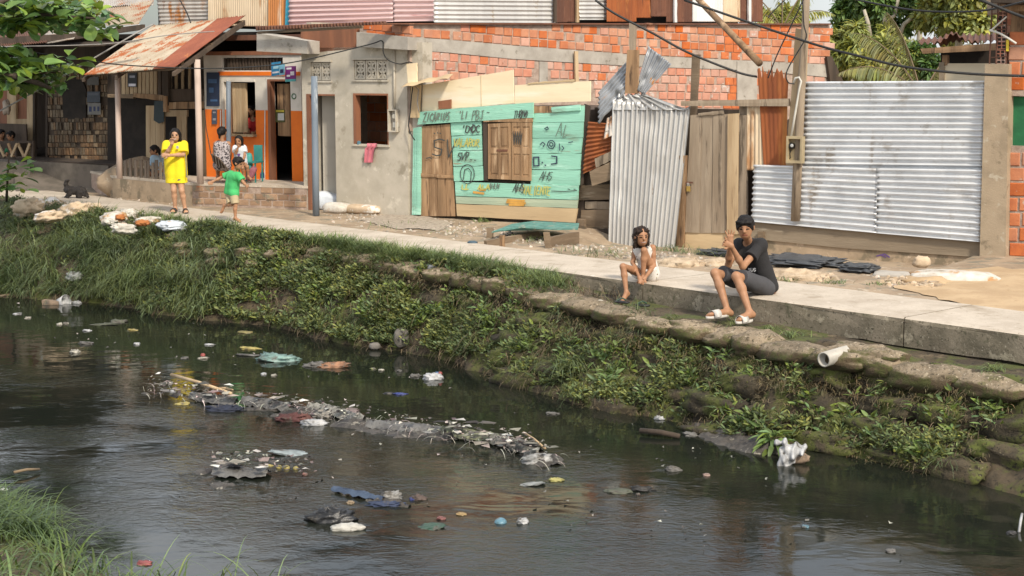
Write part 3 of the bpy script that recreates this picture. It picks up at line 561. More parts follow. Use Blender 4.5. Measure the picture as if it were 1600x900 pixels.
for h, k in ((hv1, 2), (hv2, 3)):
    w = (h[1] - h[0]) / k
    for i in range(k): vent_block(h[0] + i * w + .008, h[0] + (i + 1) * w - .008, h[2] + .01, h[3] - .01, t)
    MB().fbox(F, h[0] - .03, h[1] + .03, h[3] + .001, h[3] + .035, -.02, .03).fbox(F, h[0] - .03, h[1] + .03, h[2] - .035, h[2] - .001, -.02, .03).done('vent_trim', M['plaster'], t)
# beams, dark eave and the first brick courses above them
slab('beam', F, [(557, 50), (637, 58), (637, 78), (557, 73)], .22, .5, M['cbeam'], t)
slab('beam', F, [(401, 52), (480, 64), (480, 84), (401, 80)], .35, .5, M['cbeam'], t)
slab('eave_wall', F, [(470, 44), (556, 44), (556, 76), (470, 84)], .0, .15, M['jamb'], t)
psheet('roof_edge', F, [(399, 41), (602, 33), (604, 38), (400, 48)], .55, M['rustdark'], t, ribs='v', pitch=.076, amp=.018, along=4)
slab('roof_board', F, [(402, 49), (565, 40), (565, 44), (402, 53)], .5, .06, M['woodh'], t)
for r in range(2):
    for c in range(5): brick(F, (574 + c * 15 + r * 5, 57 - (1 - r) * 14 - 3 + c * 1.6), 14, 12.5, .05, M['brick'], 'orange', t, slope=.08)
slab('brick_course_mortar', F, [(562, 36), (640, 38), (640, 60), (562, 52)], .03, .2, M['mortar'], t)
mt = thing('electric_meter', 'grey electric meter box on the grey house wall right of the window', 'meter', F.hit(617, 190))
holed('case', F, U(611), U(624), Z(617, 206), Z(617, 171), [(U(612.5), U(622.5), Z(617, 204), Z(617, 173))], .001, .10, M['plaster'], mt)
MB().pbox(F, 612, 623, 172, 205, .035, .03).done('back_plate', M['cbeam'], mt); MB().lathe(F.hit(617.5, 182, .035), [(.045, 0), (.045, .04), (.03, .05)], (*F.n, 0), 14).done('dial', M['paledoor'], mt); MB().pbox(F, 614, 621, 191, 199, .06, .03).done('breaker', M['pvc'], mt)
o = MB().tube([F.hit(616, 78, .02), F.hit(616, 170, .02)], .02, 8).done('conduit', M['plaster'], None, True); tag(o, 'plastered conduit running down to the meter box of the grey house', 'conduit')
# ------------------------------------------------------------------ the long brick wall behind the yard
t = thing('brick_wall', 'long wall of red hollow bricks with a grey concrete band through it', 'wall', BW.pt(4, 0, 0))
XS = [640, 700, 800, 1000, 1180, 1297]
def btop(x): return np.interp(x, XS, [58, 62, 71, 86, 95.5, 101])
def bbot(x): return np.interp(x, XS, [78, 82, 92, 104, 110, 121])
def bh(x): return np.interp(x, [640, 1297], [14.6, 11.4])
def bw_(x): return np.interp(x, [640, 1150, 1200, 1297], [15.0, 13.2, 16, 18])
slab('wall_body', BW, [(640, 37), (1297, 37), (1297, 150), (1180, 215), (640, 205)], -.012, .14, M['mortar'], t)
slab('concrete_band', BW, [(640, 58), (700, 62), (800, 71), (1000, 86), (1180, 95.5), (1297, 101), (1297, 121), (1180, 110), (1000, 104), (800, 92), (700, 82), (640, 78)], .012, .06, M['cbeam'], t)
MB().fbox(BW, BW.uz(1290, 80)[0], BW.uz(1290, 80)[0] + .12, -.2, BW.uz(1290, 37)[1], -4, -.013).done('return_wall', M['mortar'], t)
nb = 0; cells = []
for k in range(6):
    x = 641 + (k % 2) * 6 + random.uniform(0, 3)
    while x < 1290:
        w = bw_(x); y = btop(x + w / 2) - (k + .5) * bh(x)
        if y > 42: cells.append((x + w / 2, y, w - .8, bh(x) - .9, .085 if x < 900 else .055, 'hi'))
        x += w * random.choice([1, 1, 1, 1.25, .8])
for k in range(9):
    x = 655 + (k % 2) * 6 + random.uniform(0, 3)
    while x < 1180:
        w = bw_(x); h = bh(x); y = bbot(x + w / 2) + (k + .5) * h; lim = np.interp(x, [655, 800, 925, 940, 1180], [136, 128, 128, 190, 190])
        if y < lim and not (836 < x + w / 2 < 856 and y < 130): cells.append((x + w / 2, y, w - .8, h - .9, .06, 'lo'))
        x += w * random.choice([1, 1, 1, 1, 1.2])
for x in (1263, 1281):
    for k in range(2): cells.append((x, bbot(x) + (k + .5) * 11, 16, 9.8, .05, 'lo'))
cells.sort(key=lambda c: -c[2] * c[3]); extra = []
for i, c in enumerate(cells):
    if random.random() < .03: continue
    pale = (c[5] == 'lo' and random.random() < .93) or (c[5] == 'hi' and random.random() < .07)
    if i < 296: brick(BW, c[:2], c[2] * random.uniform(.93, 1), c[3] * random.uniform(.92, 1.02), .004, M['brickpale'] if pale else M['brick'], 'pale' if pale else 'orange', t, slope=c[4])
    else: extra.append(c)
if extra:
    m_ = MB()
    for c in extra: m_.pbox(BW, c[0] - c[2] / 2, c[0] + c[2] / 2, c[1] - c[3] / 2, c[1] + c[3] / 2, .006, .08)
    o = m_.done('brick', M['brick'], t); o['kind'] = 'stuff'
slab('coping', BW, [(596, 36), (1299, 36.5), (1299, 38.6), (596, 38)], .07, .35, M['rustdark'], t)
slab('wall_column', BW, [(843, 96), (856, 97), (856, 135), (843, 135)], .01, .08, M['cbeam'], t)
slab('wall_column', BW, [(1152, 96), (1183, 97), (1183, 160), (1152, 158)], .03, .1, M['cbeam'], t)
for (x0, y0, x1, y1, w, lab) in ((901, 80, 902, 128, 5, 'thin pale wooden strut in front of the brick wall above the cream board'),):
    o = plank('strut', BW, [(x0 - w / 2, y0), (x0 + w / 2, y0), (x1 + w / 2, y1), (x1 - w / 2, y1)], .10, .04, M['woodlight']); tag(o, lab, 'post')
# ------------------------------------------------------------------ upper sheet walls along the top of the picture
def up(name, fr, pix, v, m, lab, **k):
    o = psheet(name, fr, pix, v, m, None, **k); return tag(o, lab, 'metal sheet', 'corrugated sheets closing the upper storey')
up('corrugated_sheet', F, [(243, -14), (326, -14), (326, 37), (250, 39)], -1.6, M['zincrust'], 'rust streaked sheet with level ribs above the awning', ribs='h', pitch=.085, amp=.014)
up('corrugated_sheet', F, [(325, -14), (420, -14), (420, 42), (325, 40)], -1.5, M['creamsheet'], 'cream sheet with rust runs and upright ribs', ribs='v', pitch=.06, amp=.008)
up('corrugated_sheet', F, [(419, -14), (450, -14), (450, 42), (419, 43)], -1.45, M['orangesheet'], 'narrow orange stained sheet beside the cyan post', ribs='v', pitch=.06, amp=.008)
o = plank('corner_post', F, [(447, -14), (452, -14), (451, 42), (445, 42)], -1.38, .06, M['cyan']); tag(o, 'thin cyan painted post between the orange and the pink sheets', 'post')
up('corrugated_sheet', F, [(452, -15), (615, -17), (615, 34), (451, 40)], -1.3, M['pinksheet'], 'left one of the two faded pink sheets with level ribs', ribs='h', pitch=.098, amp=.020)
up('corrugated_sheet', F, [(615, -17), (680, -17), (680, 33), (615, 34)], -1.28, M['pinksheet'], 'right one of the two faded pink sheets, meeting the grey one', ribs='h', pitch=.098, amp=.020)
up('corrugated_sheet', BW, [(678, -16), (871, -14), (871, 36), (678, 35)], -.35, M['zincworn'], 'wide grey sheet with level ribs above the brick wall', ribs='h', pitch=.082, amp=.016)
_s = [(869, 885, 'rustdark'), (884, 903, 'rustdark'), (948, 994, 'rust'), (992, 1018, 'rust'), (1017, 1042, 'rustdark'), (1041, 1060, 'rustdark'), (1058, 1082, 'rustdark'), (1082, 1131, 'whitesheet'), (1130, 1157, 'creamsheet'), (1155, 1175, 'rustdark'), (1174, 1192, 'rustdark')]
_l = ['dark rusty sheet next to the wide grey one, first in the row', 'dark rusty strip by the opening with a short grey sheet', 'rusty sheet with white specks left of the loose flap', 'short rusty sheet hanging as a loose flap above a gap', 'brown sheet with a pale torn foot right of the flap', 'dark brown sheet beside a pale upright batten', 'dark brown sheet just left of the whitish sheet', 'whitish sheet with fine upright ribs crossed by the leaning pole', 'cream ribbed sheet right of the whitish one', 'dark brown sheet right of the cream ribbed one', 'last brown sheet at the open end of the upper wall']
for i, ((x0, x1, mm), lab) in enumerate(zip(_s, _l)):
    yb = 28 if i == 3 else (26 if i == 4 else 35 + random.uniform(-1, 1)); up('corrugated_sheet', BW, [(x0, -14), (x1, -14), (x1, yb), (x0, yb)], -.30 - .02 * (i % 2), M[mm], lab, ribs='v', pitch=.075, amp=.010, seed=i, rag=0)
up('corrugated_sheet', BW, [(902, -14), (953, -14), (953, 31), (906, 31)], -.42, M['zincworn'], 'short grey sheet with level ribs between rusty ones', ribs='h', pitch=.08, amp=.014)
for x, mm in ((868, 'wooddark'), (903, 'woodlight'), (1056, 'whitesheet'), (1172, 'whitesheet')):
    o = plank('batten', BW, [(x - 2, -14), (x + 2, -14), (x + 2, 35), (x - 2, 35)], -.24, .05, M[mm]); tag(o, {868: 'dark batten at the end of the wide grey sheet', 903: 'pale batten beside the short grey sheet', 1056: 'pale upright batten left of the whitish sheet', 1172: 'pale upright batten between the two last brown sheets'}[x], 'batten')
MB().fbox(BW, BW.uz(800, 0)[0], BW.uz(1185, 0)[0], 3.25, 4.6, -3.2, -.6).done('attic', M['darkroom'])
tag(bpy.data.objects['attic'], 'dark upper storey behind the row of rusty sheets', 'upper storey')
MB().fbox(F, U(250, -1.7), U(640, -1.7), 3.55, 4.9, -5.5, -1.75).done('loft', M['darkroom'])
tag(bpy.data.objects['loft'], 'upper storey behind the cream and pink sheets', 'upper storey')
# ------------------------------------------------------------------ the orange shop house and its porch
PV = -.85                                               # plane of the shop wall
def Up(x): return U(x, PV)
def Zp(x, y): return Z(x, y, PV)
ZF = .42
t = thing('orange_house', 'shop house painted orange below and white above behind a raised porch', 'house', F.pt(Up(390), PV, ZF))
hdoor = (Up(423), Up(455), ZF - .1, Zp(438, 127)); hwin = (Up(352), Up(400), Zp(375, 209), Zp(375, 128)); zc = Zp(400, 172)
uA, uB = Up(321), Up(472)
holed('lower_wall', F, uA, uB, ZF - .3, zc, [hdoor, (hwin[0], hwin[1], hwin[2], zc + 1)], PV - .15, PV, M['orange'], t)
holed('upper_wall', F, uA, uB, zc, Zp(400, 84), [(hdoor[0], hdoor[1], zc - 1, hdoor[3]), (hwin[0], hwin[1], zc - 1, hwin[3]), (Up(349), Up(444), Zp(400, 110), Zp(400, 90))], PV - .15, PV, M['white'], t)
MB().fbox(F, Up(344), Up(471), Zp(400, 118), Zp(400, 112), PV, PV + .02).done('painted_stripe', M['orange'], t)
MB().fbox(F, Up(326), Up(474), Zp(400, 86), Zp(400, 80), PV, PV + .03).done('painted_stripe', M['jamb'], t)
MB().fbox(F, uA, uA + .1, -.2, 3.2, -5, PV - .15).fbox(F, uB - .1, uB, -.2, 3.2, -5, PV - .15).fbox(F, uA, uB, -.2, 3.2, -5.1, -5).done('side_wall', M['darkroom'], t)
MB().fbox(F, uA - .2, uB + .2, 3.2, 3.3, -5.2, PV + .1).done('roof', M['rustdark'], t)
MB().fbox(F, uA + .11, uB - .11, ZF - .06, ZF - .005, -4.9, PV - .16).done('shop_floor', M['darkroom'], t)
# pierced dark strip above the stripe: bars with gaps
m_ = MB()
for i in range(20):
    u = Up(350) + (Up(443) - Up(350)) * i / 19.5; m_.fbox(F, u, u + .05, Zp(400, 109), Zp(400, 91), PV - .09, PV - .05, .01)
m_.done('vent_grille', M['wooddark'], t)
MB().fbox(F, Up(349), Up(444), Zp(400, 112), Zp(400, 88), PV - .5, PV - .45).done('vent_backing', M['darkroom'], t)
# window frame, shutter, counter
m_ = MB(); m_.fbox(F, hwin[0] - .06, hwin[0], hwin[2], hwin[3] + .05, PV - .01, PV + .025).fbox(F, hwin[0], hwin[1], hwin[3], hwin[3] + .05, PV - .01, PV + .022); m_.done('window_frame', M['white'], t)
sh = MB().fbox(F, Up(361), Up(382.5), hwin[2] + .02, hwin[3] - .02, PV - .10, PV - .06).done('shutter', M['woodlight'], t)
for k in range(4): MB().fbox(F, Up(361.5 + k * 5.3), Up(366 + k * 5.3), hwin[2] + .03, hwin[3] - .03, PV - .06, PV - .052).done('slat', M['woodlight'], sh)
MB().fbox(F, Up(351), Up(361), hwin[2], hwin[3], PV - .14, PV - .11).done('shutter_leaf', M['wood'], t)
MB().fbox(F, hwin[0] - .02, hwin[1] + .02, hwin[2] - .05, hwin[2], PV - .2, PV + .12).done('counter', M['woodlight'], t)
# door: a half door of brown boards hangs inside the opening
m_ = MB(); m_.fbox(F, hdoor[0] - .05, hdoor[0] + .02, ZF, hdoor[3] + .04, PV - .12, PV + .022).fbox(F, hdoor[0] + .02, hdoor[1], hdoor[3], hdoor[3] + .04, PV - .12, PV + .02); m_.done('door_frame', M['jamb'], t)
dr = MB().fbox(F, Up(426.5), Up(446), Zp(436, 213), Zp(436, 131), PV - .2, PV - .15).done('half_door', M['wood'], t)
MB().fbox(F, Up(427.3), Up(428.8), Zp(436, 212), Zp(436, 132), PV - .149, PV - .135).fbox(F, Up(443.8), Up(445.3), Zp(436, 212), Zp(436, 132), PV - .149, PV - .135).done('stile', M['wood'], dr)
def card(name, fr, x0, x1, y0, y1, v, m, lab, cat, parts=(), tilt=0.0, th=.012):
    """a printed sign or poster: a thin board and its blocks of print"""
    o = MB().poly(fr, [(x0, y0), (x1, y0 + tilt), (x1, y1 + tilt), (x0, y1)], v, th).done(name, m); tag(o, lab, cat)
    for nm, a, b, c, d, mm in parts:
        W_, H_ = x1 - x0, y1 - y0
        MB().poly(fr, [(x0 + a * W_, y0 + c * H_ + tilt * a), (x0 + b * W_, y0 + c * H_ + tilt * b), (x0 + b * W_, y0 + d * H_ + tilt * b), (x0 + a * W_, y0 + d * H_ + tilt * a)], v + .004, .003).done(nm, mm, o)
    return o
Mf = lambda n, c, r=.6: M.setdefault(n, flat(n, c, r, bump=.03))
card('poster', F, 429.5, 444.5, 171, 191, PV - .13, Mf('olive print', (.10, .10, .03)), 'small dark poster with a white panel pinned on the brown half door', 'poster', [('print', .3, .95, .3, .85, Mf('paper white', (.62, .62, .58))), ('print', .1, .95, .05, .2, Mf('print yellow', (.55, .45, .05)))])
card('sign', F, 445.5, 462, 104, 128, PV + .28, Mf('purple sign', (.20, .02, .19)), 'purple advertising sign with white print hung over the shop door', 'sign', [('print', .12, .6, .08, .2, Mf('print white', (.75, .72, .75))), ('print', .15, .45, .55, .68, Mf('print white', (.75,) * 3)), ('print', .5, .85, .35, .6, Mf('print white', (.75,) * 3)), ('print', .0, 1., .84, 1., Mf('print teal', (.10, .42, .42)))], tilt=-1)
card('sign', F, 424, 438, 98, 119, PV + .30, Mf('blue sign', (.03, .22, .42)), 'light blue sign with a round white mark hung left of the purple one', 'sign', [('print', .2, .8, .3, .5, Mf('print pale blue', (.35, .60, .70))), ('print', .1, .9, .7, .82, Mf('print white', (.75,) * 3))], tilt=-2)
card('sign', F, 436, 444.5, 101, 118, PV + .33, Mf('pale blue sign', (.20, .45, .60)), 'small pale blue sign half behind the purple one', 'sign', [('print', .2, .8, .45, .8, Mf('navy', (.02, .03, .10)))], tilt=-1)
card('poster', F, 322.5, 342.5, 113, 166, PV + .03, Mf('navy poster', (.012, .025, .065)), 'tall dark blue poster on the wall beside the right awning post', 'poster', [('print', .15, .8, .2, .32, Mf('print blue', (.05, .12, .26))), ('print', .2, .55, .45, .6, Mf('print blue', (.05, .12, .26))), ('print', .3, .85, .8, .86, Mf('print blue', (.05, .12, .26)))])
card('sign', F, 331, 338.5, 171, 194, PV + .03, Mf('slate sign', (.06, .075, .11)), 'narrow slate coloured sign on the orange wall below the blue poster', 'sign', [('print', .2, .8, .15, .25, Mf('print grey', (.3, .3, .33))), ('print', .2, .8, .6, .75, Mf('print grey', (.3, .3, .33)))])
o = MB().lathe(F.hit(459.5, 150.5, PV), [(.001, .02), (.055, .02), (.06, .012), (.06, 0)], (*F.n, 0), 18).done('emblem', Mf('emblem green', (.08, .16, .08))); tag(o, 'small oval green emblem on the white wall right of the shop door', 'emblem')
MB().lathe(F.hit(459.5, 150.5, PV + .0201), [(.001, .004), (.035, .004), (.036, 0)], (*F.n, 0), 14).done('emblem_face', Mf('paper white', (.62,) * 3), o)
o = MB().tube([F.hit(414, 172, PV + .02), F.hit(413.5, 281, PV + .02)], .012).done('conduit', M['pvc']); tag(o, 'thin white cable conduit running down the orange wall', 'conduit')
o = MB().tube([F.hit(344.5, 172, PV + .02), F.hit(344.5, 200, PV + .02)], .010).done('conduit', M['pvc']); tag(o, 'short white conduit beside the slate coloured sign', 'conduit')
# porch: low block, plaster on its left face and worn brick in front
A, B_ = gp(175, 309, -.05), gp(302, 323, -.05); C_ = F.pt(U(478), .02, -.05)
t = thing('porch', 'raised concrete porch with a worn brick front under the awning', 'porch', (*B_[:2], 0))
Dn, En = F.pt(U(478), PV + .002, 0), F.pt(Up(321) - 3.6, PV + .002, 0)
base = [(*p[:2], -.15) for p in (A, B_, C_, Dn, En)]
MB().prism([np.array([p[0], p[1], ZF - .05]) for p in base], np.array([0, 0, -.6])).done('body', M['mortar'], t)
cen = np.mean([p[:2] for p in base], 0)
MB().prism([np.array([*(cen + (np.array(p[:2]) - cen) * 1.012), ZF]) for p in base], np.array([0, 0, -.049])).done('floor_slab', M['walk'], t)
PL = Frame(A, B_ - A); PR = Frame(B_, C_ - B_)
lw = float(np.linalg.norm((B_ - A)[:2])); rw = float(np.linalg.norm((C_ - B_)[:2]))
M['porchplaster'] = mat('stained porch plaster', (.40, .30, .20), (.31, .235, .155), 3, bump=.4, bscale=25, rough=.95, spots=[((.20, .16, .105), 2.6, .52, .62), ((.55, .43, .31), 5, .6, .7)])
MB().fbox(PL, -.02, lw - .02, -.2, ZF - .055, -.05, .02).done('plaster_face', M['porchplaster'], t)
for r in range(3):
    for c in range(int(rw / .25) + 1):
        u0 = c * .25 + (.12 if r % 2 else 0); u1 = min(u0 + .237, rw)
        if u1 - u0 < .06 or (random.random() < .12): continue
        z = .005 + r * .125
        o = bpy.data.objects.new('brick', brick_mesh(M['brickold'], 'old')); COL.objects.link(o); o.parent = t; o.matrix_parent_inverse = Matrix.Translation(-t.location)
        p = PR.pt((u0 + u1) / 2, .012 + random.uniform(-.01, .01), z + .06); o.matrix_basis = Matrix(((PR.d[0] * (u1 - u0), -PR.n[0] * .1, 0, p[0]), (PR.d[1] * (u1 - u0), -PR.n[1] * .1, 0, p[1]), (0, 0, .112, p[2]), (0, 0, 0, 1)))
# posts of the awning, blue pole
def post(name, bx, by, bz, tx, ty, r, m, lab, cat='post', dY=0.0):
    b = gp(bx, by, bz); tp = dp(tx, ty, b[1] + dY); o = MB().tube([b, b + (tp - b) * .35, b + (tp - b) * .7, tp], [r * 1.04, r, r * .97, r * .95], 12).done(name, m, None, True); return tag(o, lab, cat)
post('awning_post', 313, 288, ZF, 308, 93, .063, M['pinkpost'], 'pale round post at the right front corner of the rusty awning')
post('awning_post', 187, 279, ZF, 183, 112, .058, M['pinkpost'], 'pinkish round post at the left front corner of the rusty awning')
o = post('pole', 494, 337, -.03, 491, 119, .062, M['bluepost'], 'blue grey painted pole standing before the grey house')
o = post('pole', 357.5, 312, 0.0, 357, 127, .052, M['bluepost'], 'blue grey pole with bent wires on top before the orange shop')
for k in (-1, 0, 1): MB().tube([dp(357 + k * 1.6, 128, gp(357.5, 312)[1]), dp(356.5 + k * 2.2, 122, gp(357.5, 312)[1])], .008, 5).done('wire_end', M['zincworn'], o)
# the awning: three sheets on rafters
t = thing('awning', 'sloping awning of rusty corrugated sheets over the porch', 'awning', gp(240, 285, ZF))
def aw(xf, yf, xb, yb):
    s = (xf - 131) / (272 - 131); return dp(xf, yf, 31.9 + (29.3 - 31.9) * s), dp(xb, yb, 34.2 + (31.6 - 34.2) * s)
cut = [(131, 117, 240, 39), (182, 113.5, 295, 35.5), (239, 109.5, 340, 31), (273, 107, 383, 26)]
for i, ((a, b), mm) in enumerate(zip(zip(cut[:-1], cut[1:]), ('awn', 'awn', 'awnred'))):
    f0, b0 = aw(*a); f1, b1 = aw(*b); up_ = np.array([0, 0, .012 * i])
    sheet('roof_sheet', [b0 + up_, b1 + up_, f1 + up_, f0 + up_], M[mm], t, ribs='v', pitch=.076, amp=.012, seed=i, nrm=np.array([-.3, -.45, .8]), along=14, rag=.015)
for c, w in ((cut[0], .05), (cut[1], .04), (cut[3], .06)):
    f, b = aw(*c); dn = np.array([0, 0, -.07]); MB().prism([f + dn, b + dn, b + dn * 2.4, f + dn * 2.0], np.array([-w, .02, 0])).done('rafter', M['wooddark'], t)
for s in (.06, .5, .95):
    (f0, b0), (f1, b1) = aw(*cut[0]), aw(*cut[3]); p, q = f0 + (b0 - f0) * s, f1 + (b1 - f1) * s; dn = np.array([0, 0, -.03]); MB().prism([p + dn, q + dn, q + dn * 2.8, p + dn * 2.8], np.array([.02, .05, 0])).done('purlin', M['woodh'], t)
# ------------------------------------------------------------------ the dark timber house at the left
LV = -1.9
def Ul(x, v=LV): return U(x, v)
def Zl(x, y, v=LV): return Z(x, y, v)
t = thing('timber_house', 'shadowy old timber house with woven bamboo wall at the left', 'house', F.pt(Ul(150), LV, .6))
MB().fbox(F, Ul(-160), Ul(330), -.1, 3.5, LV - 3.2, LV - 3.0).fbox(F, Ul(330) - .1, Ul(330), -.1, 3.3, LV - 3, LV).fbox(F, Ul(-160), Ul(-160) + .1, -.1, 3.5, LV - 3, LV + .2).done('back_wall', M['wooddark'], t)
MB().fbox(F, Ul(-160), Ul(235), -.2, .58, LV - 3, LV + 1.0).done('floor', M['wooddark'], t)
MB().fbox(F, Ul(-160), Ul(235), 3.3, 3.36, LV - 3.2, LV + .05).done('ceiling', M['wooddark'], t)
# roof sheets over it
def rs(pix, v0, v1, m, seed=0):       # quad: back-left, back-right, front-right, front-left
    P = [F.hit(*pix[0], v0), F.hit(*pix[1], v0), F.hit(*pix[2], v1), F.hit(*pix[3], v1)]; return sheet('roof_sheet', P, m, t, ribs='v', pitch=.08, amp=.014, nrm=np.array([-.2, -.4, .85]), seed=seed, rag=.03)
rs([(-60, 28), (60, 30), (74, 66), (-60, 78)], LV - 1.8, LV + 3.0, M['rustdark'], 1)
rs([(60, 30), (150, 18), (116, 60), (72, 68)], LV - 1.8, LV + 2.8, M['zincrust'], 2)
rs([(150, 10), (240, 0), (216, 38), (166, 40)], LV - 1.5, LV + .4, M['awn'], 3)
MB().prism([F.pt(Ul(112), LV + 2.3, 3.02), F.pt(Ul(232), LV + 1.2, 3.12), F.pt(Ul(232), LV - 1, 3.3), F.pt(Ul(112), LV - 1, 3.3)], np.array([0, 0, .03])).done('soffit', M['wooddark'], t)
rs([(158, -14), (244, -16), (240, 8), (160, 10)], LV - 2.6, LV - 1.2, M['zincrust'], 4)
slab('eave_board', F, [(-60, 62), (115, 52), (222, 38), (222, 46), (112, 62), (-60, 76)], LV + 2.7, .08, M['wooddark'], t)
slab('upper_wall', F, [(70, 60), (170, 50), (172, 112), (70, 104)], LV, .08, M['wooddark'], t)
slab('gutter_board', F, [(166, 44), (216, 38), (222, 44), (170, 54)], LV + 1.3, .05, M['whitesheet'], t)
# woven bamboo wall: every strip its own
bw = thing('woven_wall', 'wall woven from short bamboo strips with a dark arched opening', 'wall', F.pt(Ul(120), LV, .6)); 
slab('backing', F, [(72, 100), (170, 100), (171, 252), (74, 252)], LV - .03, .05, M['wooddark'], bw)
BM = None; n = 0; xtr = MB(); y = 250
rows = 0
while y > 112:
    hgt = 7.2 if rows % 2 == 0 else 12.5; x = 74 + random.uniform(0, 3)
    while x < 170:
        w = random.uniform(3.2, 5.6) if rows % 2 else random.uniform(4.5, 8)
        if not (97 < x + w / 2 < 134 and 120 < y - hgt / 2 < 186) and random.random() < .86:
            c = (x + w / 2, y - hgt / 2)
            if n < 290: brick(F, c, w - .9, hgt - 1.2, LV + random.uniform(0, .03), M['bamboo'], 'bamboo', bw, .02, name='strip'); n += 1
            else: xtr.pbox(F, x, x + w - .9, y - hgt + .6, y - .6, LV + .01, .02)
        x += w
    y -= hgt; rows += 1
if xtr.V: tag(xtr.done('strip', M['bamboo'], bw), kind='stuff')
slab('opening', F, [(97, 186), (97, 140), (103, 124), (115, 118), (128, 124), (134, 140), (134, 186)], LV + .012, .03, M['darkroom'], bw)
for x0, x1, mm in ((-60, 11, 'jamb'), (11, 25, 'woodlight'), (42, 51, 'woodlight')):
    MB().pbox(F, x0, x1, 128, 250, LV, .06).done('wall_board', M[mm], t)
MB().pbox(F, 25, 42, 186, 250, LV, .06).done('wall_board', M['woodlight'], t); MB().pbox(F, 25, 42, 140, 186, LV - .05, .04).done('shutter', M['jamb'], t)
MB().pbox(F, 51, 54, 128, 250, LV + .02, .08).pbox(F, 71, 74, 128, 250, LV + .02, .08).done('door_post', M['wooddark'], t)
MB().pbox(F, -60, 52, 118, 129, LV + .01, .08).done('lintel', M['wooddark'], t)
# part under the awning: slatted gallery over dark openings
SV = -1.25
for i, x in enumerate([173, 181, 190, 196.5, 203, 209, 215.5, 222, 228, 234, 240, 246.5, 253]):
    mm = 'wooddark' if i in (0, 1) or i > 10 else 'woodlight'; plank('slat', F, [(x, 108), (x + 5, 108), (x + 5, 148), (x, 149)], SV, .025, M[mm], t)
for x in (264, 273, 283, 294, 303): plank('slat', F, [(x, 96), (x + 3.5, 96), (x + 3.5, 140), (x, 140)], SV - .1, .025, M['woodlight' if x != 303 else 'wooddark'], t)
slab('gallery_back', F, [(168, 90), (330, 86), (330, 150), (168, 150)], SV - .35, .05, M['wooddark'], t)
plank('gallery_beam', F, [(168, 147), (208, 147), (208, 154), (168, 152)], SV + .03, .08, M['woodh'], t); plank('gallery_beam', F, [(208, 145), (256, 149), (256, 158), (208, 152)], SV + .05, .08, M['wood'], t)
plank('gallery_beam', F, [(258, 160), (330, 158), (330, 169), (258, 171)], SV + .04, .08, M['wood'], t); slab('gallery_board', F, [(262, 139), (322, 139), (322, 158), (262, 158)], SV, .04, M['wooddark'], t)
plank('gallery_post', F, [(256, 100), (263, 100), (263, 165), (256, 165)], SV + .06, .1, M['wooddark'], t); plank('gallery_post', F, [(255, 150), (260, 150), (260, 175), (255, 175)], SV + .1, .07, M['wood'], t)
for i, x in enumerate((228, 235.5, 243, 249.5)): plank('wall_board', F, [(x, 165), (x + 7.2, 165), (x + 7.2, 268), (x, 268)], SV + .02, .03, M['woodlight'], t)
slab('hanging_cloth', F, [(241, 158), (255, 158), (256, 190), (248, 193), (240, 188)], SV + .09, .02, Mf('dark teal cloth', (.012, .026, .028)), t)
slab('door_head', F, [(256, 172), (292, 172), (292, 182), (256, 182)], SV + .03, .05, M['woodlight'], t)
for x0, x1 in ((276, 283.5), (283.6, 291)): plank('wall_board', F, [(x0, 182), (x1, 182), (x1, 275), (x0, 275)], SV + .02, .03, M['woodlight'], t)
plank('door_post', F, [(316, 172), (323, 172), (323, 278), (316, 278)], SV + .1, .06, M['woodlight'], t)
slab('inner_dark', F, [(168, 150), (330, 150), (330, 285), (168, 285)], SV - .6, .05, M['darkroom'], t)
card('notice', F, 199.5, 213.5, 112, 136, SV + .04, Mf('black notice', (.012, .012, .014)), 'small black notice with a white foot hung on the pale slats', 'sign', [('print', .1, .9, .78, .95, Mf('print white', (.75,) * 3)), ('print', .2, .8, .25, .4, Mf('print grey', (.3, .3, .33)))])
card('notice', F, 136, 156, 143, 160, LV + .07, Mf('faded notice', (.05, .06, .075)), 'dark faded notice on the woven bamboo wall', 'poster', [('print', .1, .9, .1, .35, Mf('print dim', (.10, .11, .13)))])
card('notice', F, 137, 157, 161, 179, LV + .07, Mf('pale notice', (.19, .18, .16)), 'pale notice below the dark one on the woven wall', 'poster', [('print', .1, .3, .3, .75, Mf('navy', (.02, .03, .10))), ('print', .45, .6, .3, .7, Mf('navy', (.02, .03, .10))), ('print', .75, .9, .3, .7, Mf('navy', (.02, .03, .10)))])
card('notice', F, 136, 154, 120, 133, LV + .07, Mf('grey notice', (.10, .085, .065)), 'grey notice with dark letters high on the woven wall', 'poster', [])
o = lump('plastic_bag', F.hit(10, 168, LV + .25), (.17, .15, .36), Mf('clear bag', (.45, .36, .28)), seed=4, amp=.25, crease=.3); tag(o, 'crumpled plastic bag hanging by the far left doorway', 'bag')
# ramp, steps, rail
R0, R1, R2, R3 = gp(25, 301, -.02), gp(176, 296, -.02), F.pt(Ul(232), LV + 1.2, .56), F.pt(Ul(70), LV + .95, .56)
o = MB().prism([R0, R1, R2, R3], np.array([0, 0, -.5])).done('ramp', M['darkcon']); tag(o, 'grey concrete ramp rising to the timber house', None, None, 'structure')
o = MB().prism([F.pt(Ul(-160), LV + 1.3, .57), gp(48, 290, 0.05) + np.array([0, 0, .5]), F.pt(Ul(75), LV + 1.0, .57), F.pt(Ul(-160), LV + .95, .57)], np.array([0, 0, -.7])).done('landing', M['darkcon']); tag(o, 'dark landing before the left doorway', None, None, 'structure')
q = gp(155, 298, -.03); PQ = Frame(q, (1, -.12)); o = MB().fbox(PQ, -.28, .26, -.1, .24, -.4, 0).done('step_block', M['darkcon']); tag(o, 'dark concrete block at the foot of the ramp', 'block')
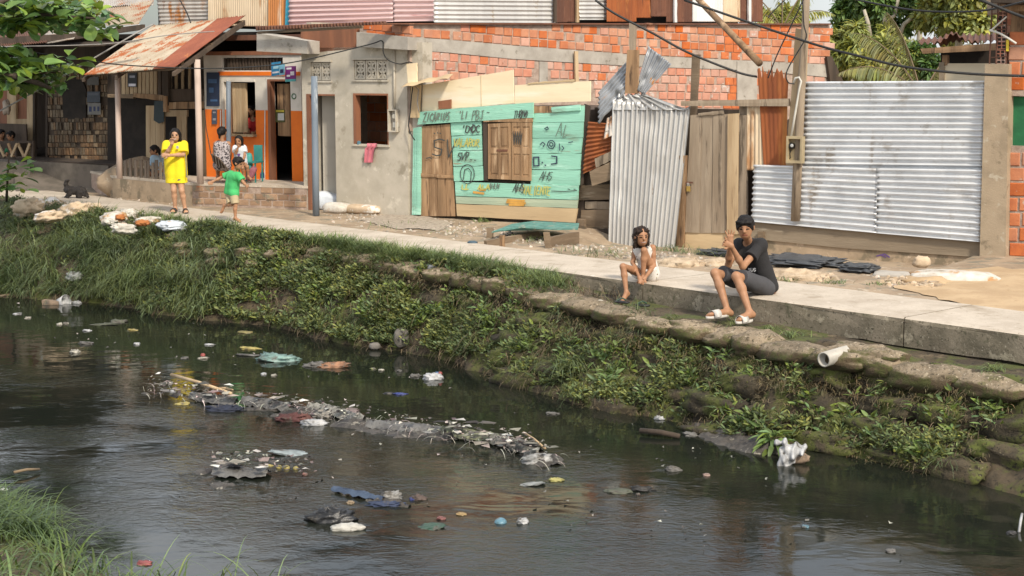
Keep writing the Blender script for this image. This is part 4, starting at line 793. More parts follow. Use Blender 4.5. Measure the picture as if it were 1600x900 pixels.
t = thing('railing', 'low wooden railing with crossed pale slats at the far left', 'railing', F.pt(Ul(20), LV + .9, .57)); RV = LV + .9
for x0, y0, x1, y1, mm in ((-60, 222, 50, 222, 'wooddark'), (-60, 246, 50, 246, 'wooddark'), (12, 224, 20, 245, 'wood'), (26, 224, 17, 245, 'woodlight'), (27, 224, 37, 245, 'woodlight'), (46, 224, 38, 245, 'woodlight'), (-4, 224, 6, 245, 'woodlight')):
    w = 1.6; dx, dy = x1 - x0, y1 - y0; L = math.hypot(dx, dy); nx, ny = -dy / L * w, dx / L * w
    slab('rail' if dy == 0 else 'slat', F, [(x0 + nx, y0 + ny), (x0 - nx, y0 - ny), (x1 - nx, y1 - ny), (x1 + nx, y1 + ny)], RV + (.0 if dy == 0 else (.035 if dx > 0 else .06)), .03, M[mm], t)
slab('post', F, [(48, 220), (52, 220), (52, 248), (48, 248)], RV, .05, M['wooddark'], t)
# heap of sand under the awning
o = lump('sand_heap', F.pt(Ul(214, -.4), -.5, .26), (2.0, .9, 1.05), M['dirt'], seed=2, amp=.10, power=1.35, nu=32, nv=20); tag(o, 'heap of grey sand behind the picket fence', 'sand heap')
# picket fence on the porch edge
M['picket'] = mat('grey brown pickets', (.20, .155, .115), (.13, .10, .075), 5, V1, bump=.5, rough=.94, rnd=.25)
t = thing('picket_fence', 'short fence of weathered grey pickets on the porch edge', 'fence', (*A[:2], ZF)); PF = Frame(A, B_ - A)
for i, (x, top, w) in enumerate(((183, 252, 4), (189, 249, 4.5), (195.5, 250, 5), (203, 247, 4.2), (211.5, 250, 4.5), (220, 250, 4), (227, 252, 4), (231, 251, 3.6), (238, 254, 4), (243.5, 250, 4.6), (250, 253, 4), (256.5, 251, 4.4))):
    w *= .78
    plank('picket', PF, [(x - w / 2, top + random.uniform(-1, 1)), (x + w / 2, top), (x + w / 2, 281 + (x - 180) * .04), (x - w / 2, 281 + (x - 180) * .04)], -.05, .025, M['picket'], t)
for y in (258, 274): plank('rail', PF, [(180, y), (260, y + 3), (260, y + 6), (180, y + 3.2)], -.08, .03, M['woodgrey'], t)
# ------------------------------------------------------------------ the mint green shack
t = thing('green_shack', 'low wooden shack of mint green boards covered in scrawled writing', 'shack', F.pt(U(780), 0, 0))
def g3(pts): return [(640 + x / 3.462, 90 + y / 3.462) for x, y in pts]
MB().fbox(F, U(650), U(907), -.3, Z(780, 170), -3.5, -.12).done('body', M['wooddark'], t)
def sh_b(q, m='green', v=.0, name='board', th=.03): return plank(name, F, g3(q), v, th, M[m], t)
b_top = sh_b([(55, 292), (668, 242), (668, 325), (42, 362)], 'green', .035, 'lintel_board')
for i, q in enumerate(([(40, 378), (62, 374), (56, 850), (34, 850)], [(30, 380), (41, 378), (34, 850), (22, 850)], [(20, 382), (30, 380), (22, 850), (12, 850)])): sh_b(q, 'green', .02 - .012 * i, 'jamb_board')
rows = [[(222, 352), (388, 345), (388, 416), (226, 423)], [(227, 426), (388, 419), (391, 499), (230, 503)], [(233, 506), (392, 503), (394, 584), (236, 587)], [(237, 590), (396, 587), (398, 665), (240, 668)]]
for i, q in enumerate(rows): sh_b(q, 'green', .004 * (i % 2))
for i, q in enumerate(([(668, 300), (945, 256), (941, 347), (667, 351)], [(666, 354), (939, 350), (936, 433), (664, 436)], [(665, 439), (935, 436), (926, 517), (662, 519)], [(661, 522), (926, 520), (921, 606), (658, 605)], [(656, 608), (922, 609), (918, 691), (655, 684)])): sh_b(q, 'green', .004 * (i % 2) - .006)
sh_b([(245, 672), (655, 686), (912, 694), (910, 770), (250, 749)][:1] + [(912, 692), (909, 769), (249, 748)], 'green', .008); sh_b([(249, 751), (909, 772), (904, 815), (252, 789)], 'greenpale', .0); sh_b([(252, 792), (908, 817), (895, 893), (256, 856)], 'plyd', .012, 'foot_board')
sh_b([(766, 268), (920, 254), (922, 285), (770, 296)], 'green', .03, 'patch_board'); sh_b([(672, 262), (768, 262), (768, 298), (672, 299)], 'wood', .0, 'patch_board')
sh_b([(945, 250), (977, 262), (974, 330), (925, 640), (920, 640), (940, 340)][:1] + [(976, 262), (935, 690), (918, 690)], 'wooddark', -.03, 'corner_board')
# door of brown boards in two halves
def leaf(q, k, name):
    a = np.array(g3(q)); d = thing  # boards share the outline
    for i in range(k):
        s0, s1 = i / k, (i + 1) / k - .012
        top0, top1 = a[0] + (a[1] - a[0]) * s0, a[0] + (a[1] - a[0]) * s1; bo0, bo1 = a[3] + (a[2] - a[3]) * s0, a[3] + (a[2] - a[3]) * s1
        plank(name, F, [top0, top1, bo1, bo0], -.01 - .004 * (i % 2), .03, M['wood'], t)
leaf([(66, 372), (220, 360), (236, 636), (62, 626)], 3, 'door_board'); leaf([(62, 645), (240, 655), (249, 858), (60, 858)], 4, 'door_board')
sh_b([(62, 626), (236, 637), (238, 655), (62, 644)], 'wood', .01, 'door_rail')
# shuttered window
sh_b([(396, 346), (420, 346), (424, 666), (402, 664)], 'wooddark', .01, 'window_post'); sh_b([(396, 336), (663, 326), (663, 350), (400, 348)], 'wood', .03, 'window_head')
for q in ([(424, 358), (546, 351), (549, 661), (424, 656)], [(551, 351), (661, 351), (657, 667), (552, 662)]):
    a = np.array(g3(q)); s = slab('shutter', F, a, .012, .03, M['wood'], t)
    def quad(s0, s1, r0, r1):
        def P(s_, r_): return (a[0] + (a[1] - a[0]) * s_) * (1 - r_) + (a[3] + (a[2] - a[3]) * s_) * r_
        return [P(s0, r0), P(s1, r0), P(s1, r1), P(s0, r1)]
    for s0, s1 in ((0, .10), (.45, .55), (.90, 1)): slab('stile', F, quad(s0, s1, .002, .998), .026, .014, M['wood'], s)
    for r0, r1 in ((0.002, .07), (.44, .54), (.93, .998)):
        for s0, s1 in ((.102, .448), (.552, .898)): slab('rail', F, quad(s0, s1, r0, r1), .025, .013, M['wood'], s)
    for s0, s1 in ((.16, .40), (.60, .84)):
        for r0, r1 in ((.11, .40), (.58, .89)): slab('panel', F, quad(s0, s1, r0, r1), .022, .010, M['wood'], s)
slab('latch', F, g3([(470, 497), (528, 497), (528, 508), (470, 508)]), .034, .008, M['rustdark'], t)
# cream boards nailed above it
o = plank('cream_board', F, g3([(72, 148), (560, 66), (565, 247), (66, 292)]), -.02, .02, M['ply']); tag(o, 'large cream plywood board over the mint shack, stepped up to the right', 'board')
slab('sheet_joint', F, g3([(384, 97), (386, 96), (388, 262), (386, 262)]), -.012, .006, M['plyd'], o)
hg = slab('hinge_block', F, g3([(154, 236), (222, 226), (222, 276), (156, 277)]), .02, .03, M['jamb'], o)
o = plank('cream_board', F, g3([(570, 150), (978, 126), (976, 236), (570, 249)]), -.03, .03, M['ply']); tag(o, 'lower cream board with a ragged brown upper edge at the shack top', 'board')
for k in range(5): plank('splinter', F, g3([(640 + k * 50, 138 - k * 4), (690 + k * 50, 130 - k * 3), (690 + k * 50, 142 - k * 3), (640 + k * 50, 146 - k * 3)]), -.018, .01, M['plyd'], o)
P4 = [F.hit(636, 129, -.1), F.hit(708, 115, -.1), F.hit(700, 122, .35), F.hit(626, 137, .35)]
o = sheet('small_canopy', P4, M['plyd'], None, ribs='v', pitch=.4, amp=.012, nrm=np.array([0, -.3, .9])); tag(o, 'small warped cream canopy board by the grey house corner', 'board')
o = plank('side_board', F, [(642, 133), (657, 133), (655, 184), (641, 184)], .05, .03, M['plyd']); tag(o, 'narrow cream board with loose cables beside the shack lintel', 'board')
o = plank('side_board', F, [(635, 100), (651, 98), (651, 128), (637, 130)], .0, .03, M['ply']); tag(o, 'pale narrow board on the corner of the grey house', 'board')
K = M['black']
tag(MB().tube([F.hit(x, y, .1) for x, y in ((645, 136), (643, 150), (641, 175), (638, 196), (641, 208), (648, 219))], .010).done('cable', K, None, True), 'black cable hanging down beside the mint shack jamb', 'cable')
tag(MB().tube([F.hit(x, y, .11) for x, y in ((648, 134), (654, 140), (652, 160), (655, 176))], .009).done('cable', M['greywire'], None, True), 'short looped cable on the narrow cream board', 'cable')
# writing on the shack
I, IB, IY, IF_ = M['ink'], M['inkblue'], M['inkyellow'], M['inkfaint']
def tx(s, x, y, w, h, m, r=.6, v=.049, sl=0.0, lean=.15, nm='graffiti'): return text(nm, s, F, 640 + x / 3.462, 90 + y / 3.462, w / 3.462, h / 3.462, v, r, m, t, sl, lean)
tx('ZICARIUS', 72, 345, 18, 44, IF_, .8, sl=-.05); tx("'LI", 262, 333, 17, 42, IF_, .75, sl=-.05); tx('PBJ', 334, 340, 22, 50, IF_, .6, sl=-.05); tx('-', 415, 306, 20, 20, I, .6); tx('TH0N0', 562, 328, 15, 40, I, .55, sl=-.05)
tx("'DC", 276, 405, 26, 38, I, .85, .019); tx('DC', 336, 403, 22, 36, I, .85, .019); tx('VALAROR', 236, 482, 20, 42, IY, .8, .019); tx('SVP..', 256, 556, 22, 42, I, .75, .019)
strokes('graffiti', F, [g3([(300 + 38 * math.cos(k * .35) + 12, 630 - 52 * math.sin(k * .35)) for k in range(19)]), g3([(290, 662), (298, 606), (318, 598), (334, 620), (330, 668)])], .019, .6, I, t)
tx('SV', 118, 540, 66, 105, I, .95, .016); strokes('graffiti', F, [g3([(132, 408), (136, 412)]), g3([(150, 406), (154, 410)]), g3([(164, 408), (168, 412)]), g3([(90, 545), (110, 540), (120, 548)])], .016, .8, I, t)
tx('AL', 790, 425, 34, 66, IF_, .55, .016, lean=.25); strokes('graffiti', F, [g3([(766 + 20 * math.cos(k * .5), 470 + 22 * math.sin(k * .5)) for k in range(14)]), g3([(766 + 9 * math.cos(k * .6), 470 + 10 * math.sin(k * .6)) for k in range(11)]), g3([(706, 470), (720, 458), (732, 468), (722, 482)]), g3([(810, 466), (812, 502)]), g3([(824, 478), (834, 490), (826, 500)]), g3([(860, 460), (882, 455)]), g3([(730, 385), (745, 374), (750, 386), (736, 392)])], .016, .7, IB, t)
strokes('graffiti', F, [g3([(670, 540), (698, 538), (700, 584), (672, 586), (670, 540)]), g3([(768, 532), (796, 536), (796, 572), (766, 576)]), g3([(716, 566), (720, 570)]), g3([(732, 580), (736, 584)])], .016, .95, IB, t)
tx('AHS', 700, 664, 22, 46, I, .5, .016, lean=.35); tx('AHS', 556, 728, 21, 48, I, .6, .026, lean=.25); tx('AHLM', 428, 710, 14, 28, IF_, .55, .026); tx('VALIENTE', 610, 738, 19, 44, IY, .8, .026, sl=.04); tx('LL  ALA', 280, 712, 22, 24, IY, .9, .026)
strokes('paint_splash', F, [g3([(530, 770), (620, 775)]), g3([(526, 782), (624, 788)]), g3([(540, 796), (616, 798)]), g3([(346, 728), (400, 735)]), g3([(380, 715), (408, 716)])], .020, 1.7, M['inkorange'], t)
strokes('graffiti', F, [g3([(768, 722), (840, 724), (905, 718)]), g3([(888, 712), (896, 712)]), g3([(856, 710), (866, 714)])], .026, .6, I, t); strokes('graffiti', F, [g3([(560 + 6 * k, 400 + (k % 2) * 60), (566 + 6 * k, 470 - (k % 2) * 60)]) for k in range(8)], .040, .6, I, t)
# ------------------------------------------------------------------ odds and ends between the shack and the shining sheet
def wd(name, pix, v, m, lab, cat='board', th=.035): return tag(plank(name, F, pix, v, th, M[m]), lab, cat)
MB().fbox(F, U(905), U(1180), -.5, Z(1000, 170), -.6, -.5).done('yard_fence', M['wooddark']); tag(bpy.data.objects['yard_fence'], 'dark board fence behind the leaning sheets', 'fence')
wd('board', [(906, 290), (953, 288), (952, 312), (904, 313)], -.10, 'woodh', 'weathered dark board at knee height beside the shack corner')
wd('board', [(914, 315), (952, 315), (952, 327), (914, 326)], -.12, 'woodgrey', 'thin grey board between two darker boards beside the shack')
wd('board', [(908, 328), (952, 327), (951, 357), (906, 360)], -.10, 'woodh', 'wide dark board low beside the shining sheet')
wd('board', [(911, 360), (951, 358), (950, 390), (908, 392)], -.06, 'wooddark', 'lowest dark board beside the foot of the shining sheet')
wd('board', [(907, 268), (953, 262), (953, 288), (906, 290)], -.14, 'wooddark', 'dark board under the rusty sheet by the shack')
wd('stake', [(902, 342), (913, 343), (914, 395), (903, 396)], .12, 'woodh', 'short thick stake by the sunken frame at the shack corner', 'stake', .07)
o = psheet('rusty_sheet', F, [(919, 190), (958, 193), (957, 252), (910, 272)], .02, M['rust'], ribs='h', pitch=.08, amp=.016, seed=5, dent=.02); tag(o, 'rusty brown sheet propped beside the shack corner', 'metal sheet')
wd('plank_piece', [(929, 248), (955, 236), (956, 250), (931, 262)], .08, 'woodgrey', 'short grey plank leaning over the rusty sheet', 'plank'); wd('plank_piece', [(921, 268), (956, 252), (956, 280), (925, 291)], .11, 'woodh', 'short pitted plank leaning below the grey one', 'plank')
def d3(x, y): return (800 + x / 4, y / 4)
PA = [F.hit(*d3(712, 392), -.25), F.hit(*d3(712, 590), -.02), F.hit(*d3(545, 775), .10), F.hit(*d3(540, 575), -.1)]
o = sheet('bent_sheet', [F.hit(*d3(716, 385), -.30), F.hit(*d3(716, 570), -.05), F.hit(*d3(540, 775), .12), F.hit(*d3(542, 575), -.15)], M['bluezinc'], None, ribs='v', pitch=.085, amp=.018, nrm=np.array([-.75, -.6, .2]), dent=.03, seed=3); tag(o, 'bent blue grey sheet left of the dark post', 'metal sheet')
o = sheet('bent_sheet', [F.hit(*d3(850, 285), -.28), F.hit(*d3(998, 402), -.22), F.hit(*d3(830, 592), -.02), F.hit(*d3(772, 560), -.1)], M['bluezinc'], None, ribs='v', pitch=.09, amp=.018, nrm=np.array([-.2, -.9, .3]), dent=.03, seed=8); tag(o, 'bent grey sheet with rusty end right of the dark post', 'metal sheet')
o = sheet('bent_sheet', [F.hit(948, 185, .0), F.hit(957, 180, .02), F.hit(956, 212, .12), F.hit(943, 218, .12)], M['zincrust'], None, ribs='v', pitch=.08, amp=.014, nrm=F.n3, dent=.02, seed=9); tag(o, 'small rusty curled sheet end by the shining sheet', 'metal sheet')
wd('post', [(983, 36), (992, 37), (990, 78), (983, 78)], -.05, 'woodgrey', 'upper grey length of the post against the brick wall', 'post', .08); wd('post', [(980, 78), (995, 78), (994, 146), (976, 146)], -.04, 'wood', 'thick dark wooden post behind the shining sheet', 'post', .09)
P4 = [F.hit(957, 158, .02), F.hit(1079, 168, -.05), F.hit(1053, 402, .22), F.hit(950, 388, .30)]
o = sheet('leaning_sheet', P4, M['zincgate'], None, ribs='v', pitch=.088, amp=.022, nrm=F.n3, dent=.014, rag=.03, along=40, seed=2); tag(o, 'tall shining corrugated sheet leaning upright as a gate', 'metal sheet')
sheet('crumpled_top', [F.hit(966, 146, -.06), F.hit(1010, 148, -.06), F.hit(1076, 172, .0), F.hit(958, 172, .04)], M['zincgate'], o, ribs='v', pitch=.09, amp=.022, nrm=F.n3, dent=.04, rag=.03, seed=6)
wd('post', [(1061, 243), (1072, 243), (1067, 386), (1056, 385)], .03, 'wood', 'slim brown post at the edge of the shining sheet', 'post', .07)
t = thing('plank_door', 'door of tall weathered grey planks fastened with a padlock', 'door', F.pt(U(1110), 0, -.2))
for i, q in enumerate(([(1079, 180), (1096, 179), (1092, 364), (1070, 363)], [(1096.5, 179), (1114, 178), (1112, 364), (1092.5, 364)], [(1114.5, 180), (1137, 178), (1136, 364), (1112.5, 364)])): plank('plank', F, q, -.02 - .01 * (i % 2), .03, M['woodgrey'], t)
plank('plank', F, [(1137, 178), (1154, 177), (1152, 366), (1135, 366)], .02, .035, M['woodlight'], t); plank('plank', F, [(1154, 180), (1166, 180), (1165, 366), (1152, 366)], .0, .03, M['woodgrey'], t)
plank('torn_plank', F, [(1091, 177), (1130, 172), (1131, 178), (1090, 181)], .0, .02, M['woodgrey'], t)
lk = MB().pbox(F, 1072.5, 1077.5, 291, 299, .03, .03).done('padlock', Mf('brass', (.42, .27, .06), .4), t); MB().tube([F.hit(1073.5, 291, .015), F.hit(1074, 286, .02), F.hit(1076, 286, .02), F.hit(1076.7, 291, .015)], .006, 6).done('shackle', M['zincworn'], lk); MB().pbox(F, 1071, 1082, 284, 286.5, .018, .012).done('hasp', M['rustdark'], t)
wd('board', [(1066, 361), (1176, 364), (1176, 396), (1066, 389)], -.04, 'plyd', 'pale brown board along the foot of the plank door')
wd('rail', [(1064, 158), (1232, 154), (1233, 166), (1064, 165.5)], .05, 'woodgrey', 'long grey rail across the top of the plank door', 'rail', .06)
wd('post', [(1081, 85), (1092, 85), (1086, 182), (1077, 182)], -.18, 'woodh', 'dark upright post in front of the pale bricks', 'post', .07)
wd('post', [(1155, 165), (1167, 165), (1166, 350), (1153, 352)], -.05, 'woodgrey', 'grey post at the right edge of the plank door', 'post', .06)
o = psheet('rust_panel', F, [(1167, 166), (1196, 166), (1196, 266), (1166, 266)], -.03, M['creamsheet'], ribs='v', pitch=.07, amp=.010, seed=4); tag(o, 'cream panel with rust stripes between the door and the rust sheet', 'metal sheet')
o = psheet('rust_panel', F, [(1183, 100), (1231, 118), (1229, 262), (1193, 262)], -.015, M['rust'], ribs='v', pitch=.09, amp=.004, rag=.10, seed=7); tag(o, 'deep orange rust sheet with torn top beside the utility pole', 'metal sheet')
o = plank('backing_plank', F, [(1243, 44), (1262, 48), (1253, 258), (1228, 258)], .0, .05, M['woodlight']); tag(o, 'broad pale plank behind the utility pole', 'plank')
o = MB().tube([F.hit(1263, -60, .12), F.hit(1258, 40, .12), F.hit(1252, 140, .12), F.hit(1246, 262, .10), F.hit(1243, 345, .08)], [.05, .055, .062, .07, .075], 10).done('utility_pole', M['woodgrey'], None, True); tag(o, 'wooden utility pole carrying wires beside the zinc fence', 'pole')
t = thing('meter_box', 'beige open meter box with a round black meter on the pole', 'meter', F.hit(1241, 234, .2))
holed('case', F, U(1229, .25), U(1254, .25), Z(1240, 255, .25), Z(1240, 213, .25), [(U(1232, .25), U(1251, .25), Z(1240, 251, .25), Z(1240, 217, .25))], .14, .25, Mf('beige box', (.40, .32, .19)), t)
MB().pbox(F, 1231, 1252, 216, 252, .16, .02).done('back_plate', Mf('beige plate', (.33, .26, .15)), t)
mtr = MB().lathe(F.hit(1238, 228, .16), [(.05, 0), (.05, .05), (.045, .07), (.02, .075)], (*F.n, 0), 16).done('meter', Mf('meter black', (.015, .015, .015), .3), t, True); MB().lathe(F.hit(1237.4, 227.5, .236), [(.026, 0), (.024, .006), (.01, .008)], (*F.n, 0), 12).done('dial', Mf('meter glass', (.55, .55, .52), .2), mtr)
MB().tube([F.hit(1236, 234, .19), F.hit(1234, 240, .2), F.hit(1235, 246, .19), F.hit(1233, 249, .18)], .008, 6).done('loose_wire', K, t)
o = MB().tube([F.hit(x, y, .17) for x, y in ((1240, 130), (1243, 122), (1249, 121), (1252, 127), (1250, 135), (1243, 175), (1236.5, 213))], .018, 8).done('conduit', M['pvc'], None, True); tag(o, 'white hooked conduit pipe dropping to the meter box', 'conduit')
o = MB().tube([dp(1075, -24, 27.6), dp(1092, 0, 27.2), dp(1140, 50, 26), dp(1187, 99, 25)], [.05, .052, .055, .058], 9).done('leaning_pole', M['wood'], None, True); tag(o, 'thin brown pole leaning across the top of the brick wall', 'pole')
# ------------------------------------------------------------------ the zinc fence and the pillar
t = thing('zinc_fence', 'fence of bright zinc sheets with level ribs on a concrete footing', 'fence', F.pt(U(1360), 0, -.2))
psheet('upper_sheet', F, [(1258, 127.5), (1541, 126), (1536, 266), (1254, 262)], .0, M['zinc'], t, ribs='h', pitch=.0875, amp=.030, dent=.012, along=40, seed=1)
psheet('lower_sheet', F, [(1178, 257), (1372, 263), (1370, 364), (1174, 346)], .05, M['zinc'], t, ribs='h', pitch=.0875, amp=.030, dent=.012, along=30, seed=2)
psheet('lower_sheet', F, [(1370, 262.5), (1536, 265), (1532, 378), (1368, 364)], .065, M['zinc'], t, ribs='h', pitch=.0875, amp=.030, dent=.012, along=30, seed=3)
M['footing'] = mat('stained footing', (.27, .215, .15), (.20, .155, .105), 3, V2, bump=.4, bscale=40, rough=.95, spots=[((.10, .08, .055), 4, .55, .68, V2), ((.36, .30, .22), 6, .62, .72)])
slab('footing_beam', F, [(1174, 344), (1368, 361), (1532, 375), (1532, 402), (1320, 388), (1174, 373)], .02, .18, M['footing'], t)
slab('footing_wall', F, [(1174, 372), (1532, 401), (1532, 440), (1174, 420)], -.01, .14, M['porchplaster'], t)
strokes('paint_mark', F, [[(1370, 400), (1382, 397), (1390, 402)], [(1365, 417), (1369, 408)], [(1376, 398), (1384, 402)]], -.005, 1.0, M['inkpurple'], t)
pbox('footing_stub', F, 1184, 1193, 362, 388, .08, .08, M['woodh'], t)
MB().fbox(F, U(1258), U(1536), -.3, Z(1400, 130), -.17, -.10).done('fence_batten', M['wooddark'], t)
t = thing('concrete_pillar', 'tall rendered concrete pillar between the zinc fence and the brick house', 'pillar', F.pt(U(1555), 0, -.2))
slab('shaft', F, [(1539, 100), (1576, 100), (1571, 428), (1530, 424)], .14, .32, M['pillar'], t)
t = thing('rubble_bag', 'big sand coloured sack lying burst open before the pillar', 'sack', gp(1480, 432, -.2)); 
lump('bag', gp(1488, 440, -.05) + np.array([0, 0, .02]), (1.15, .5, .24), M['sack'], t, rot=-.35, seed=3, amp=.16, power=.7); lump('spill', gp(1450, 443, -.05), (.7, .4, .16), M['sand'], t, rot=-.3, seed=8, amp=.3)
o = lump('stone_block', gp(1393, 438, -.1) + np.array([0, 0, .0]), (.48, .36, .22), M['cbeam'], rot=-.4, seed=5, amp=.10, power=.35); tag(o, 'rough concrete block lying by the foot of the zinc fence', 'block')
# right hand brick house
t = thing('brick_house', 'house of orange hollow bricks at the right edge with a green curtained window', 'house', F.pt(U(1640), 0, -.2)); RV = -.02
hwn = (U(1577.5, RV), U(1660, RV), Z(1590, 228, RV), Z(1590, 150, RV))
holed('wall_body', F, U(1572, RV), U(1790, RV), -.4, Z(1590, 50, RV), [hwn], RV - .16, RV - .012, M['mortar'], t)
rnd = random.Random(3)
for k, y in enumerate(np.arange(60, 418, 23.6)):
    x = 1575 + (8 if k % 2 else 0) - (12 if k % 2 else 0)
    while x < 1700:
        w = 31 if rnd.random() < .75 else 20; xa, xb = max(x, 1574), x + w
        if xb - xa > 6 and not (y + 9 > 150 and y - 9 < 228): brick(F, ((xa + xb) / 2, y), xb - xa - 3.5, 20.5, RV, M['brick'], 'orange', t, slope=.03)
        elif xb - xa > 6 and xa > 1660: pass
        x += w
slab('curtain', F, [(1579, 151), (1660, 151), (1660, 229), (1580, 228)], RV - .1, .02, mat('green cloth', (.02, .16, .06), (.014, .11, .045), 3, rough=.85, bump=.5, bscale=6), t)
slab('window_post', F, [(1570, 152), (1579, 152), (1577, 226), (1569, 226)], RV + .03, .1, M['wooddark'], t)
MB().fbox(F, U(1572, RV), U(1790, RV), -.4, 3.2, -4, -3.9).fbox(F, U(1572), U(1572) + .12, -.4, Z(1570, 52), -4, RV - .17).done('side_wall', M['mortar'], t)
slab('timber_gable', F, [(1556, -10), (1700, -10), (1700, 50), (1574, 50)], -.5, .08, M['wood'], t)
slab('eave', F, [(1545, -20), (1720, -20), (1720, 6), (1548, 4)], .35, 1.5, M['wooddark'], t); slab('eave_board', F, [(1541, 0), (1562, 0), (1562, 22), (1543, 24)], -.35, .04, M['woodgrey'], t)
slab('fascia', F, [(1562, 8), (1700, 10), (1700, 20), (1575, 17)], .1, .05, M['wood'], t)
# hollow bricks and rods above the pillar
t = thing('rebar_column', 'open stack of hollow bricks caged by rusty steel rods on the pillar', 'column', F.hit(1564, 100, .0))
for x, y in ((1564, 94), (1563, 84), (1565, 71), (1565, 59), (1565, 46), (1566, 33), (1567, 24)):
    hb = MB().pbox(F, x - 7, x + 7, y - 6, y + 5.6, -.02, .2).done('hollow_brick', M['brickpale'], t)
    for ex in (-3.4, 3.4):
        for ey in (-3, 2.6): MB().pbox(F, x + ex - 2.5, x + ex + 2.5, y + ey - 2, y + ey + 2, -.0185, .03).done('hole', M['darkroom'], hb)
for a, b in (((1546, 100), (1551, -6)), ((1556, 100), (1560, -6)), ((1572, 100), (1573, -6))): MB().tube([F.hit(*a, .02), F.hit(*b, .0)], .011, 6).done('rod', M['rustdark'], t)
for y in (22, 47, 90): MB().tube([F.hit(1549, y, .03), F.hit(1574, y - 2, .03)], .008, 6).done('tie', M['rustdark'], t)
MB().tube([F.hit(1546, 47, .05), F.hit(1562, 52, .08), F.hit(1576, 60, .09), F.hit(1588, 68, .08)], .016, 6).done('strap', M['pvc'], t); MB().tube([F.hit(1548, 48, .05), F.hit(1573, 26, .06)], .012, 6).done('strap', M['pvc'], t)
pbox('yellow_strip', F, 1572, 1576, 62, 80, .04, .02, Mf('yellow strip', (.65, .50, .03)), t)
# low roofed shed behind the zinc fence
t = thing('low_shed', 'low dark shed with a wavy iron roof behind the zinc fence', 'shed', F.pt(U(1500, -2), -2, 0)); HV = -1.6
MB().fbox(F, U(1467, HV), U(1600, HV), -.3, Z(1500, 99, HV), HV - .12, HV).done('front_wall', M['ply'], t); slab('wall_post', F, [(1467, 97), (1475, 97), (1475, 128), (1467, 128)], HV + .03, .1, M['pillar'], t)
sheet('roof_sheet', [F.hit(1440, 60, HV - 2.2), F.hit(1560, 52, HV - 2.2), F.hit(1562, 64, HV + .2), F.hit(1433, 68, HV + .2)], M['rustdark'], t, ribs='v', pitch=.10, amp=.022, nrm=np.array([0, 0, 1.]), dent=.05, seed=4)
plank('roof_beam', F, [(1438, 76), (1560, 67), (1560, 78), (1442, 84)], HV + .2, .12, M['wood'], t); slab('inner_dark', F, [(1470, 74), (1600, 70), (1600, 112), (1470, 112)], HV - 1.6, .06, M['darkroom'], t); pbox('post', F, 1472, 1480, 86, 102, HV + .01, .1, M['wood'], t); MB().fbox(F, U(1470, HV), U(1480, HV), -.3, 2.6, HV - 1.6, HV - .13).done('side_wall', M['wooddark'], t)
o = plank('dark_board', BW, [(1292, 88), (1300, 88), (1320, 132), (1298, 132)], .1, .06, M['wooddark']); tag(o, 'dark slanting board at the end of the brick wall', 'board')
# ================================================================== sandbags, plants, trees, cables
ANG = math.atan2(WK.d[1], WK.d[0])
t = thing('sandbag_wall', 'retaining bank of earth filled bags overgrown with moss and weeds', 'retaining wall', WK.pt(wku(1250), .5, -.6))
u = wku(505)
while u < wku(1640):
    L = random.uniform(.38, .70); px = float(np.interp(u, [wku(x) for x in range(300, 1700, 50)], range(300, 1700, 50)))
    sh = float(np.interp(u, *SH)); w = bank_w(u); zt = float(np.interp(u, *ZT))
    p = WK.pt(u + L / 2, w * (sh + .05) - .02 + random.uniform(-.03, .05), zt - .06 + random.uniform(-.03, .02) - (.05 if px < 900 else 0))
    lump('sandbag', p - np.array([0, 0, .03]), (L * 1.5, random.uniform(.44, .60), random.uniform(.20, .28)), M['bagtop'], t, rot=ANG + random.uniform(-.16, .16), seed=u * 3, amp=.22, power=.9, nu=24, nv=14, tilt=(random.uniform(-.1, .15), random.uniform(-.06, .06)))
    u += L
for row, z in enumerate((-.58, -.80, -1.03, -1.22)):
    u = wku(700 if row < 2 else 820) + row * .3
    while u < wku(1640):
        L = random.uniform(.5, .9); px = float(np.interp(u, [wku(x) for x in range(300, 1700, 50)], range(300, 1700, 50)))
        tt = np.linspace(0, 1, 40); zs = [bank(u + L / 2, q, False)[2] for q in tt]; tq = float(np.interp(-z, -np.array(zs), tt)); c = bank(u + L / 2, tq, False) - WK.n3 * .13
        c = c + WK.n3 * random.uniform(-.05, .08); c[2] = z + random.uniform(-.04, .04)
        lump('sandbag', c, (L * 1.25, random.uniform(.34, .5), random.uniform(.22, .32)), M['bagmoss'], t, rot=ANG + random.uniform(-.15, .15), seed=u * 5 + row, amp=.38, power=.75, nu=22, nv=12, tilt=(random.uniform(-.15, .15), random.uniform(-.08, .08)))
        u += L * random.uniform(.95, 1.15)
def bank_at(x, y):
    return min((bank(wku(x), q) for q in np.linspace(.02, 1.0, 80)), key=lambda p: abs(450 - FPX * np.dot(p - CAMP, _u) / np.dot(p - CAMP, _f) - y))
for x, y, w, h in ((318, 371, 46, 14), (345, 384, 34, 12), (392, 397, 44, 16), (432, 396, 50, 16), (470, 398, 36, 14), (405, 410, 44, 14), (452, 412, 44, 14), (355, 396, 30, 12)):
    p = bank_at(x, y); s = ppm(p[1]); lump('sandbag', p + WK.n3 * .05, (w / s, .42, h / s * 1.3), M['bagtop'], t, rot=ANG + random.uniform(-.15, .15), seed=x * .7, amp=.22, power=.85, nu=24, nv=14)
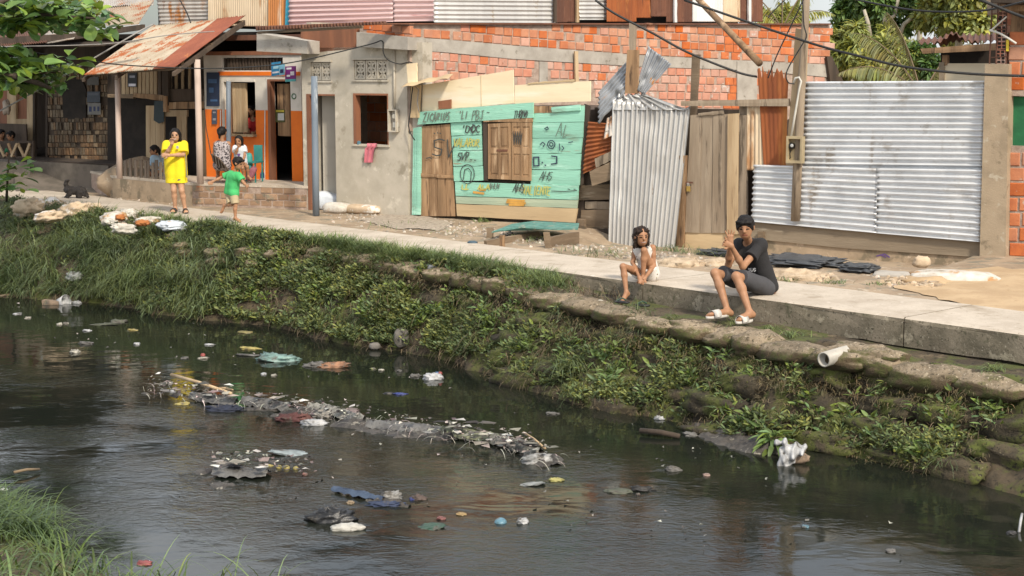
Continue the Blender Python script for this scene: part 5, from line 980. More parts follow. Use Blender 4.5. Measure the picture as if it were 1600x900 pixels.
# ---- plants of the bank
PXT = [wku(x) for x in range(-200, 1800, 50)]; PXV = list(range(-200, 1800, 50))
def pxu(u): return float(np.interp(u, PXT, PXV))
def bank_pts(n, x0, x1, t0, t1, dens):
    P = []; tries = 0
    while len(P) < n and tries < n * 30:
        tries += 1; x = random.uniform(x0, x1); u = wku(x); tq = random.uniform(t0, t1)
        if random.random() < dens(x, tq, u): P.append((bank(u, tq), x, tq))
    return P
def clump(u, tq, s=1.6): return fnoise(u, tq * 2.2, s, 11) * .5 + .5
outw = WK.n3 * .75 + np.array([0, 0, .75])
def blades(name, pts, L, Wd, m, bend=(.5, 1.1), per=5, upd=.9, lean=.55, seg=4, lab=None):
    P = np.array([p for p, _, _ in pts for _ in range(per)]); n = len(P); P = P + RNG.normal(0, .035, P.shape) * [1, 1, .3]
    D = rand_dirs(n, upd, .7) + WK.n3 * lean; o = joined(name, [blade_arrays(P, D, RNG.uniform(*L, n), RNG.uniform(*Wd, n), RNG.uniform(*bend, n), seg)], m)
    return tag(o, lab, None, None, 'stuff')
def herbs(name, pts, L, m, per=8, lab=None, spread=.06, aspect=(.30, .5)):
    P = np.array([p for p, _, _ in pts for _ in range(per)]); n = len(P); H = RNG.uniform(.0, .16, n)
    D = rand_dirs(n, .25, .8); off = D / np.linalg.norm(D, axis=1, keepdims=True) * RNG.uniform(.0, spread, n)[:, None]
    P = P + off + outw * H[:, None] * .8; LL = RNG.uniform(*L, n); Nn = np.tile(outw, (n, 1)) + RNG.normal(0, .4, (n, 3))
    o = joined(name, [leaf_arrays(P, D + outw * .35, Nn, LL, LL * RNG.uniform(*aspect, n), RNG.uniform(.1, .5, n))], m); return tag(o, lab, None, None, 'stuff')
tb, td, tl, tw_ = [], [], [], []
for p, x, q in bank_pts(1150, -130, 440, .10, 1.0, lambda x, q, u: smooth(.28, .55, clump(u, q, 1.3)) * (1 if x < 330 else .55)):
    a = random.uniform(-1.2, 1.2); lead = WK.n3 * math.cos(a) + WK.d3 * math.sin(a); k = random.randint(9, 20); L = random.uniform(.30, .72) * (1.15 if q > .45 else .7)
    for _ in range(k): tb.append(p + RNG.normal(0, .05, 3) * [1, 1, .3]); td.append(lead * random.uniform(.2, .8) + RNG.normal(0, .28, 3) + [0, 0, 1.0]); tl.append(L * random.uniform(.6, 1.15)); tw_.append(random.uniform(.008, .021))
tag(joined('grass', [blade_arrays(np.array(tb), np.array(td), np.array(tl), np.array(tw_), RNG.uniform(.6, 1.7, len(tb)), 5)], M['grass']), 'tall tufted grass covering the bank on the left', None, None, 'stuff')
blades('grass', bank_pts(1300, 180, 640, .0, .40, lambda x, q, u: smooth(.35, .75, clump(u, q, 2.4))), (.12, .32), (.007, .013), M['grassfar'], (.3, .8), 6, 1.1, .25, 4, 'bright grass along the edge of the walk')
blades('grass', bank_pts(1500, 520, 925, .02, .34, lambda x, q, u: smooth(.30, .55, clump(u, q, 2.0)) * (1 - smooth(860, 915, x))), (.12, .34), (.005, .011), M['grassfar'], (.3, 1.0), 7, 1.1, .2, 4, 'thin grass between the walk and the earth bags')
herbs('weeds', bank_pts(2600, 20, 760, .06, .98, lambda x, q, u: (x < 480 or q > .26) * smooth(.42, .60, clump(u, q, 1.5)) * (1 if x > 330 else .45 if q < .4 else .06)), (.035, .085), M['herb'], 10, 'leafy weeds growing over the bank on the left')
herbs('weeds', bank_pts(2600, 430, 1180, .34, .97, lambda x, q, u: smooth(.44, .60, clump(u, q, 1.4)) * (1 - .5 * smooth(850, 1150, x)) * (1 if x < 880 else (q > .58))), (.025, .075), M['herb'], 13, 'leafy weeds on the middle of the bank', .10, (.24, .42))
herbs('weeds', bank_pts(620, 430, 1200, .30, .80, lambda x, q, u: smooth(.50, .66, clump(u + 3, q, 2.0)) * (1 if x < 900 else .8 * (q > .62))), (.04, .10), M['herblight'], 8, 'light green weeds on the upper bank', .06, (.26, .45))
herbs('weeds', bank_pts(620, 1000, 1640, .56, 1.0, lambda x, q, u: smooth(.44, .62, clump(u + 7, q, 2.2)) * (.35 + .65 * (q > .8))), (.03, .085), M['herb'], 12, 'scattered weeds among the mossy bags on the right', .05, (.20, .38))
herbs('weeds', bank_pts(120, 1000, 1640, .56, .95, lambda x, q, u: smooth(.5, .62, clump(u + 2, q, 2.6))), (.06, .14), M['herblight'], 9, 'light weeds among the mossy bags on the right', .04, (.20, .34))
blades('grass', bank_pts(420, 430, 1200, .34, .95, lambda x, q, u: smooth(.5, .66, clump(u + 4, q, 2.1))), (.12, .40), (.004, .010), M['grass'], (.6, 1.6), 7, .7, .7, 4, 'wispy grass among the weeds of the middle bank')
blades('dry_stems', bank_pts(560, 330, 1200, .45, 1.0, lambda x, q, u: smooth(.40, .65, clump(u + 5, q, 1.8))), (.12, .40), (.004, .009), M['dry'], (1.6, 3.0), 4, .1, .8, 4, 'dry roots and stems hanging to the water')
blades('dry_grass', bank_pts(420, -60, 980, .05, .9, lambda x, q, u: smooth(.5, .68, clump(u + 9, q, 1.9))), (.15, .45), (.004, .010), M['dry'], (.6, 1.8), 5, .8, .5, 4, 'withered grass standing among the green')
blades('dry_stems', bank_pts(320, 900, 1640, .5, 1.0, lambda x, q, u: 1), (.10, .35), (.004, .010), M['dry'], (.8, 2.6), 2, .3, .6, 4, 'thin dry roots among the mossy bags')
M['mossfringe'] = mat('dry moss fringe', (.20, .145, .075), (.12, .10, .04), 4, rough=.95, bump=0, island=.5, hue=.02)
blades('moss_fringe', [(p + WK.n3 * .10 + np.array([0, 0, .04]), x, q) for p, x, q in ((bank(wku(x), float(np.interp(wku(x), *SH)) + random.uniform(.03, .20)), x, 0) for x in RNG.uniform(470, 1640, 1500))], (.04, .13), (.003, .007), M['mossfringe'], (1.5, 3.0), 5, .25, .9, 3, 'dry moss fringe hanging from the top bags')
blades('moss_fringe', [(bank(wku(x), q) + WK.n3 * .06, x, q) for x, q in zip(RNG.uniform(850, 1640, 900), RNG.uniform(.6, 1, 900))], (.03, .10), (.003, .007), M['mossfringe'], (1.0, 3.0), 5, .3, .9, 3, 'moss and dry root hair on the lower bags')
def tuft(x, y, z, n, L, Wd, m, lab, name='grass_tuft', bend=(.7, 1.5), lean=.4, spread=.06, up_=.9, cat='grass', grp=None):
    p = gp(x, y, z) if z is not None else x; n_ = n; P = np.tile(p, (n, 1)) + RNG.normal(0, spread, (n, 3)) * [1, 1, .15]
    D = rand_dirs(n, up_, .6) + WK.n3 * lean; o = joined(name, [blade_arrays(P, D, RNG.uniform(*L, n), RNG.uniform(*Wd, n), RNG.uniform(*bend, n), 5)], m); return tag(o, lab, cat, grp)
def bankp(x, tq): return bank(wku(x), tq)
def tuft_b(x, tq, *a, **k): return tuft(bankp(x, tq) + WK.n3 * .05, 0, None, *a, **k)
tuft_b(1005, .80, 150, (.30, .62), (.006, .012), M['grass'], 'long arching grass tuft drooping to the water below the girl', spread=.07)
tuft_b(330, .70, 170, (.4, .75), (.007, .013), M['grassfar'], 'drooping pale grass tuft at the left bend of the bank', spread=.16)
tuft_b(392, .62, 150, (.4, .75), (.007, .013), M['grass'], 'large arching grass tuft right of the pale one', spread=.15)
tuft_b(300, .88, 130, (.35, .6), (.007, .013), M['grass'], 'low grass tuft touching the water left of the brown cloth', spread=.15)
tuft_b(500, .05, 140, (.15, .34), (.006, .011), M['grassfar'], 'bright grass tuft at the edge of the walk', lean=.1, bend=(.2, .7), spread=.13)
tuft_b(1585, .92, 60, (.2, .4), (.005, .010), M['grass'], 'thin grass tuft hanging low on the bank at the right edge')
tuft_b(1270, .22, 60, (.10, .22), (.005, .010), M['grassfar'], 'small grass tuft on the bags right of the white slippers', lean=.1, spread=.06)
tuft_b(1232, .15, 26, (.10, .24), (.005, .009), M['grassfar'], 'few grass stalks against the kerb by the seated boy', lean=.1)
tuft_b(1585, .30, 60, (.12, .26), (.006, .011), M['grassfar'], 'small grass tuft at the kerb foot at the right edge', lean=.1)
tuft_b(880, .30, 120, (.12, .28), (.005, .010), M['grassfar'], 'short green grass tuft at the kerb left of the girl', lean=.2, bend=(.3, .9), spread=.13)
for x, y, lab, L in ((755, 348, 'leafy weed growing at the foot of the mint shack', (.1, .22)), (1232, 441, 'small grass tuft on the gravel behind the seated boy', (.06, .14)), (1300, 444, 'small grass tuft beside the black plastic sheet', (.07, .15)), (1378, 446, 'tiny grass tuft before the concrete block', (.05, .1))):
    tuft(x, y, -.05, 70, L, (.006, .014), M['grassfar'], lab, lean=-.1, bend=(.2, .9), spread=.08)
for x, y, lab in ((905, 405, 'weedy grass behind the walk below the turquoise board'), (945, 407, 'weedy grass at the foot of the shining sheet'), (1080, 405, 'tall weeds between the girl and the boy at the fence foot'), (1045, 398, 'weeds by the right foot of the shining sheet'), (1128, 408, 'weeds before the pale foot board of the plank door')):
    tuft(x, y, -.12, 110, (.14, .42), (.006, .014), M['grass'], lab, lean=-.1, bend=(.3, 1.0), spread=.16)
def herbplant(p, n, L, h, m, lab, name='weed', cat='plant', asp=.32, grp=None):
    P = []; D = []; mb = MB(); st = []
    for i in range(n):
        a = random.uniform(0, 6.28); s = random.random() ** .7; r = random.uniform(.02, .10) * (1 - s * .4); b = p + np.array([math.cos(a) * r, math.sin(a) * r, h * s]); P.append(b); D.append((math.cos(a), math.sin(a), random.uniform(-.1, .7)))
    P = np.array(P); D = np.array(D); LL = RNG.uniform(*L, n); e = thing(name, lab, cat, p, grp)
    joined('foliage', [leaf_arrays(P, D, np.tile([0, 0, 1.], (n, 1)) + RNG.normal(0, .2, (n, 3)), LL, LL * asp, RNG.uniform(.2, .7, n))], m, e)
    for k in range(3): a = k * 2.1; mb = MB().tube([p, p + np.array([.02 * math.cos(a), .02 * math.sin(a), h * .5]), p + np.array([.06 * math.cos(a), .06 * math.sin(a), h * .95])], .005, 5); mb.done('stem', M['dry'], e)
    return e
herbplant(gp(1208, 706, WATER) + [0, 0, .02], 60, (.10, .2), .18, M['herblight'], 'green leafy weed at the waterline beside the white bag')
for x, tq, lab, n in ((1000, .66, 'star shaped weed on the bank right below the girl', 26), (1150, .70, 'weed with lance leaves on the bank below the boy', 30), (1115, .60, 'weed cluster just under the white slippers', 34), (1300, .60, 'dark green weed below the white pipe', 40), (1222, .78, 'light leafy weed on the bank left of the white pipe', 34), (1255, .90, 'weed low over the water right of the white bag', 30), (905, .86, 'small star weed by the water right of the blue bottle', 26), (1345, .68, 'star weed on the mossy bags right of the white pipe', 30), (945, .5, 'pale leafed weed left under the girl', 34), (1460, .62, 'weed on the mossy bags halfway to the right edge', 30), (1520, .7, 'small weed on the mossy bags near the right edge', 26)):
    herbplant(bankp(x, tq) + WK.n3 * .08, n + 10, (.05, .13), .16, M['herb'] if n > 28 else M['herblight'], lab, asp=.22)
# near bank grass in the lower left
P = []
while len(P) < 2300:
    i = random.uniform(.6, 6.0); q = random.random() ** 1.5 * 2.6
    if random.random() < (1 if i < 3.6 else .12): P.append(nbank(i, q))
Pn = np.array([p for p in P for _ in range(3)]); Pn = Pn + RNG.normal(0, .05, Pn.shape) * [1, 1, .2]; n = len(Pn)
tag(joined('near_grass', [blade_arrays(Pn, rand_dirs(n, 1.1, .6), RNG.uniform(.25, .58, n), RNG.uniform(.008, .019, n), RNG.uniform(.4, 1.3, n), 5)], M['grassnear']), 'lush grass on the near bank in the lower left corner', None, None, 'stuff')
for i, (x, y) in enumerate(((270, 905), (330, 915), (365, 905), (425, 915))): tuft(x, y, WATER, 9, (.25, .5), (.008, .016), M['grassfar'], ['single grass blades rising at the lower frame edge by the red wrapper', 'second sparse grass clump from the left at the lower edge', 'third sparse grass clump at the lower edge', 'last sparse grass clump at the lower edge'][i], lean=0, bend=(.2, .7), spread=.09)
# ---- broad leaved branch at the upper left: each leaf a part
def leaf_mesh(name, L, Wd, m):
    prof = [(0, .0), (.12, .10), (.35, .30), (.6, .46), (.8, .5), (.93, .34), (1, .02)]; V = []; Fc = []
    for i, (s, w) in enumerate(prof): z = -.22 * L * s * s; V += [(-w * Wd, s * L, z + w * Wd * .35), (0, s * L, z), (w * Wd, s * L, z + w * Wd * .35)]
    for i in range(len(prof) - 1):
        for k in range(2): Fc.append((i * 3 + k, i * 3 + k + 1, i * 3 + k + 4, i * 3 + k + 3))
    me = bpy.data.meshes.new(name); me.from_pydata(V, [], Fc); me.materials.append(m); me.update(); return me
M['leafpart'] = mat('broad leaves', (.20, .31, .05), (.11, .20, .035), 2.0, rough=.34, bump=0, rnd=.55, hue=.035, transl=.3)
LM = [leaf_mesh('leaf', .24, .15, M['leafpart']), leaf_mesh('leaf', .20, .11, M['leafpart']), leaf_mesh('leaf', .27, .15, M['leafpart'])]
def leafy(parent, p, n, sc=1.0, r=.13):
    for _ in range(n):
        a = random.uniform(0, 6.28); el = random.uniform(-.5, .7); R = Matrix.Rotation(a, 4, 'Z') @ Matrix.Rotation(el, 4, 'X') @ Matrix.Rotation(random.uniform(-.5, .5), 4, 'Y')
        o = bpy.data.objects.new('leaf', random.choice(LM)); COL.objects.link(o); o.parent = parent; o.matrix_parent_inverse = Matrix.Translation(-parent.location)
        q = Vector(p) + Vector((random.uniform(-r, r), random.uniform(-r, r), random.uniform(-r, r) * .7)); o.matrix_basis = Matrix.Translation(q) @ R @ Matrix.Scale(sc * random.uniform(.7, 1.15), 4)
t = thing('almond_tree', 'tree with broad glossy leaves reaching in at the upper left', 'tree', (dp(-230, 380, 26.5)[0], 26.5, -.05))
tr = dp(-230, 380, 26.5); tr[2] = -.1
MB().tube([tr, tr + [0, 0, 1.8], dp(-200, 40, 26.5)], [.16, .13, .10], 10).done('trunk', M['bark'], t, True)
br = [[(-200, 60), (-60, 30), (60, 22), (165, 30)], [(-200, 60), (-60, 110), (20, 118), (95, 112)], [(-60, 30), (10, 0), (70, -20)], [(20, 118), (60, 130), (80, 138)]]
for b in br: MB().tube([dp(x, y, 26.4 + .1 * k) for k, (x, y) in enumerate(b)], [.06, .045, .03, .015][:len(b)], 7).done('branch', M['wooddark'], t, True)
nl = 0
for x0, x1, y0, y1, n in ((-40, 60, -12, 48, 17), (40, 125, 2, 42, 13), (110, 172, 12, 50, 9), (-30, 45, 78, 140, 16), (40, 108, 88, 138, 11)):
    for _ in range(n): leafy(t, dp(random.uniform(x0, x1), random.uniform(y0, y1), random.uniform(26.0, 27.2)), 4, 1.45); nl += 4
LP, LD = [], []
for x0, x1, y0, y1, n in ((-50, 60, -14, 52, 190), (40, 130, 0, 46, 130), (110, 172, 10, 50, 60), (-40, 45, 74, 142, 190), (40, 106, 90, 138, 100)):
    for _ in range(n): LP.append(dp(random.uniform(x0, x1), random.uniform(y0, y1), random.uniform(26.6, 28.0))); LD.append((random.gauss(0, 1), random.gauss(0, 1), random.uniform(-.5, .4)))
LL = RNG.uniform(.20, .34, len(LP)); tag(joined('leaf', [leaf_arrays(np.array(LP), np.array(LD), np.tile([0, 0, 1.], (len(LP), 1)) + RNG.normal(0, .5, (len(LP), 3)), LL, LL * .62, .25, .12)], M['almond'], t), kind='stuff')
t = thing('roadside_shrub', 'small shrub with pale green oval leaves at the left edge', 'shrub', gp(10, 318, -.05))
MB().tube([gp(10, 318, -.05), dp(12, 270, 29), dp(15, 235, 29)], [.03, .02, .01], 6).done('stem', M['wooddark'], t)
for _ in range(11): leafy(t, dp(random.uniform(-15, 40), random.uniform(248, 312), random.uniform(28.6, 29.2)), 4, 1.15, .12)
# ---- trees beyond the fence
def crown(name, centre, rad, n, L, m, parent, seed=0, clumps=26, asp=.4, droop=(.1, .6)):
    rg = np.random.default_rng(seed); C = rg.normal(0, 1, (clumps, 3)); C /= np.linalg.norm(C, axis=1, keepdims=True); C *= rg.uniform(.35, 1, (clumps, 1)) * rad; cr = rg.uniform(.18, .40, clumps) * min(rad)
    k = rg.integers(0, clumps, n); d = rg.normal(0, 1, (n, 3)); d /= np.linalg.norm(d, axis=1, keepdims=True); P = np.asarray(centre) + C[k] + d * cr[k][:, None] * rg.uniform(.5, 1.05, (n, 1)); D = d + rg.normal(0, .5, (n, 3)) + [0, 0, -.15]
    LL = rg.uniform(*L, n); return joined(name, [leaf_arrays(P, D, d + [0, 0, .6], LL, LL * asp, rg.uniform(*droop, n))], m, parent)
def tree(x, ytop, ybot, wpx, Y, m, lab, n, L, seed, trunk=(), name='tree', bark='bark', clumps=26, asp=.4, droop=(.1, .6)):
    c = dp(x, (ytop + ybot) / 2, Y); s = ppm(Y); t = thing(name, lab, 'tree', (c[0], Y, -.05)); crown('crown', c, np.array([wpx / 2 / s, wpx / 2.6 / s, (ybot - ytop) / 2 / s]), n, L, m, t, seed, clumps, asp, droop)
    MB().tube([np.array([c[0], Y, -.1]), c + [0, 0, -.6 * (ybot - ytop) / 2 / s], c + [.1, 0, .3]], [.14, .10, .05], 8).done('trunk', M[bark], t, True)
    for b in trunk: MB().tube([dp(px, py, Y - .9) for px, py in b], [.075 - .015 * k for k in range(len(b))], 7).done('branch', M['bark'], t, True)
    return t
tree(1372, -70, 62, 150, 46, M['treeleaf'], 'dark green tree with bare pale branches beyond the zinc fence', 9000, (.14, .28), 1, [[(1384, 56), (1382, 30), (1379, -5), (1377, -30)], [(1382, 34), (1398, 24), (1405, -8)], [(1360, 62), (1356, 35), (1350, 15)], [(1400, 70), (1412, 38), (1436, 18), (1446, -10)]])
tree(1500, -60, 78, 170, 44, M['treeyellow'], 'yellow green bushy tree behind the low shed roof', 9000, (.12, .24), 2, asp=.5)
tree(1350, 40, 118, 150, 42, M['treeyellow'], 'low yellow green shrubby tree with drooping leaves behind the fence', 6500, (.16, .34), 3, asp=.22, droop=(.5, 1.2))
tree(1325, 20, 110, 60, 48, M['treeleaf'], 'narrow dark tree at the edge of the open sky', 2600, (.14, .28), 9)
tree(1430, 70, 130, 90, 40, M['treeleaf'], 'dense green shrub under the eave of the low shed', 3200, (.12, .30), 4, asp=.3)
tree(1235, 18, 60, 110, 44, M['treeyellow'], 'rounded yellow green treetop above the end of the brick wall', 3200, (.14, .28), 5)
tree(1590, -40, 60, 120, 55, M['treeleaf'], 'dark treetop half hidden by the gabled timber wall', 2500, (.16, .3), 6)
tree(133, -12, 20, 70, 60, M['treeyellow'], 'distant pale treetop in the gap above the left roofs', 1800, (.16, .32), 7)
tree(1440, -90, 20, 120, 60, M['treeleaf'], 'tall far tree rising behind the bushy ones', 4000, (.2, .36), 8)
def palm(base, fr, Y, lab, L=2.4, nl=46, col='frond'):
    b = dp(*base, Y); t = thing('palm', lab, 'palm', (b[0], Y, -.05)); MB().tube([np.array([b[0], Y, -.1]), b], [.12, .09], 8).done('trunk', M['bark'], t, True)
    for az, el, ln in fr:
        d = np.array([math.cos(az), math.sin(az) * .6, 0]); pts = [b + d * ln * s + np.array([0, 0, ln * (math.tan(el) * s - .75 * s * s)]) for s in np.linspace(0, 1, 9)]
        f = MB().tube(pts, [.022 - .002 * k for k in range(9)], 5).done('frond', M['dry'], t); n = nl * 2
        s = np.repeat(np.linspace(.12, 1, nl), 2); P = np.array([b + d * ln * q + np.array([0, 0, ln * (math.tan(el) * q - .75 * q * q)]) for q in s]); sd = np.cross(d, [0, 0, 1.]); sg = np.tile([1, -1], nl)[:, None]
        D = sd * sg + d * .55 + np.array([0, 0, -.45]) + RNG.normal(0, .08, (n, 3)); LL = (.55 * np.sin(np.pi * np.clip(s * .85 + .12, 0, 1)) + .12) * ln / 2.2; joined('leaflets', [leaf_arrays(P, D, np.tile([0, 0, 1.], (n, 1)), LL, LL * .075 + .012, .35)], M[col], f)
tree(1385, 62, 132, 120, 40, M['treeyellow'], 'bright yellow green bush just behind the top of the zinc fence', 5200, (.10, .24), 12, asp=.32)
tree(1308, 66, 132, 56, 43, M['treeyellow'], 'small yellow green bush at the end of the brick wall', 2200, (.10, .22), 13, asp=.34)
palm((1345, 168), [(2.5, 1.0, 1.0), (.5, .95, 1.0), (2.9, .9, 1.1), (.1, .85, 1.2)], 38, 'palm with drooping half dry fronds behind the zinc fence')
palm((1440, 150), [(2.6, 1.0, 1.7), (3.2, .8, 1.8), (2.0, 1.1, 1.5), (.6, 1.0, 1.4)], 34, 'small palm frond cluster left of the low shed')
palm((1222, 45), [(2.7, 1.0, 1.3), (.6, 1.05, 1.4), (1.5, 1.2, 1.3), (3.3, .8, 1.4), (0, .8, 1.3)], 40, 'feathery palm top above the end of the brick wall', nl=30, col='treeyellow')
# ---- cables
WR = [('black', .020, [(930, 0), (962, 22), (1020, 52), (1075, 82), (1150, 112), (1183, 120)], 24.5, 24.5, 'black cable sagging across the brick wall to the rust sheet'), ('black', .020, [(1069, 0), (1200, 45), (1282, 72), (1340, 87), (1412, 104), (1512, 115), (1640, 120)], 23, 21, 'long black cable crossing low over the zinc fence'), ('black', .016, [(1335, -1), (1430, 16), (1530, 17), (1610, 0)], 25, 21, 'dark cable high before the trees at the right'), ('black', .022, [(1530, -1), (1600, 27), (1650, 40)], 20.5, 20, 'thick dark cable at the upper right corner'),
 ('greywire', .016, [(-20, 184), (75, 132), (150, 89), (216, 50), (240, 38)], 28, 29, 'pale taut wire slanting up before the timber house'), ('greywire', .010, [(-10, 73), (160, 69), (262, 55), (335, 49)], 29, 29, 'thin grey wire across the awning'), ('black', .012, [(45, 81), (140, 95), (200, 102), (312, 107), (400, 104), (470, 95), (575, 70), (597, 64), (599, 82), (607, 94), (625, 100), (640, 97), (652, 104)], 28.2, 28.2, 'black cable looping from the awning to the grey house'), ('black', .010, [(1256, -2), (1237, 38), (1215, 84), (1200, 122)], 22.8, 23, 'thin cable slanting down from the utility pole'), ('black', .010, [(1254, 0), (1256, 38), (1260, 57), (1252, 72), (1230, 110), (1231, 128), (1241, 131)], 22.6, 22.6, 'loose cable looping down the utility pole to the conduit'), ('black', .012, [(280, -2), (292, 20), (298, 36)], 29, 29, 'short dark wire over the rust streaked sheet'), ('black', .009, [(1228, -2), (1208, 18), (1200, 28)], 23, 23, 'short thin cable left of the utility pole top')]
for mm, r, pts, Y0, Y1, lab in WR: wire('cable', [dp(x, y, Y0 + (Y1 - Y0) * i / (len(pts) - 1)) for i, (x, y) in enumerate(pts)], r, M[mm], lab)
# ================================================================== people: one continuous skin each, clothes and hair as children
import openvdb
def nrm(v): v = np.asarray(v, float); return v / (np.linalg.norm(v) + 1e-9)
def lerp(a, b, t): return np.asarray(a) * (1 - t) + np.asarray(b) * t
class SDF:
    def __init__(s, h, k): s.h = h; s.k = k; s.P = []; s.kk = k
    def cone(s, a, b, ra, rb=None, cut=False, sub=False): s.P.append(('c', np.asarray(a, float), np.asarray(b, float), ra, ra if rb is None else rb, cut, sub, s.kk)); return s
    def ell(s, c, ax, r, sub=False): s.P.append(('e', np.asarray(c, float), np.array(ax, float), np.array(r, float), None, False, sub, s.kk)); return s
    def bbox(s, p):
        if p[0] == 'c': r = max(p[3], p[4]); return np.minimum(p[1], p[2]) - r, np.maximum(p[1], p[2]) + r
        r = max(p[3]); return p[1] - r, p[1] + r
    def mesh(s, name, m, parent=None, planes=(), noise=0.0, nfreq=9.0, seed=0):
        h, k = s.h, s.k; B = [s.bbox(p) for p in s.P if not p[6]]; lo = np.min([b[0] for b in B], 0) - 4 * h - k; hi = np.max([b[1] for b in B], 0) + 4 * h + k
        n = np.ceil((hi - lo) / h).astype(int) + 1; D = np.full(n, .5, np.float32)
        for p in s.P:
            k = p[7]; a, b = s.bbox(p); i0 = np.clip(np.floor((a - k * 1.2 - 2 * h - lo) / h).astype(int), 0, n - 1); i1 = np.clip(np.ceil((b + k * 1.2 + 2 * h - lo) / h).astype(int) + 1, 1, n)
            if np.any(i1 <= i0): continue
            X = np.stack(np.meshgrid(*[lo[q] + np.arange(i0[q], i1[q]) * h for q in range(3)], indexing='ij'), -1)
            if p[0] == 'c':
                ba = p[2] - p[1]; L2 = np.dot(ba, ba) + 1e-12; t = np.clip(((X - p[1]) @ ba) / L2, 0, 1); d = np.linalg.norm(X - p[1] - t[..., None] * ba, axis=-1) - (p[3] + (p[4] - p[3]) * t)
                if p[5]: d = np.maximum(d, (X - p[2]) @ (ba / math.sqrt(L2)))
            else:
                q = (X - p[1]) @ p[2].T / p[3]; l = np.linalg.norm(q, axis=-1); g = np.linalg.norm(q / p[3], axis=-1) + 1e-9; d = l * (l - 1) / g
            S = D[i0[0]:i1[0], i0[1]:i1[1], i0[2]:i1[2]]
            if p[6]: S[...] = np.maximum(S, -d)
            else: hh = np.clip(.5 + .5 * (S - d) / k, 0, 1); S[...] = np.minimum(S, 9) * (1 - hh) + d * hh - k * hh * (1 - hh)
        if planes or noise:
            X = np.stack(np.meshgrid(*[lo[q] + np.arange(n[q]) * h for q in range(3)], indexing='ij'), -1)
            if noise:
                rg = np.random.default_rng(seed)
                for _ in range(5): w = rg.normal(0, nfreq, 3); D += noise * np.sin(X @ w + rg.uniform(0, 6)).astype(np.float32) * .5
            for o, nn in planes: D = np.maximum(D, -((X - np.asarray(o)) @ nrm(nn)).astype(np.float32))
        g = openvdb.FloatGrid(.5); g.copyFromArray(D.astype(np.float32)); pts, quads = g.convertToQuads(0.0)
        V = pts * h + lo; return npmesh(name, V, quads[:, ::-1].copy() if SDF.flip else quads, m, parent, True)
SDF.flip = True
SK = {k: mat('skin ' + k, c, tuple(v * .85 for v in c), 14, rough=.55, bump=.04, spec=.35) for k, c in (('tan', (.36, .185, .10)), ('brown', (.35, .175, .092)), ('light', (.46, .26, .155)))}
M['eye'] = flat('dark eye', (.012, .008, .006), .3, bump=0); M['lip'] = flat('lip', (.22, .06, .045), .5, bump=0); M['teeth'] = flat('teeth', (.7, .66, .6), .4, bump=0); M['brow'] = flat('brow', (.02, .013, .01), .8, bump=0)
M['hair'] = mat('black hair', (.006, .005, .0045), (.012, .009, .008), 40, (1, 1, .2), spec=.25, rough=.6, bump=.5, bscale=60, bstretch=(1, 1, .2)); M['hairbrown'] = mat('dark brown hair', (.020, .012, .008), (.036, .021, .013), 40, (1, 1, .2), spec=.25, rough=.65, bump=.6, bscale=50)
def cloth(n, c, c2=None, **k): return mat(n, c, c2 or tuple(v * .85 for v in c), k.pop('scale', 8), rough=.88, bump=k.pop('bump', .25), bscale=25, **k)
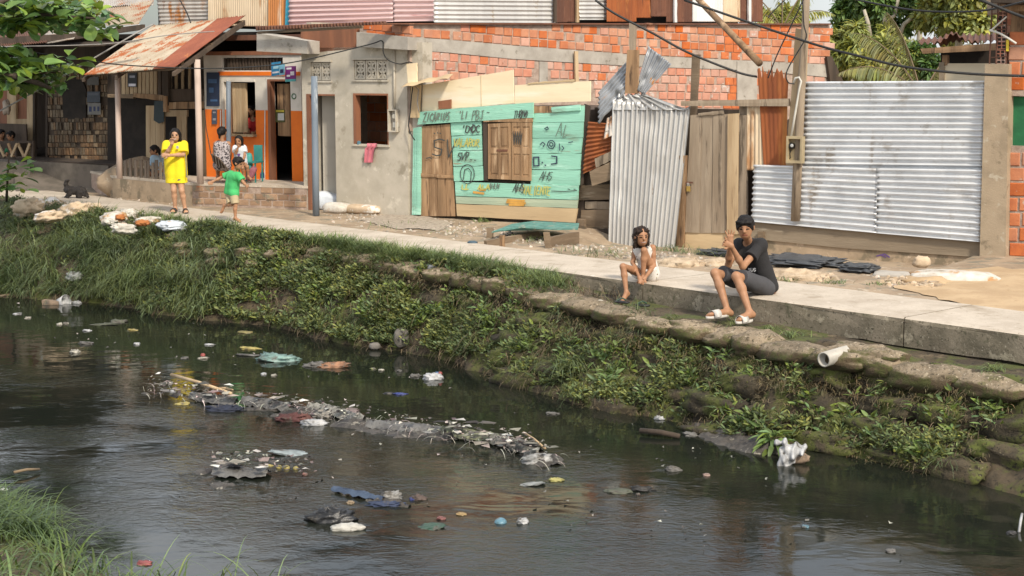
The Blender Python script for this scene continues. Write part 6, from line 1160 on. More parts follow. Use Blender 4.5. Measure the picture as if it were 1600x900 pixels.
def person(label, J, s, h, skin, head, top=None, bottom=None, hands=('open', 'open'), shoes=None, hair='short', hairm='hair', group=None, smile=False, fist_dir=(None, None), toes=True, infl=.016):
    """J: joints in the place (metres). R = the person's right. s: body size (1 = adult), head = (fw, up, height)"""
    foot0 = J.get('Rtoe', J['pelvis']); e = thing('person', label, 'person', (J['pelvis'][0], J['pelvis'][1], min(j[2] for j in J.values())), group)
    sm = (J['LS'] + J['RS']) / 2; side = nrm(J['LS'] - J['RS']); ax = nrm(sm - J['pelvis']); front = nrm(np.cross(ax, side)) * -1
    fw, up, hh = nrm(head[0]), np.asarray(head[1], float), head[2]; up = nrm(up - fw * np.dot(up, fw)); hs = nrm(np.cross(up, fw)); H = J['head']
    B = SDF(h, .028 * s)
    def torso(b, g=0.0, wide=1.0):
        w = side * .055 * s * wide; ch = lerp(J['pelvis'], sm, .80); wa = lerp(J['pelvis'], sm, .38)
        b.cone(lerp(sm, J['LS'], .62) - ax * .04 * s, lerp(sm, J['RS'], .62) - ax * .04 * s, .078 * s + g)
        for q in (1, -1): b.cone(ch + w * q * 1.15, wa + w * q * .9, .098 * s + g, .092 * s + g); b.cone(wa + w * q, J['pelvis'] + w * q * 1.1, .092 * s + g, .098 * s + g)
        b.cone(J['LH'], J['RH'], .088 * s + g)
    torso(B)
    nb = H - up * .30 * hh - fw * .10 * hh; B.cone(sm + front * .0, nb, .052 * s, .046 * s); B.cone(J['LS'], sm, .050 * s, .058 * s).cone(J['RS'], sm, .050 * s, .058 * s)
    # head
    A = (hs, fw, up); B.ell(H + up * .09 * hh - fw * .05 * hh, A, (.355 * hh, .43 * hh, .40 * hh)); B.ell(H - up * .20 * hh + fw * .06 * hh, A, (.265 * hh, .29 * hh, .30 * hh))
    B.cone(H + fw * .345 * hh + up * .02 * hh, H + fw * .41 * hh - up * .09 * hh, .028 * hh, .050 * hh)
    for q in (1, -1): B.ell(H + hs * q * .365 * hh - fw * .03 * hh - up * .02 * hh, A, (.035 * hh, .075 * hh, .11 * hh))
    # limbs
    for S_, i in (('L', 0), ('R', 1)):
        Sh, El, Wr = J[S_ + 'S'], J[S_ + 'E'], J[S_ + 'W']; B.cone(Sh, lerp(Sh, El, .4), .052 * s, .047 * s).cone(lerp(Sh, El, .4), El, .046 * s, .037 * s).cone(El, lerp(El, Wr, .35), .037 * s, .038 * s).cone(lerp(El, Wr, .35), Wr, .038 * s, .025 * s)
        hd = nrm(fist_dir[i]) if fist_dir[i] is not None else nrm(Wr - El); view = nrm(CAMP - Wr); ac = nrm(np.cross(hd, view)); pn = nrm(np.cross(ac, hd)); kind = hands[i]
        pc = Wr + hd * .045 * s
        for q in (-1, 0, 1): B.cone(Wr + ac * q * .012 * s, Wr + hd * .075 * s + ac * q * .024 * s, .017 * s, .016 * s)
        fr = max(.0095 * s, h * .95); B.kk = .007
        for q in range(4):
            f0 = Wr + hd * .082 * s + ac * (q - 1.5) * .021 * s; ln = (.058, .070, .066, .050)[q] * s
            sp_ = .26 if kind == 'open' else .10; bend = {'open': .15, 'relax': .7, 'fist': 1.9, 'grip': 1.3}[kind]; d1 = nrm(hd * math.cos(bend * .45) + pn * math.sin(bend * .45) + ac * (q - 1.5) * sp_); d2 = nrm(hd * math.cos(bend) + pn * math.sin(bend) + ac * (q - 1.5) * sp_)
            B.cone(f0, f0 + d1 * ln * .55, fr, fr * .95).cone(f0 + d1 * ln * .55, f0 + d1 * ln * .55 + d2 * ln * .55, fr * .95, fr * .8)
        B.kk = .012; t0 = Wr + hd * .025 * s - ac * .028 * s; t1 = t0 + nrm(hd * .7 - ac * .8 + pn * .3) * .04 * s; B.cone(t0, t1, fr * 1.2, fr * 1.05).cone(t1, t1 + nrm(hd - ac * .1 + pn * .4) * .03 * s, fr * 1.05, fr * .85)
        B.kk = B.k; Hp, Kn, An, To = J[S_ + 'H'], J[S_ + 'K'], J[S_ + 'A'], J[S_ + 'T']
        B.cone(Hp, lerp(Hp, Kn, .5), .086 * s, .070 * s).cone(lerp(Hp, Kn, .5), Kn, .070 * s, .053 * s); sd = nrm(An - Kn); bk = nrm(np.cross(side, sd)); bk = bk if np.dot(bk, front) < 0 else -bk
        B.cone(Kn, lerp(Kn, An, .33) + bk * .012 * s, .052 * s, .053 * s).cone(lerp(Kn, An, .33) + bk * .012 * s, An, .053 * s, .033 * s)
        ft = nrm(To - An); hl = An - nrm(np.array([ft[0], ft[1], 0]) if abs(ft[2]) < .8 else ft * .3) * .035 * s + sd * .030 * s; B.cone(An, hl, .034 * s, .034 * s)
        fm = lerp(An, To, .62) ; B.cone(hl, fm, .032 * s, .034 * s).cone(An, fm, .033 * s, .030 * s).cone(fm, To - ft * .03 * s, .034 * s, .026 * s)
        if toes:
            tw = nrm(np.cross(ft, sd))
            for q in range(5): B.cone(lerp(fm, To, .6) + tw * (q - 2) * .016 * s, To + tw * (q - 2) * .017 * s - ft * (.004 * q) * s, max(.011 * s, h * .8), max(.010 * s, h * .75))
    body = B.mesh('body', SK[skin], e); me = body.data
    for mm in ('eye', 'lip', 'teeth', 'brow'): me.materials.append(M[mm])
    C = np.empty(len(me.polygons) * 3); me.polygons.foreach_get('center', C); C = (C.reshape(-1, 3) - H) / hh; f_, u_, s_ = C @ fw, C @ up, np.abs(C @ hs); idx = np.zeros(len(C), np.int32); face = (f_ > .18) & (np.abs(u_) < .5) & (s_ < .4)
    idx[face & (s_ > .08) & (s_ < .22) & (u_ > -.03) & (u_ < .04)] = 1; idx[face & (s_ > .07) & (s_ < .25) & (u_ > .085) & (u_ < .125)] = 4
    idx[face & (s_ < (.15 if smile else .11)) & (u_ > -.285) & (u_ < -.235)] = 2
    if smile: idx[face & (s_ < .115) & (u_ > -.272) & (u_ < -.245)] = 3
    me.polygons.foreach_set('material_index', idx)
    # hair
    if hair:
        R = SDF(h, .02); g = .022 * hh; R.ell(H + up * .11 * hh - fw * .06 * hh, A, (.375 * hh + g, .445 * hh + g, .41 * hh + g))
        pl = [(H + fw * .37 * hh + up * (.17 if hair == 'fringe' else .24) * hh, up * .62 - fw * .78)]
        if hair in ('short', 'fringe'): pl = [(H + fw * .36 * hh + up * (.16 if hair == 'fringe' else .22) * hh, up * .62 - fw * .78)]
        if hair in ('long', 'bob'):
            R.ell(H - up * .10 * hh - fw * .17 * hh, A, (.40 * hh, .30 * hh, .50 * hh)); dn = (.85 if hair == 'long' else .5)
            for q in (1, -1): R.cone(H + hs * q * .32 * hh + up * .1 * hh - fw * .05 * hh, H + hs * q * .36 * hh - up * dn * hh - fw * .10 * hh, .12 * hh, .10 * hh)
            pl = [(H + fw * .30 * hh + up * .22 * hh, up * .40 - fw * .9)]
        if hair == 'bun': R.ell(H - fw * .50 * hh - up * .05 * hh, A, (.17 * hh, .16 * hh, .18 * hh)); R.ell(H - fw * .5 * hh - up * .3 * hh, A, (.10 * hh, .10 * hh, .2 * hh))
        if hair in ('fringe', 'short', 'bob'):          # uneven locks at the hairline
            for k in range(11):
                a = (k - 5) * .068; q0 = H + fw * (.37 - 1.2 * a * a) * hh + up * .31 * hh + hs * a * hh; q1 = H + fw * (.425 - 1.35 * a * a) * hh + up * ((.27 if hair == 'fringe' else .28) + random.uniform(-.05, .05)) * hh + hs * (a * 1.05 + random.uniform(-.02, .02)) * hh
                R.cone(q0, q1, .05 * hh, .018 * hh)
            for k in range(16): w = k * 2.4; rr = .30 * math.sqrt((k + .5) / 16); q0 = H + up * .44 * hh + hs * math.cos(w) * rr * hh - fw * (.05 + .8 * math.sin(w) * rr) * hh; R.cone(q0 - up * (.9 * rr * rr) * hh, q0 + up * (.05 - 1.1 * rr * rr) * hh + hs * math.cos(w) * .06 * hh, .07 * hh, .02 * hh)
        if hair in ('fringe', 'short'): pl = [(pl[0][0] + up * .03 * hh + fw * .03 * hh, pl[0][1])]
        R.mesh('hair', M[hairm], e, pl, (.009 if hair == 'bob' else .0035) * hh / .24, 85 if hair == 'bob' else 60, int(hh * 1e4) % 97)
    # clothes
    if top:
        T = SDF(h, .03 * s); torso(T, infl + top.get('loose', 0), top.get('wide', 1.0)); fr = top.get('sleeve', .5)
        if fr > 0:
            for S_ in 'LR': Sh, El = J[S_ + 'S'], J[S_ + 'E']; T.cone(sm, Sh, .055 * s + infl, .055 * s + infl); T.cone(Sh, lerp(Sh, El, fr), .058 * s + infl, (.058 + top.get('flare', .006)) * s + infl, True)
        else:
            for q in ('LS', 'RS'): T.cone(lerp(sm, J[q], .7) - ax * .04 * s, lerp(sm, J[q], .55) + ax * .02 * s, .045 * s + infl * .6)
        hem = lerp(J['pelvis'], sm, top.get('hem', -.15))
        if top.get('hem', -.15) < -.2:
            for q in (1, -1): T.cone(lerp(J['pelvis'], sm, .3) + side * q * .07 * s, hem - ax * .05 + side * q * .085 * s, (.092 * s + infl + top.get('loose', 0)), (.100 * s + infl + top.get('loose', 0)))
        if top.get('skirt'):
            for S_ in 'LR': Hp, Kn = J[S_ + 'H'], J[S_ + 'K']; T.cone(Hp, lerp(Hp, Kn, top['skirt']), .10 * s + infl, .092 * s + infl, True)
        T.ell(sm + ax * .075 * s + front * .03 * s, (side, front, ax), (.062 * s, .075 * s, .075 * s), True)
        pl = [] if top.get('skirt') else [(hem, ax)]
        shirt = T.mesh(top.get('name', 'shirt'), top['mat'], e, pl, .008, 15, 5); e['_shirt'] = 1; del e['_shirt']
    else: shirt = None
    if bottom:
        T = SDF(h, .02 * s); T.cone(J['LH'], J['RH'], .096 * s + infl); T.cone(lerp(J['pelvis'], sm, .15), J['pelvis'], .11 * s + infl * .7)
        for S_ in 'LR': Hp, Kn, An = J[S_ + 'H'], J[S_ + 'K'], J[S_ + 'A']; T.cone(Hp, lerp(Hp, Kn, bottom['len']), .095 * s + infl, (.068 + .020) * s + infl, True)
        T.mesh('shorts', bottom['mat'], e, [], .005, 15, 8)
    if shoes:
        for S_ in 'LR':
            An, To = J[S_ + 'A'], J[S_ + 'T']; ft = nrm(np.array([*(To - An)[:2], 0])); zb = min(An[2] - .062 * s, To[2] - .03 * s); tw = np.array([-ft[1], ft[0], 0]); c = lerp(An, To, .5)
            L = np.linalg.norm((To - An)[:2]) + .085 * s; mid = np.array([*(An + ft * (L / 2 - .055 * s))[:2], zb]); V = []; n = 16
            for zz, k in ((0, .94), (.010, 1), (.026 * s, 1.0)):
                for q in range(n): w = 2 * math.pi * q / n; cx, cy = math.cos(w), math.sin(w); V.append(mid + ft * cx * L / 2 * k + tw * cy * (.048 + .006 * cx) * s * k + [0, 0, zz + (.006 if zz > .02 else 0) - .004])
            Fc = [tuple(range(n))[::-1], tuple(range(2 * n, 3 * n))] + [(r * n + q, r * n + (q + 1) % n, (r + 1) * n + (q + 1) % n, (r + 1) * n + q) for r in range(2) for q in range(n)]
            so = obj('slipper', V, Fc, shoes, e, True)
            pts = [mid + ft * L * .14 + tw * math.cos(w) * .058 * s + np.array([0, 0, .02 + math.sin(w) * .072 * s]) for w in np.linspace(0, math.pi, 9)]; V = []
            for p in pts: V += [p - ft * .055 * s, p + ft * .05 * s + [0, 0, -.008 * s]]
            Fc = [(2 * q, 2 * q + 1, 2 * q + 3, 2 * q + 2) for q in range(8)]; b = len(V); V += [np.asarray(v) + (np.asarray(v) - mid) * .07 for v in V[:b]]; Fc += [(b + 2 * q + 2, b + 2 * q + 3, b + 2 * q + 1, b + 2 * q) for q in range(8)] + [(2 * q + 2, b + 2 * q + 2, b + 2 * q, 2 * q) for q in range(8)] + [(2 * q + 1, b + 2 * q + 1, b + 2 * q + 3, 2 * q + 3) for q in range(8)]
            obj('strap', V, Fc, shoes, so, True)
    return e, shirt, dict(H=H, fw=fw, up=up, hs=hs, hh=hh, front=front, side=side, ax=ax, sm=sm)
def joints(Y0, ox, oy, sc, **k): return {n: dp(ox + v[0] / sc, oy + v[1] / sc, Y0 + v[2]) for n, v in k.items()}
# ---- boy sitting on the edge of the walk
J = joints(18.0, 1080, 310, 4.286, head=(362, 195, -.20), pelvis=(502, 588, .06), LS=(462, 318, -.12), RS=(322, 302, .10), LE=(346, 458, -.34), RE=(248, 448, -.10), LW=(268, 318, -.46), RW=(262, 296, -.34),
 LH=(500, 596, -.04), RH=(455, 578, .14), LK=(302, 522, -.46), RK=(160, 500, -.26), LA=(392, 764, -.62), RA=(243, 754, -.44), LT=(312, 822, -.76), RT=(112, 784, -.62))
W_BOY = person('seated boy in black shirt and grey shorts rubbing his hands on the walk edge', J, .98, .0072, 'tan', ((-.24, -.95, -.14), (-.08, -.12, .98), .268), dict(mat=cloth('black cotton', (.016, .015, .016)), sleeve=.55, hem=-.12), dict(mat=cloth('charcoal cotton', (.055, .054, .058), scale=3), len=.86), ('grip', 'open'), flat('cream rubber', (.62, .58, .52), .6), 'fringe', fist_dir=((-.75, -.2, .35), (-.06, -.1, 1.0)))
e, shirt, q = W_BOY
text('shirt_print', 'SUS', Frame((q['sm'] + q['front'] * .16)[:2], (.8, -.6)), 1169, 424, 4.2, 5, -.05, .45, M['inkwhite'], shirt)
# ---- little girl beside him with one knee drawn up
J = joints(19.08, 940, 335, 6.0, head=(375, 208, -.10), pelvis=(455, 565, .12), LS=(478, 312, .02), RS=(318, 322, .10), LE=(490, 480, -.02), RE=(292, 452, .06), LW=(405, 598, -.22), RW=(352, 588, -.22),
 LH=(480, 560, .06), RH=(390, 560, .14), LK=(398, 338, -.14), RK=(200, 488, -.26), LA=(388, 585, -.12), RA=(232, 730, -.34), LT=(350, 640, -.22), RT=(185, 838, -.42))
girl_dress = mat('printed white dress', (.66, .62, .57), (.60, .55, .50), 6, rough=.9, bump=.2, spots=[((.10, .07, .035), 22, .60, .63), ((.35, .33, .06), 30, .66, .69), ((.36, .07, .06), 26, .70, .73)])
person('little girl in white printed dress sitting with one knee drawn up', J, .72, .0068, 'brown', ((.26, -.95, -.02), (-.05, -.05, 1), .236), dict(mat=girl_dress, sleeve=0, skirt=.30, name='dress'), None, ('relax', 'relax'), None, 'bob', 'hairbrown', smile=True, fist_dir=((-.5, -.4, -.6), (.2, -.5, -.7)))
# ---- woman in the yellow shirt
YW = gp(281, 333, 0)[1]
J = joints(YW, 220, 185, 5.294, head=(285, 138, -.02), pelvis=(292, 452, .05), LS=(352, 216, .04), RS=(214, 216, .04), LE=(352, 300, -.06), RE=(212, 296, -.10), LW=(232, 306, -.28), RW=(258, 210, -.20),
 LH=(325, 460, .05), RH=(262, 460, .05), LK=(338, 598, -.02), RK=(272, 594, -.02), LA=(366, 748, .06), RA=(284, 745, .06), LT=(374, 776, -.14), RT=(262, 772, -.14))
yel = cloth('yellow jersey', (.80, .62, .012), (.70, .53, .012), scale=3)
e, shirt, q = person('standing woman in a long yellow shirt with her hand at her mouth', J, .93, .0085, 'light', ((.05, -1, -.05), (0, 0, 1), .238), dict(mat=yel, sleeve=.80, hem=-.34, loose=.022, wide=1.35, flare=.03), dict(mat=cloth('grey brown shorts', (.10, .09, .08)), len=.42), ('relax', 'fist'), flat('dark rubber', (.025, .024, .024), .6), 'long', smile=True, fist_dir=((-1, -.15, .05), (.2, -.1, 1)))
strokes('badge', Frame((q['sm'] + q['front'] * .2)[:2], (1, 0)), [[(276, 229), (278.5, 229)], [(276, 231), (278.5, 231)]], .0, 1.2, flat('grey badge', (.35, .35, .38)), shirt); strokes('side_stripe', Frame((q['sm'] + q['front'] * .12 + q['side'] * .2)[:2], (1, -.4)), [[(289.8, 242), (291.2, 260), (291.6, 277)]], .0, .8, flat('grey stripe', (.22, .21, .18)), shirt)
# ---- boy running
YB = gp(373, 347, 0)[1]
J = joints(YB, 220, 185, 5.294, head=(808, 372, .0), pelvis=(752, 606, .05), LS=(735, 458, .16), RS=(808, 470, -.10), LE=(652, 496, .18), RE=(852, 535, -.12), LW=(596, 522, .14), RW=(872, 556, -.2),
 LH=(735, 622, .12), RH=(768, 622, -.02), LK=(752, 712, .02), RK=(784, 716, -.06), LA=(692, 722, .14), RA=(782, 822, -.05), LT=(664, 782, .16), RT=(824, 856, -.12))
person('boy in green shirt and khaki shorts running along the walk', J, .66, .0085, 'tan', ((.82, -.30, -.22), (.1, 0, 1), .222), dict(mat=cloth('green polo', (.06, .42, .13)), sleeve=.62, hem=-.18, loose=.02, flare=.02, wide=1.2), dict(mat=cloth('khaki cotton', (.45, .36, .22)), len=.88), ('relax', 'relax'), None, 'short')
# ---- old woman behind the pickets
J = joints(32.4, 220, 185, 5.294, head=(108, 266, .0), pelvis=(150, 470, .12), LS=(105, 332, -.10), RS=(168, 332, .16), LE=(80, 430, -.22), RE=(180, 430, .0), LW=(60, 455, -.4), RW=(100, 460, -.35),
 LH=(135, 480, .0), RH=(160, 480, .2), LK=(60, 450, -.35), RK=(75, 448, -.1), LA=(70, 500, -.45), RA=(85, 500, -.3), LT=(30, 505, -.5), RT=(48, 505, -.35))
person('old woman in a pale blue blouse sitting behind the picket fence', J, .86, .0095, 'brown', ((-.85, -.45, -.05), (0, 0, 1), .225), dict(mat=cloth('pale blue blouse', (.32, .45, .55)), sleeve=.7, hem=-.1, loose=.015), dict(mat=cloth('dark skirt', (.05, .05, .06)), len=.95), ('relax', 'relax'), None, 'bun')
# ---- woman in the hammock, seen from behind
J = joints(30.2, 310, 80, 4.088, head=(152, 520, .08), pelvis=(150, 725, .0), LS=(112, 592, .08), RS=(192, 592, .08), LE=(100, 660, .10), RE=(200, 660, .12), LW=(108, 720, .32), RW=(196, 715, .32),
 LH=(130, 730, .02), RH=(172, 730, .02), LK=(125, 725, .5), RK=(180, 725, .5), LA=(125, 800, .55), RA=(180, 800, .55), LT=(125, 812, .72), RT=(180, 812, .72))
person('woman with bare shoulders sitting in a net hammock, seen from behind', J, .90, .0095, 'tan', ((.30, .92, 0), (0, 0, 1), .232), dict(mat=mat('dotted dress', (.42, .38, .38), (.34, .30, .30), 8, rough=.9, bump=.2, spots=[((.03, .025, .03), 30, .50, .54)]), sleeve=0, skirt=.8, name='dress'), None, ('relax', 'relax'), None, 'bun')
hm = thing('hammock', 'dark net hammock slung in front of the orange wall', 'hammock', dp(340, 262, 30.1)); HK = M['wooddark']
V = []; 
for i in range(13):
    s = i / 12; x = 329.6 + (357 - 329.6) * s; yt = 240 + 8 * s + 18 * s * s; 
    V.append([dp(x, yt + 1, 29.9), dp(x + 2, yt + (12 * math.sin(math.pi * min(s + .15, 1))) + 2, 30.0), dp(x + 3, yt + 14 * math.sin(math.pi * min(s + .2, 1)) + 4, 30.3)])
grid('net', V, M['wooddark'], hm); MB().tube([v[0] for v in V], .014, 6).done('edge_cord', HK, hm, True); MB().tube([dp(329.6, 241, 29.9), dp(322, 200, 30.0), dp(318, 150, 30.2)], .010, 5).done('rope', HK, hm)
for k in range(1, 12, 2): MB().tube([v + np.array([0, -.012, 0]) for v in V[k]], .006, 4).done('cord', M['greywire'], hm)
# ---- girl in white on a chair
J = joints(30.2, 310, 80, 4.088, head=(258, 572, .0), pelvis=(266, 700, .10), LS=(288, 616, .04), RS=(236, 614, .02), LE=(296, 665, .0), RE=(240, 652, -.10), LW=(285, 700, -.12), RW=(256, 606, -.16),
 LH=(278, 705, .08), RH=(256, 705, .08), LK=(312, 738, -.22), RK=(282, 745, -.22), LA=(318, 800, -.14), RA=(290, 798, -.14), LT=(338, 818, -.26), RT=(296, 820, -.28))
e, shirt, q = person('small girl in a white top and pale shorts sitting before the orange wall', J, .62, .0088, 'tan', ((-.2, -1, -.1), (0, 0, 1), .20), dict(mat=cloth('white blue top', (.60, .64, .68)), sleeve=.6, hem=-.2, loose=.012), dict(mat=cloth('pale shorts', (.55, .55, .56)), len=.6), ('relax', 'fist'), None, 'long', fist_dir=(None, (.1, -.1, 1)))
strokes('shirt_print', Frame((q['sm'] + q['front'] * .13)[:2], (1, 0)), [[(371, 241), (375, 241)], [(371.6, 243), (374.4, 243)]], -.0, 1.0, M['inkpurple'], shirt)
ch = thing('chair', 'small chair with a teal cloth hung over its back', 'chair', dp(388, 278, 30.4)); cy = 30.45
cF = Frame(dp(380, 262, cy)[:2], (1, -.25)); zf = ZF
M['tealplastic'] = flat('teal plastic', (.04, .22, .20), .45)
for u_, v_ in ((.0, 0), (.34, 0), (0, -.34), (.34, -.34)): MB().fbox(cF, u_ - .1, u_ - .075, zf, zf + .38, v_ - .02, v_ + .01).done('leg', M['tealplastic'], ch)
MB().fbox(cF, -.12, .27, zf + .38, zf + .41, -.38, .03).done('seat', M['tealplastic'], ch); MB().fbox(cF, .08, .26, zf + .41, zf + .72, -.37, -.345).done('backrest', M['tealplastic'], ch)
o = lump('teal_cloth', dp(388.5, 254, 30.5), (.16, .16, .36), flat('teal towel', (.05, .30, .27)), seed=2, amp=.15, crease=.2); tag(o, 'teal cloth hanging over the chair by the orange wall', 'cloth')
o = lump('pink_cloth', dp(393, 271, 30.3), (.14, .12, .30), flat('dusky pink cloth', (.30, .10, .13)), seed=6, amp=.2, crease=.2, tilt=(0, .5)); tag(o, 'dusky pink cloth trailing from the chair', 'cloth')
# ---- figure in red inside the shop window
yw = F.hit(394, 190, PV - .35)[1]
J = joints(yw, 0, 0, 1.0, head=(392.5, 172, .0), pelvis=(397, 222, .1), LS=(401, 189, .0), RS=(388.5, 190, .0), LE=(404, 206, -.1), RE=(388, 207, -.1), LW=(396, 208, -.35), RW=(383, 208.5, -.35),
 LH=(400, 226, .1), RH=(394, 226, .1), LK=(400, 250, .0), RK=(394, 250, .0), LA=(400, 282, .1), RA=(394, 282, .1), LT=(400, 284, -.1), RT=(394, 284, -.1))
person('person in red leaning on the counter inside the shop window', J, .9, .0105, 'tan', ((-.5, -.85, -.1), (0, 0, 1), .225), dict(mat=cloth('red shirt', (.42, .02, .02)), sleeve=.7, hem=-.2), dict(mat=cloth('dark trousers', (.03, .03, .04)), len=.9), ('relax', 'relax'), None, 'short')
# ---- two people sitting far left
for (hx, hy, dx, lab, mm, fwv, dY) in ((16.5, 212.5, 0, 'person in a green shirt sitting behind the far left railing', cloth('dark green shirt', (.02, .15, .06)), (-.7, -.6, -.1), .0), (1.5, 209.5, 0, 'person in dark clothes at the very left edge of the scene', cloth('dark shirt', (.03, .025, .03)), (.9, -.4, 0), .25)):
    Y = F.hit(hx, hy, LV + .45)[1] + dY; k = 1
    J = joints(Y, hx, hy, 1.0, head=(0, 0, 0), pelvis=(6, 42, .1), LS=(11, 17, .0), RS=(-3, 17, .05), LE=(13, 31, -.12), RE=(-6, 31, -.12), LW=(4, 34, -.3), RW=(-6, 36, -.3), LH=(9, 44, .05), RH=(2, 44, .05), LK=(4, 42, -.4), RK=(-8, 42, -.4), LA=(4, 62, -.4), RA=(-8, 62, -.4), LT=(1, 65, -.55), RT=(-11, 65, -.55))
    person(lab, J, .85, .0105, 'brown', (fwv, (0, 0, 1), .225), dict(mat=mm, sleeve=.7, hem=-.1), dict(mat=cloth('dark trousers', (.03, .03, .04)), len=.9), ('relax', 'relax'), None, 'short')
o = MB().fbox(F, Ul(-40, LV + .4), Ul(32, LV + .4), .58, .92, LV + .25, LV + .55).fbox(F, Ul(-40, LV + .4), Ul(32, LV + .4), .92, 1.35, LV + .2, LV + .24).done('bench', M['wooddark']); tag(o, 'dark bench behind the far left railing', 'bench')
# ---- the dog
d0 = gp(117, 312, -.03); YD = d0[1]
def dj(x, y, dy=0.0): return dp(95 + x, 284 + y, YD + dy)
D = SDF(.0085, .03); e = thing('dog', 'small black dog walking with its head low on the dirt path', 'dog', d0)
D.cone(dj(11, 12, .02), dj(20, 14, .0), .085, .08).cone(dj(20, 14, .0), dj(31, 15, -.02), .08, .10).cone(dj(30, 14, -.02), dj(35, 14, -.05), .085, .06).cone(dj(34, 14, -.05), dj(38.5, 19, -.08), .058, .050)
D.ell(dj(38.5, 19.5, -.08), np.eye(3), (.062, .058, .058)).cone(dj(39, 20.5, -.1), dj(42, 23, -.12), .036, .026).cone(dj(37.2, 16.5, -.03), dj(38.2, 14.0, -.02), .024, .010).cone(dj(38.2, 16.8, -.13), dj(39.6, 14.6, -.14), .024, .010)
for (hx, hy, kx, ky, ax_, ay, fx, fy, dy) in ((12, 14, 14, 20, 10.5, 24, 11.0, 29.0, -.07), (12, 14, 12, 20, 7.6, 24, 8.6, 28.4, .09), (30, 17, 28.5, 22, 30.0, 25, 30.5, 28.5, -.09), (31, 17, 26, 21, 26.5, 25, 27.2, 28.0, .07)):
    D.cone(dj(hx, hy, dy), dj(kx, ky, dy), .055, .036).cone(dj(kx, ky, dy), dj(ax_, ay, dy), .034, .024).cone(dj(ax_, ay, dy), dj(fx, fy, dy), .024, .022).cone(dj(fx, fy, dy), dj(fx + 1.6, fy + .4, dy), .024, .020)
for a, b in (((10, 11), (7, 4)), ((7, 4), (8.6, -1)), ((8.6, -1), (11.5, -2))): D.cone(dj(*a), dj(*b), .032, .030)
dogm = mat('black fur', (.012, .010, .009), (.03, .022, .017), 30, rough=.75, bump=.8, bscale=70); D.mesh('body', dogm, e, (), .006, 60)
# ================================================================== rubbish in the water and clutter on land
def wl(x, y, dz=0.0): return gp(x, y, WATER) + np.array([0, 0, dz])
def C(n, c, r=.6, **k):
    g = sum(c) / 3; c = tuple(.72 * (.72 * v + .28 * g) for v in c); return M.setdefault('lit ' + n, mat('lit ' + n, c, tuple(v * .6 for v in c), 9, rough=r, bump=.35, bscale=30, spots=k.pop('spots', [((.09, .08, .065), 7, .54, .66)]), **k))
WHITE = C('white plastic', (.62, .62, .62), .45); CREAM = C('cream foam', (.60, .55, .42)); TEAL = C('pale teal plastic', (.22, .42, .36), .4); ORG = C('faded orange cloth', (.50, .20, .06)); YEL = C('yellow plastic', (.60, .46, .04), .5); BLU = C('blue plastic', (.02, .05, .34), .4); LBL = C('light blue plastic', (.10, .36, .50), .35)
RED = C('red plastic', (.50, .05, .03), .5); BLK = C('black bag', (.022, .022, .024), .35); GRY = C('grey rag', (.20, .185, .165), .8); TAN = C('tan card', (.42, .27, .15), .85); MAR = C('maroon cloth', (.16, .04, .035), .85); BRN = C('brown rag', (.17, .11, .07), .9); NAV = C('navy cloth', (.02, .03, .07), .8); OLV = C('olive bag', (.13, .14, .07), .6); DGR = C('dull green plastic', (.04, .13, .07), .5)
def float_(name, x, y, w, h, m, lab, cat='litter', amp=.3, crease=.35, power=.9, flat_=.55, rot=0.0, seed=None, grp='rubbish floating in the canal', freq=2.4):
    """a piece of rubbish lying in the water: w, h its size in pixels"""
    p = wl(x, y); s = ppm(p[1]); L = w / s; H = h / s * flat_ + .015; D_ = max(h / s * 1.6, L * .45)
    o = lump(name, p + [0, 0, H * .10], (L, min(D_, L * .9), H), m, None, rot, seed if seed is not None else x * .13 + y * .07, amp, freq, 26, 16, power, (random.uniform(-.12, .12), random.uniform(-.12, .12)), crease); return tag(o, lab, cat, grp)
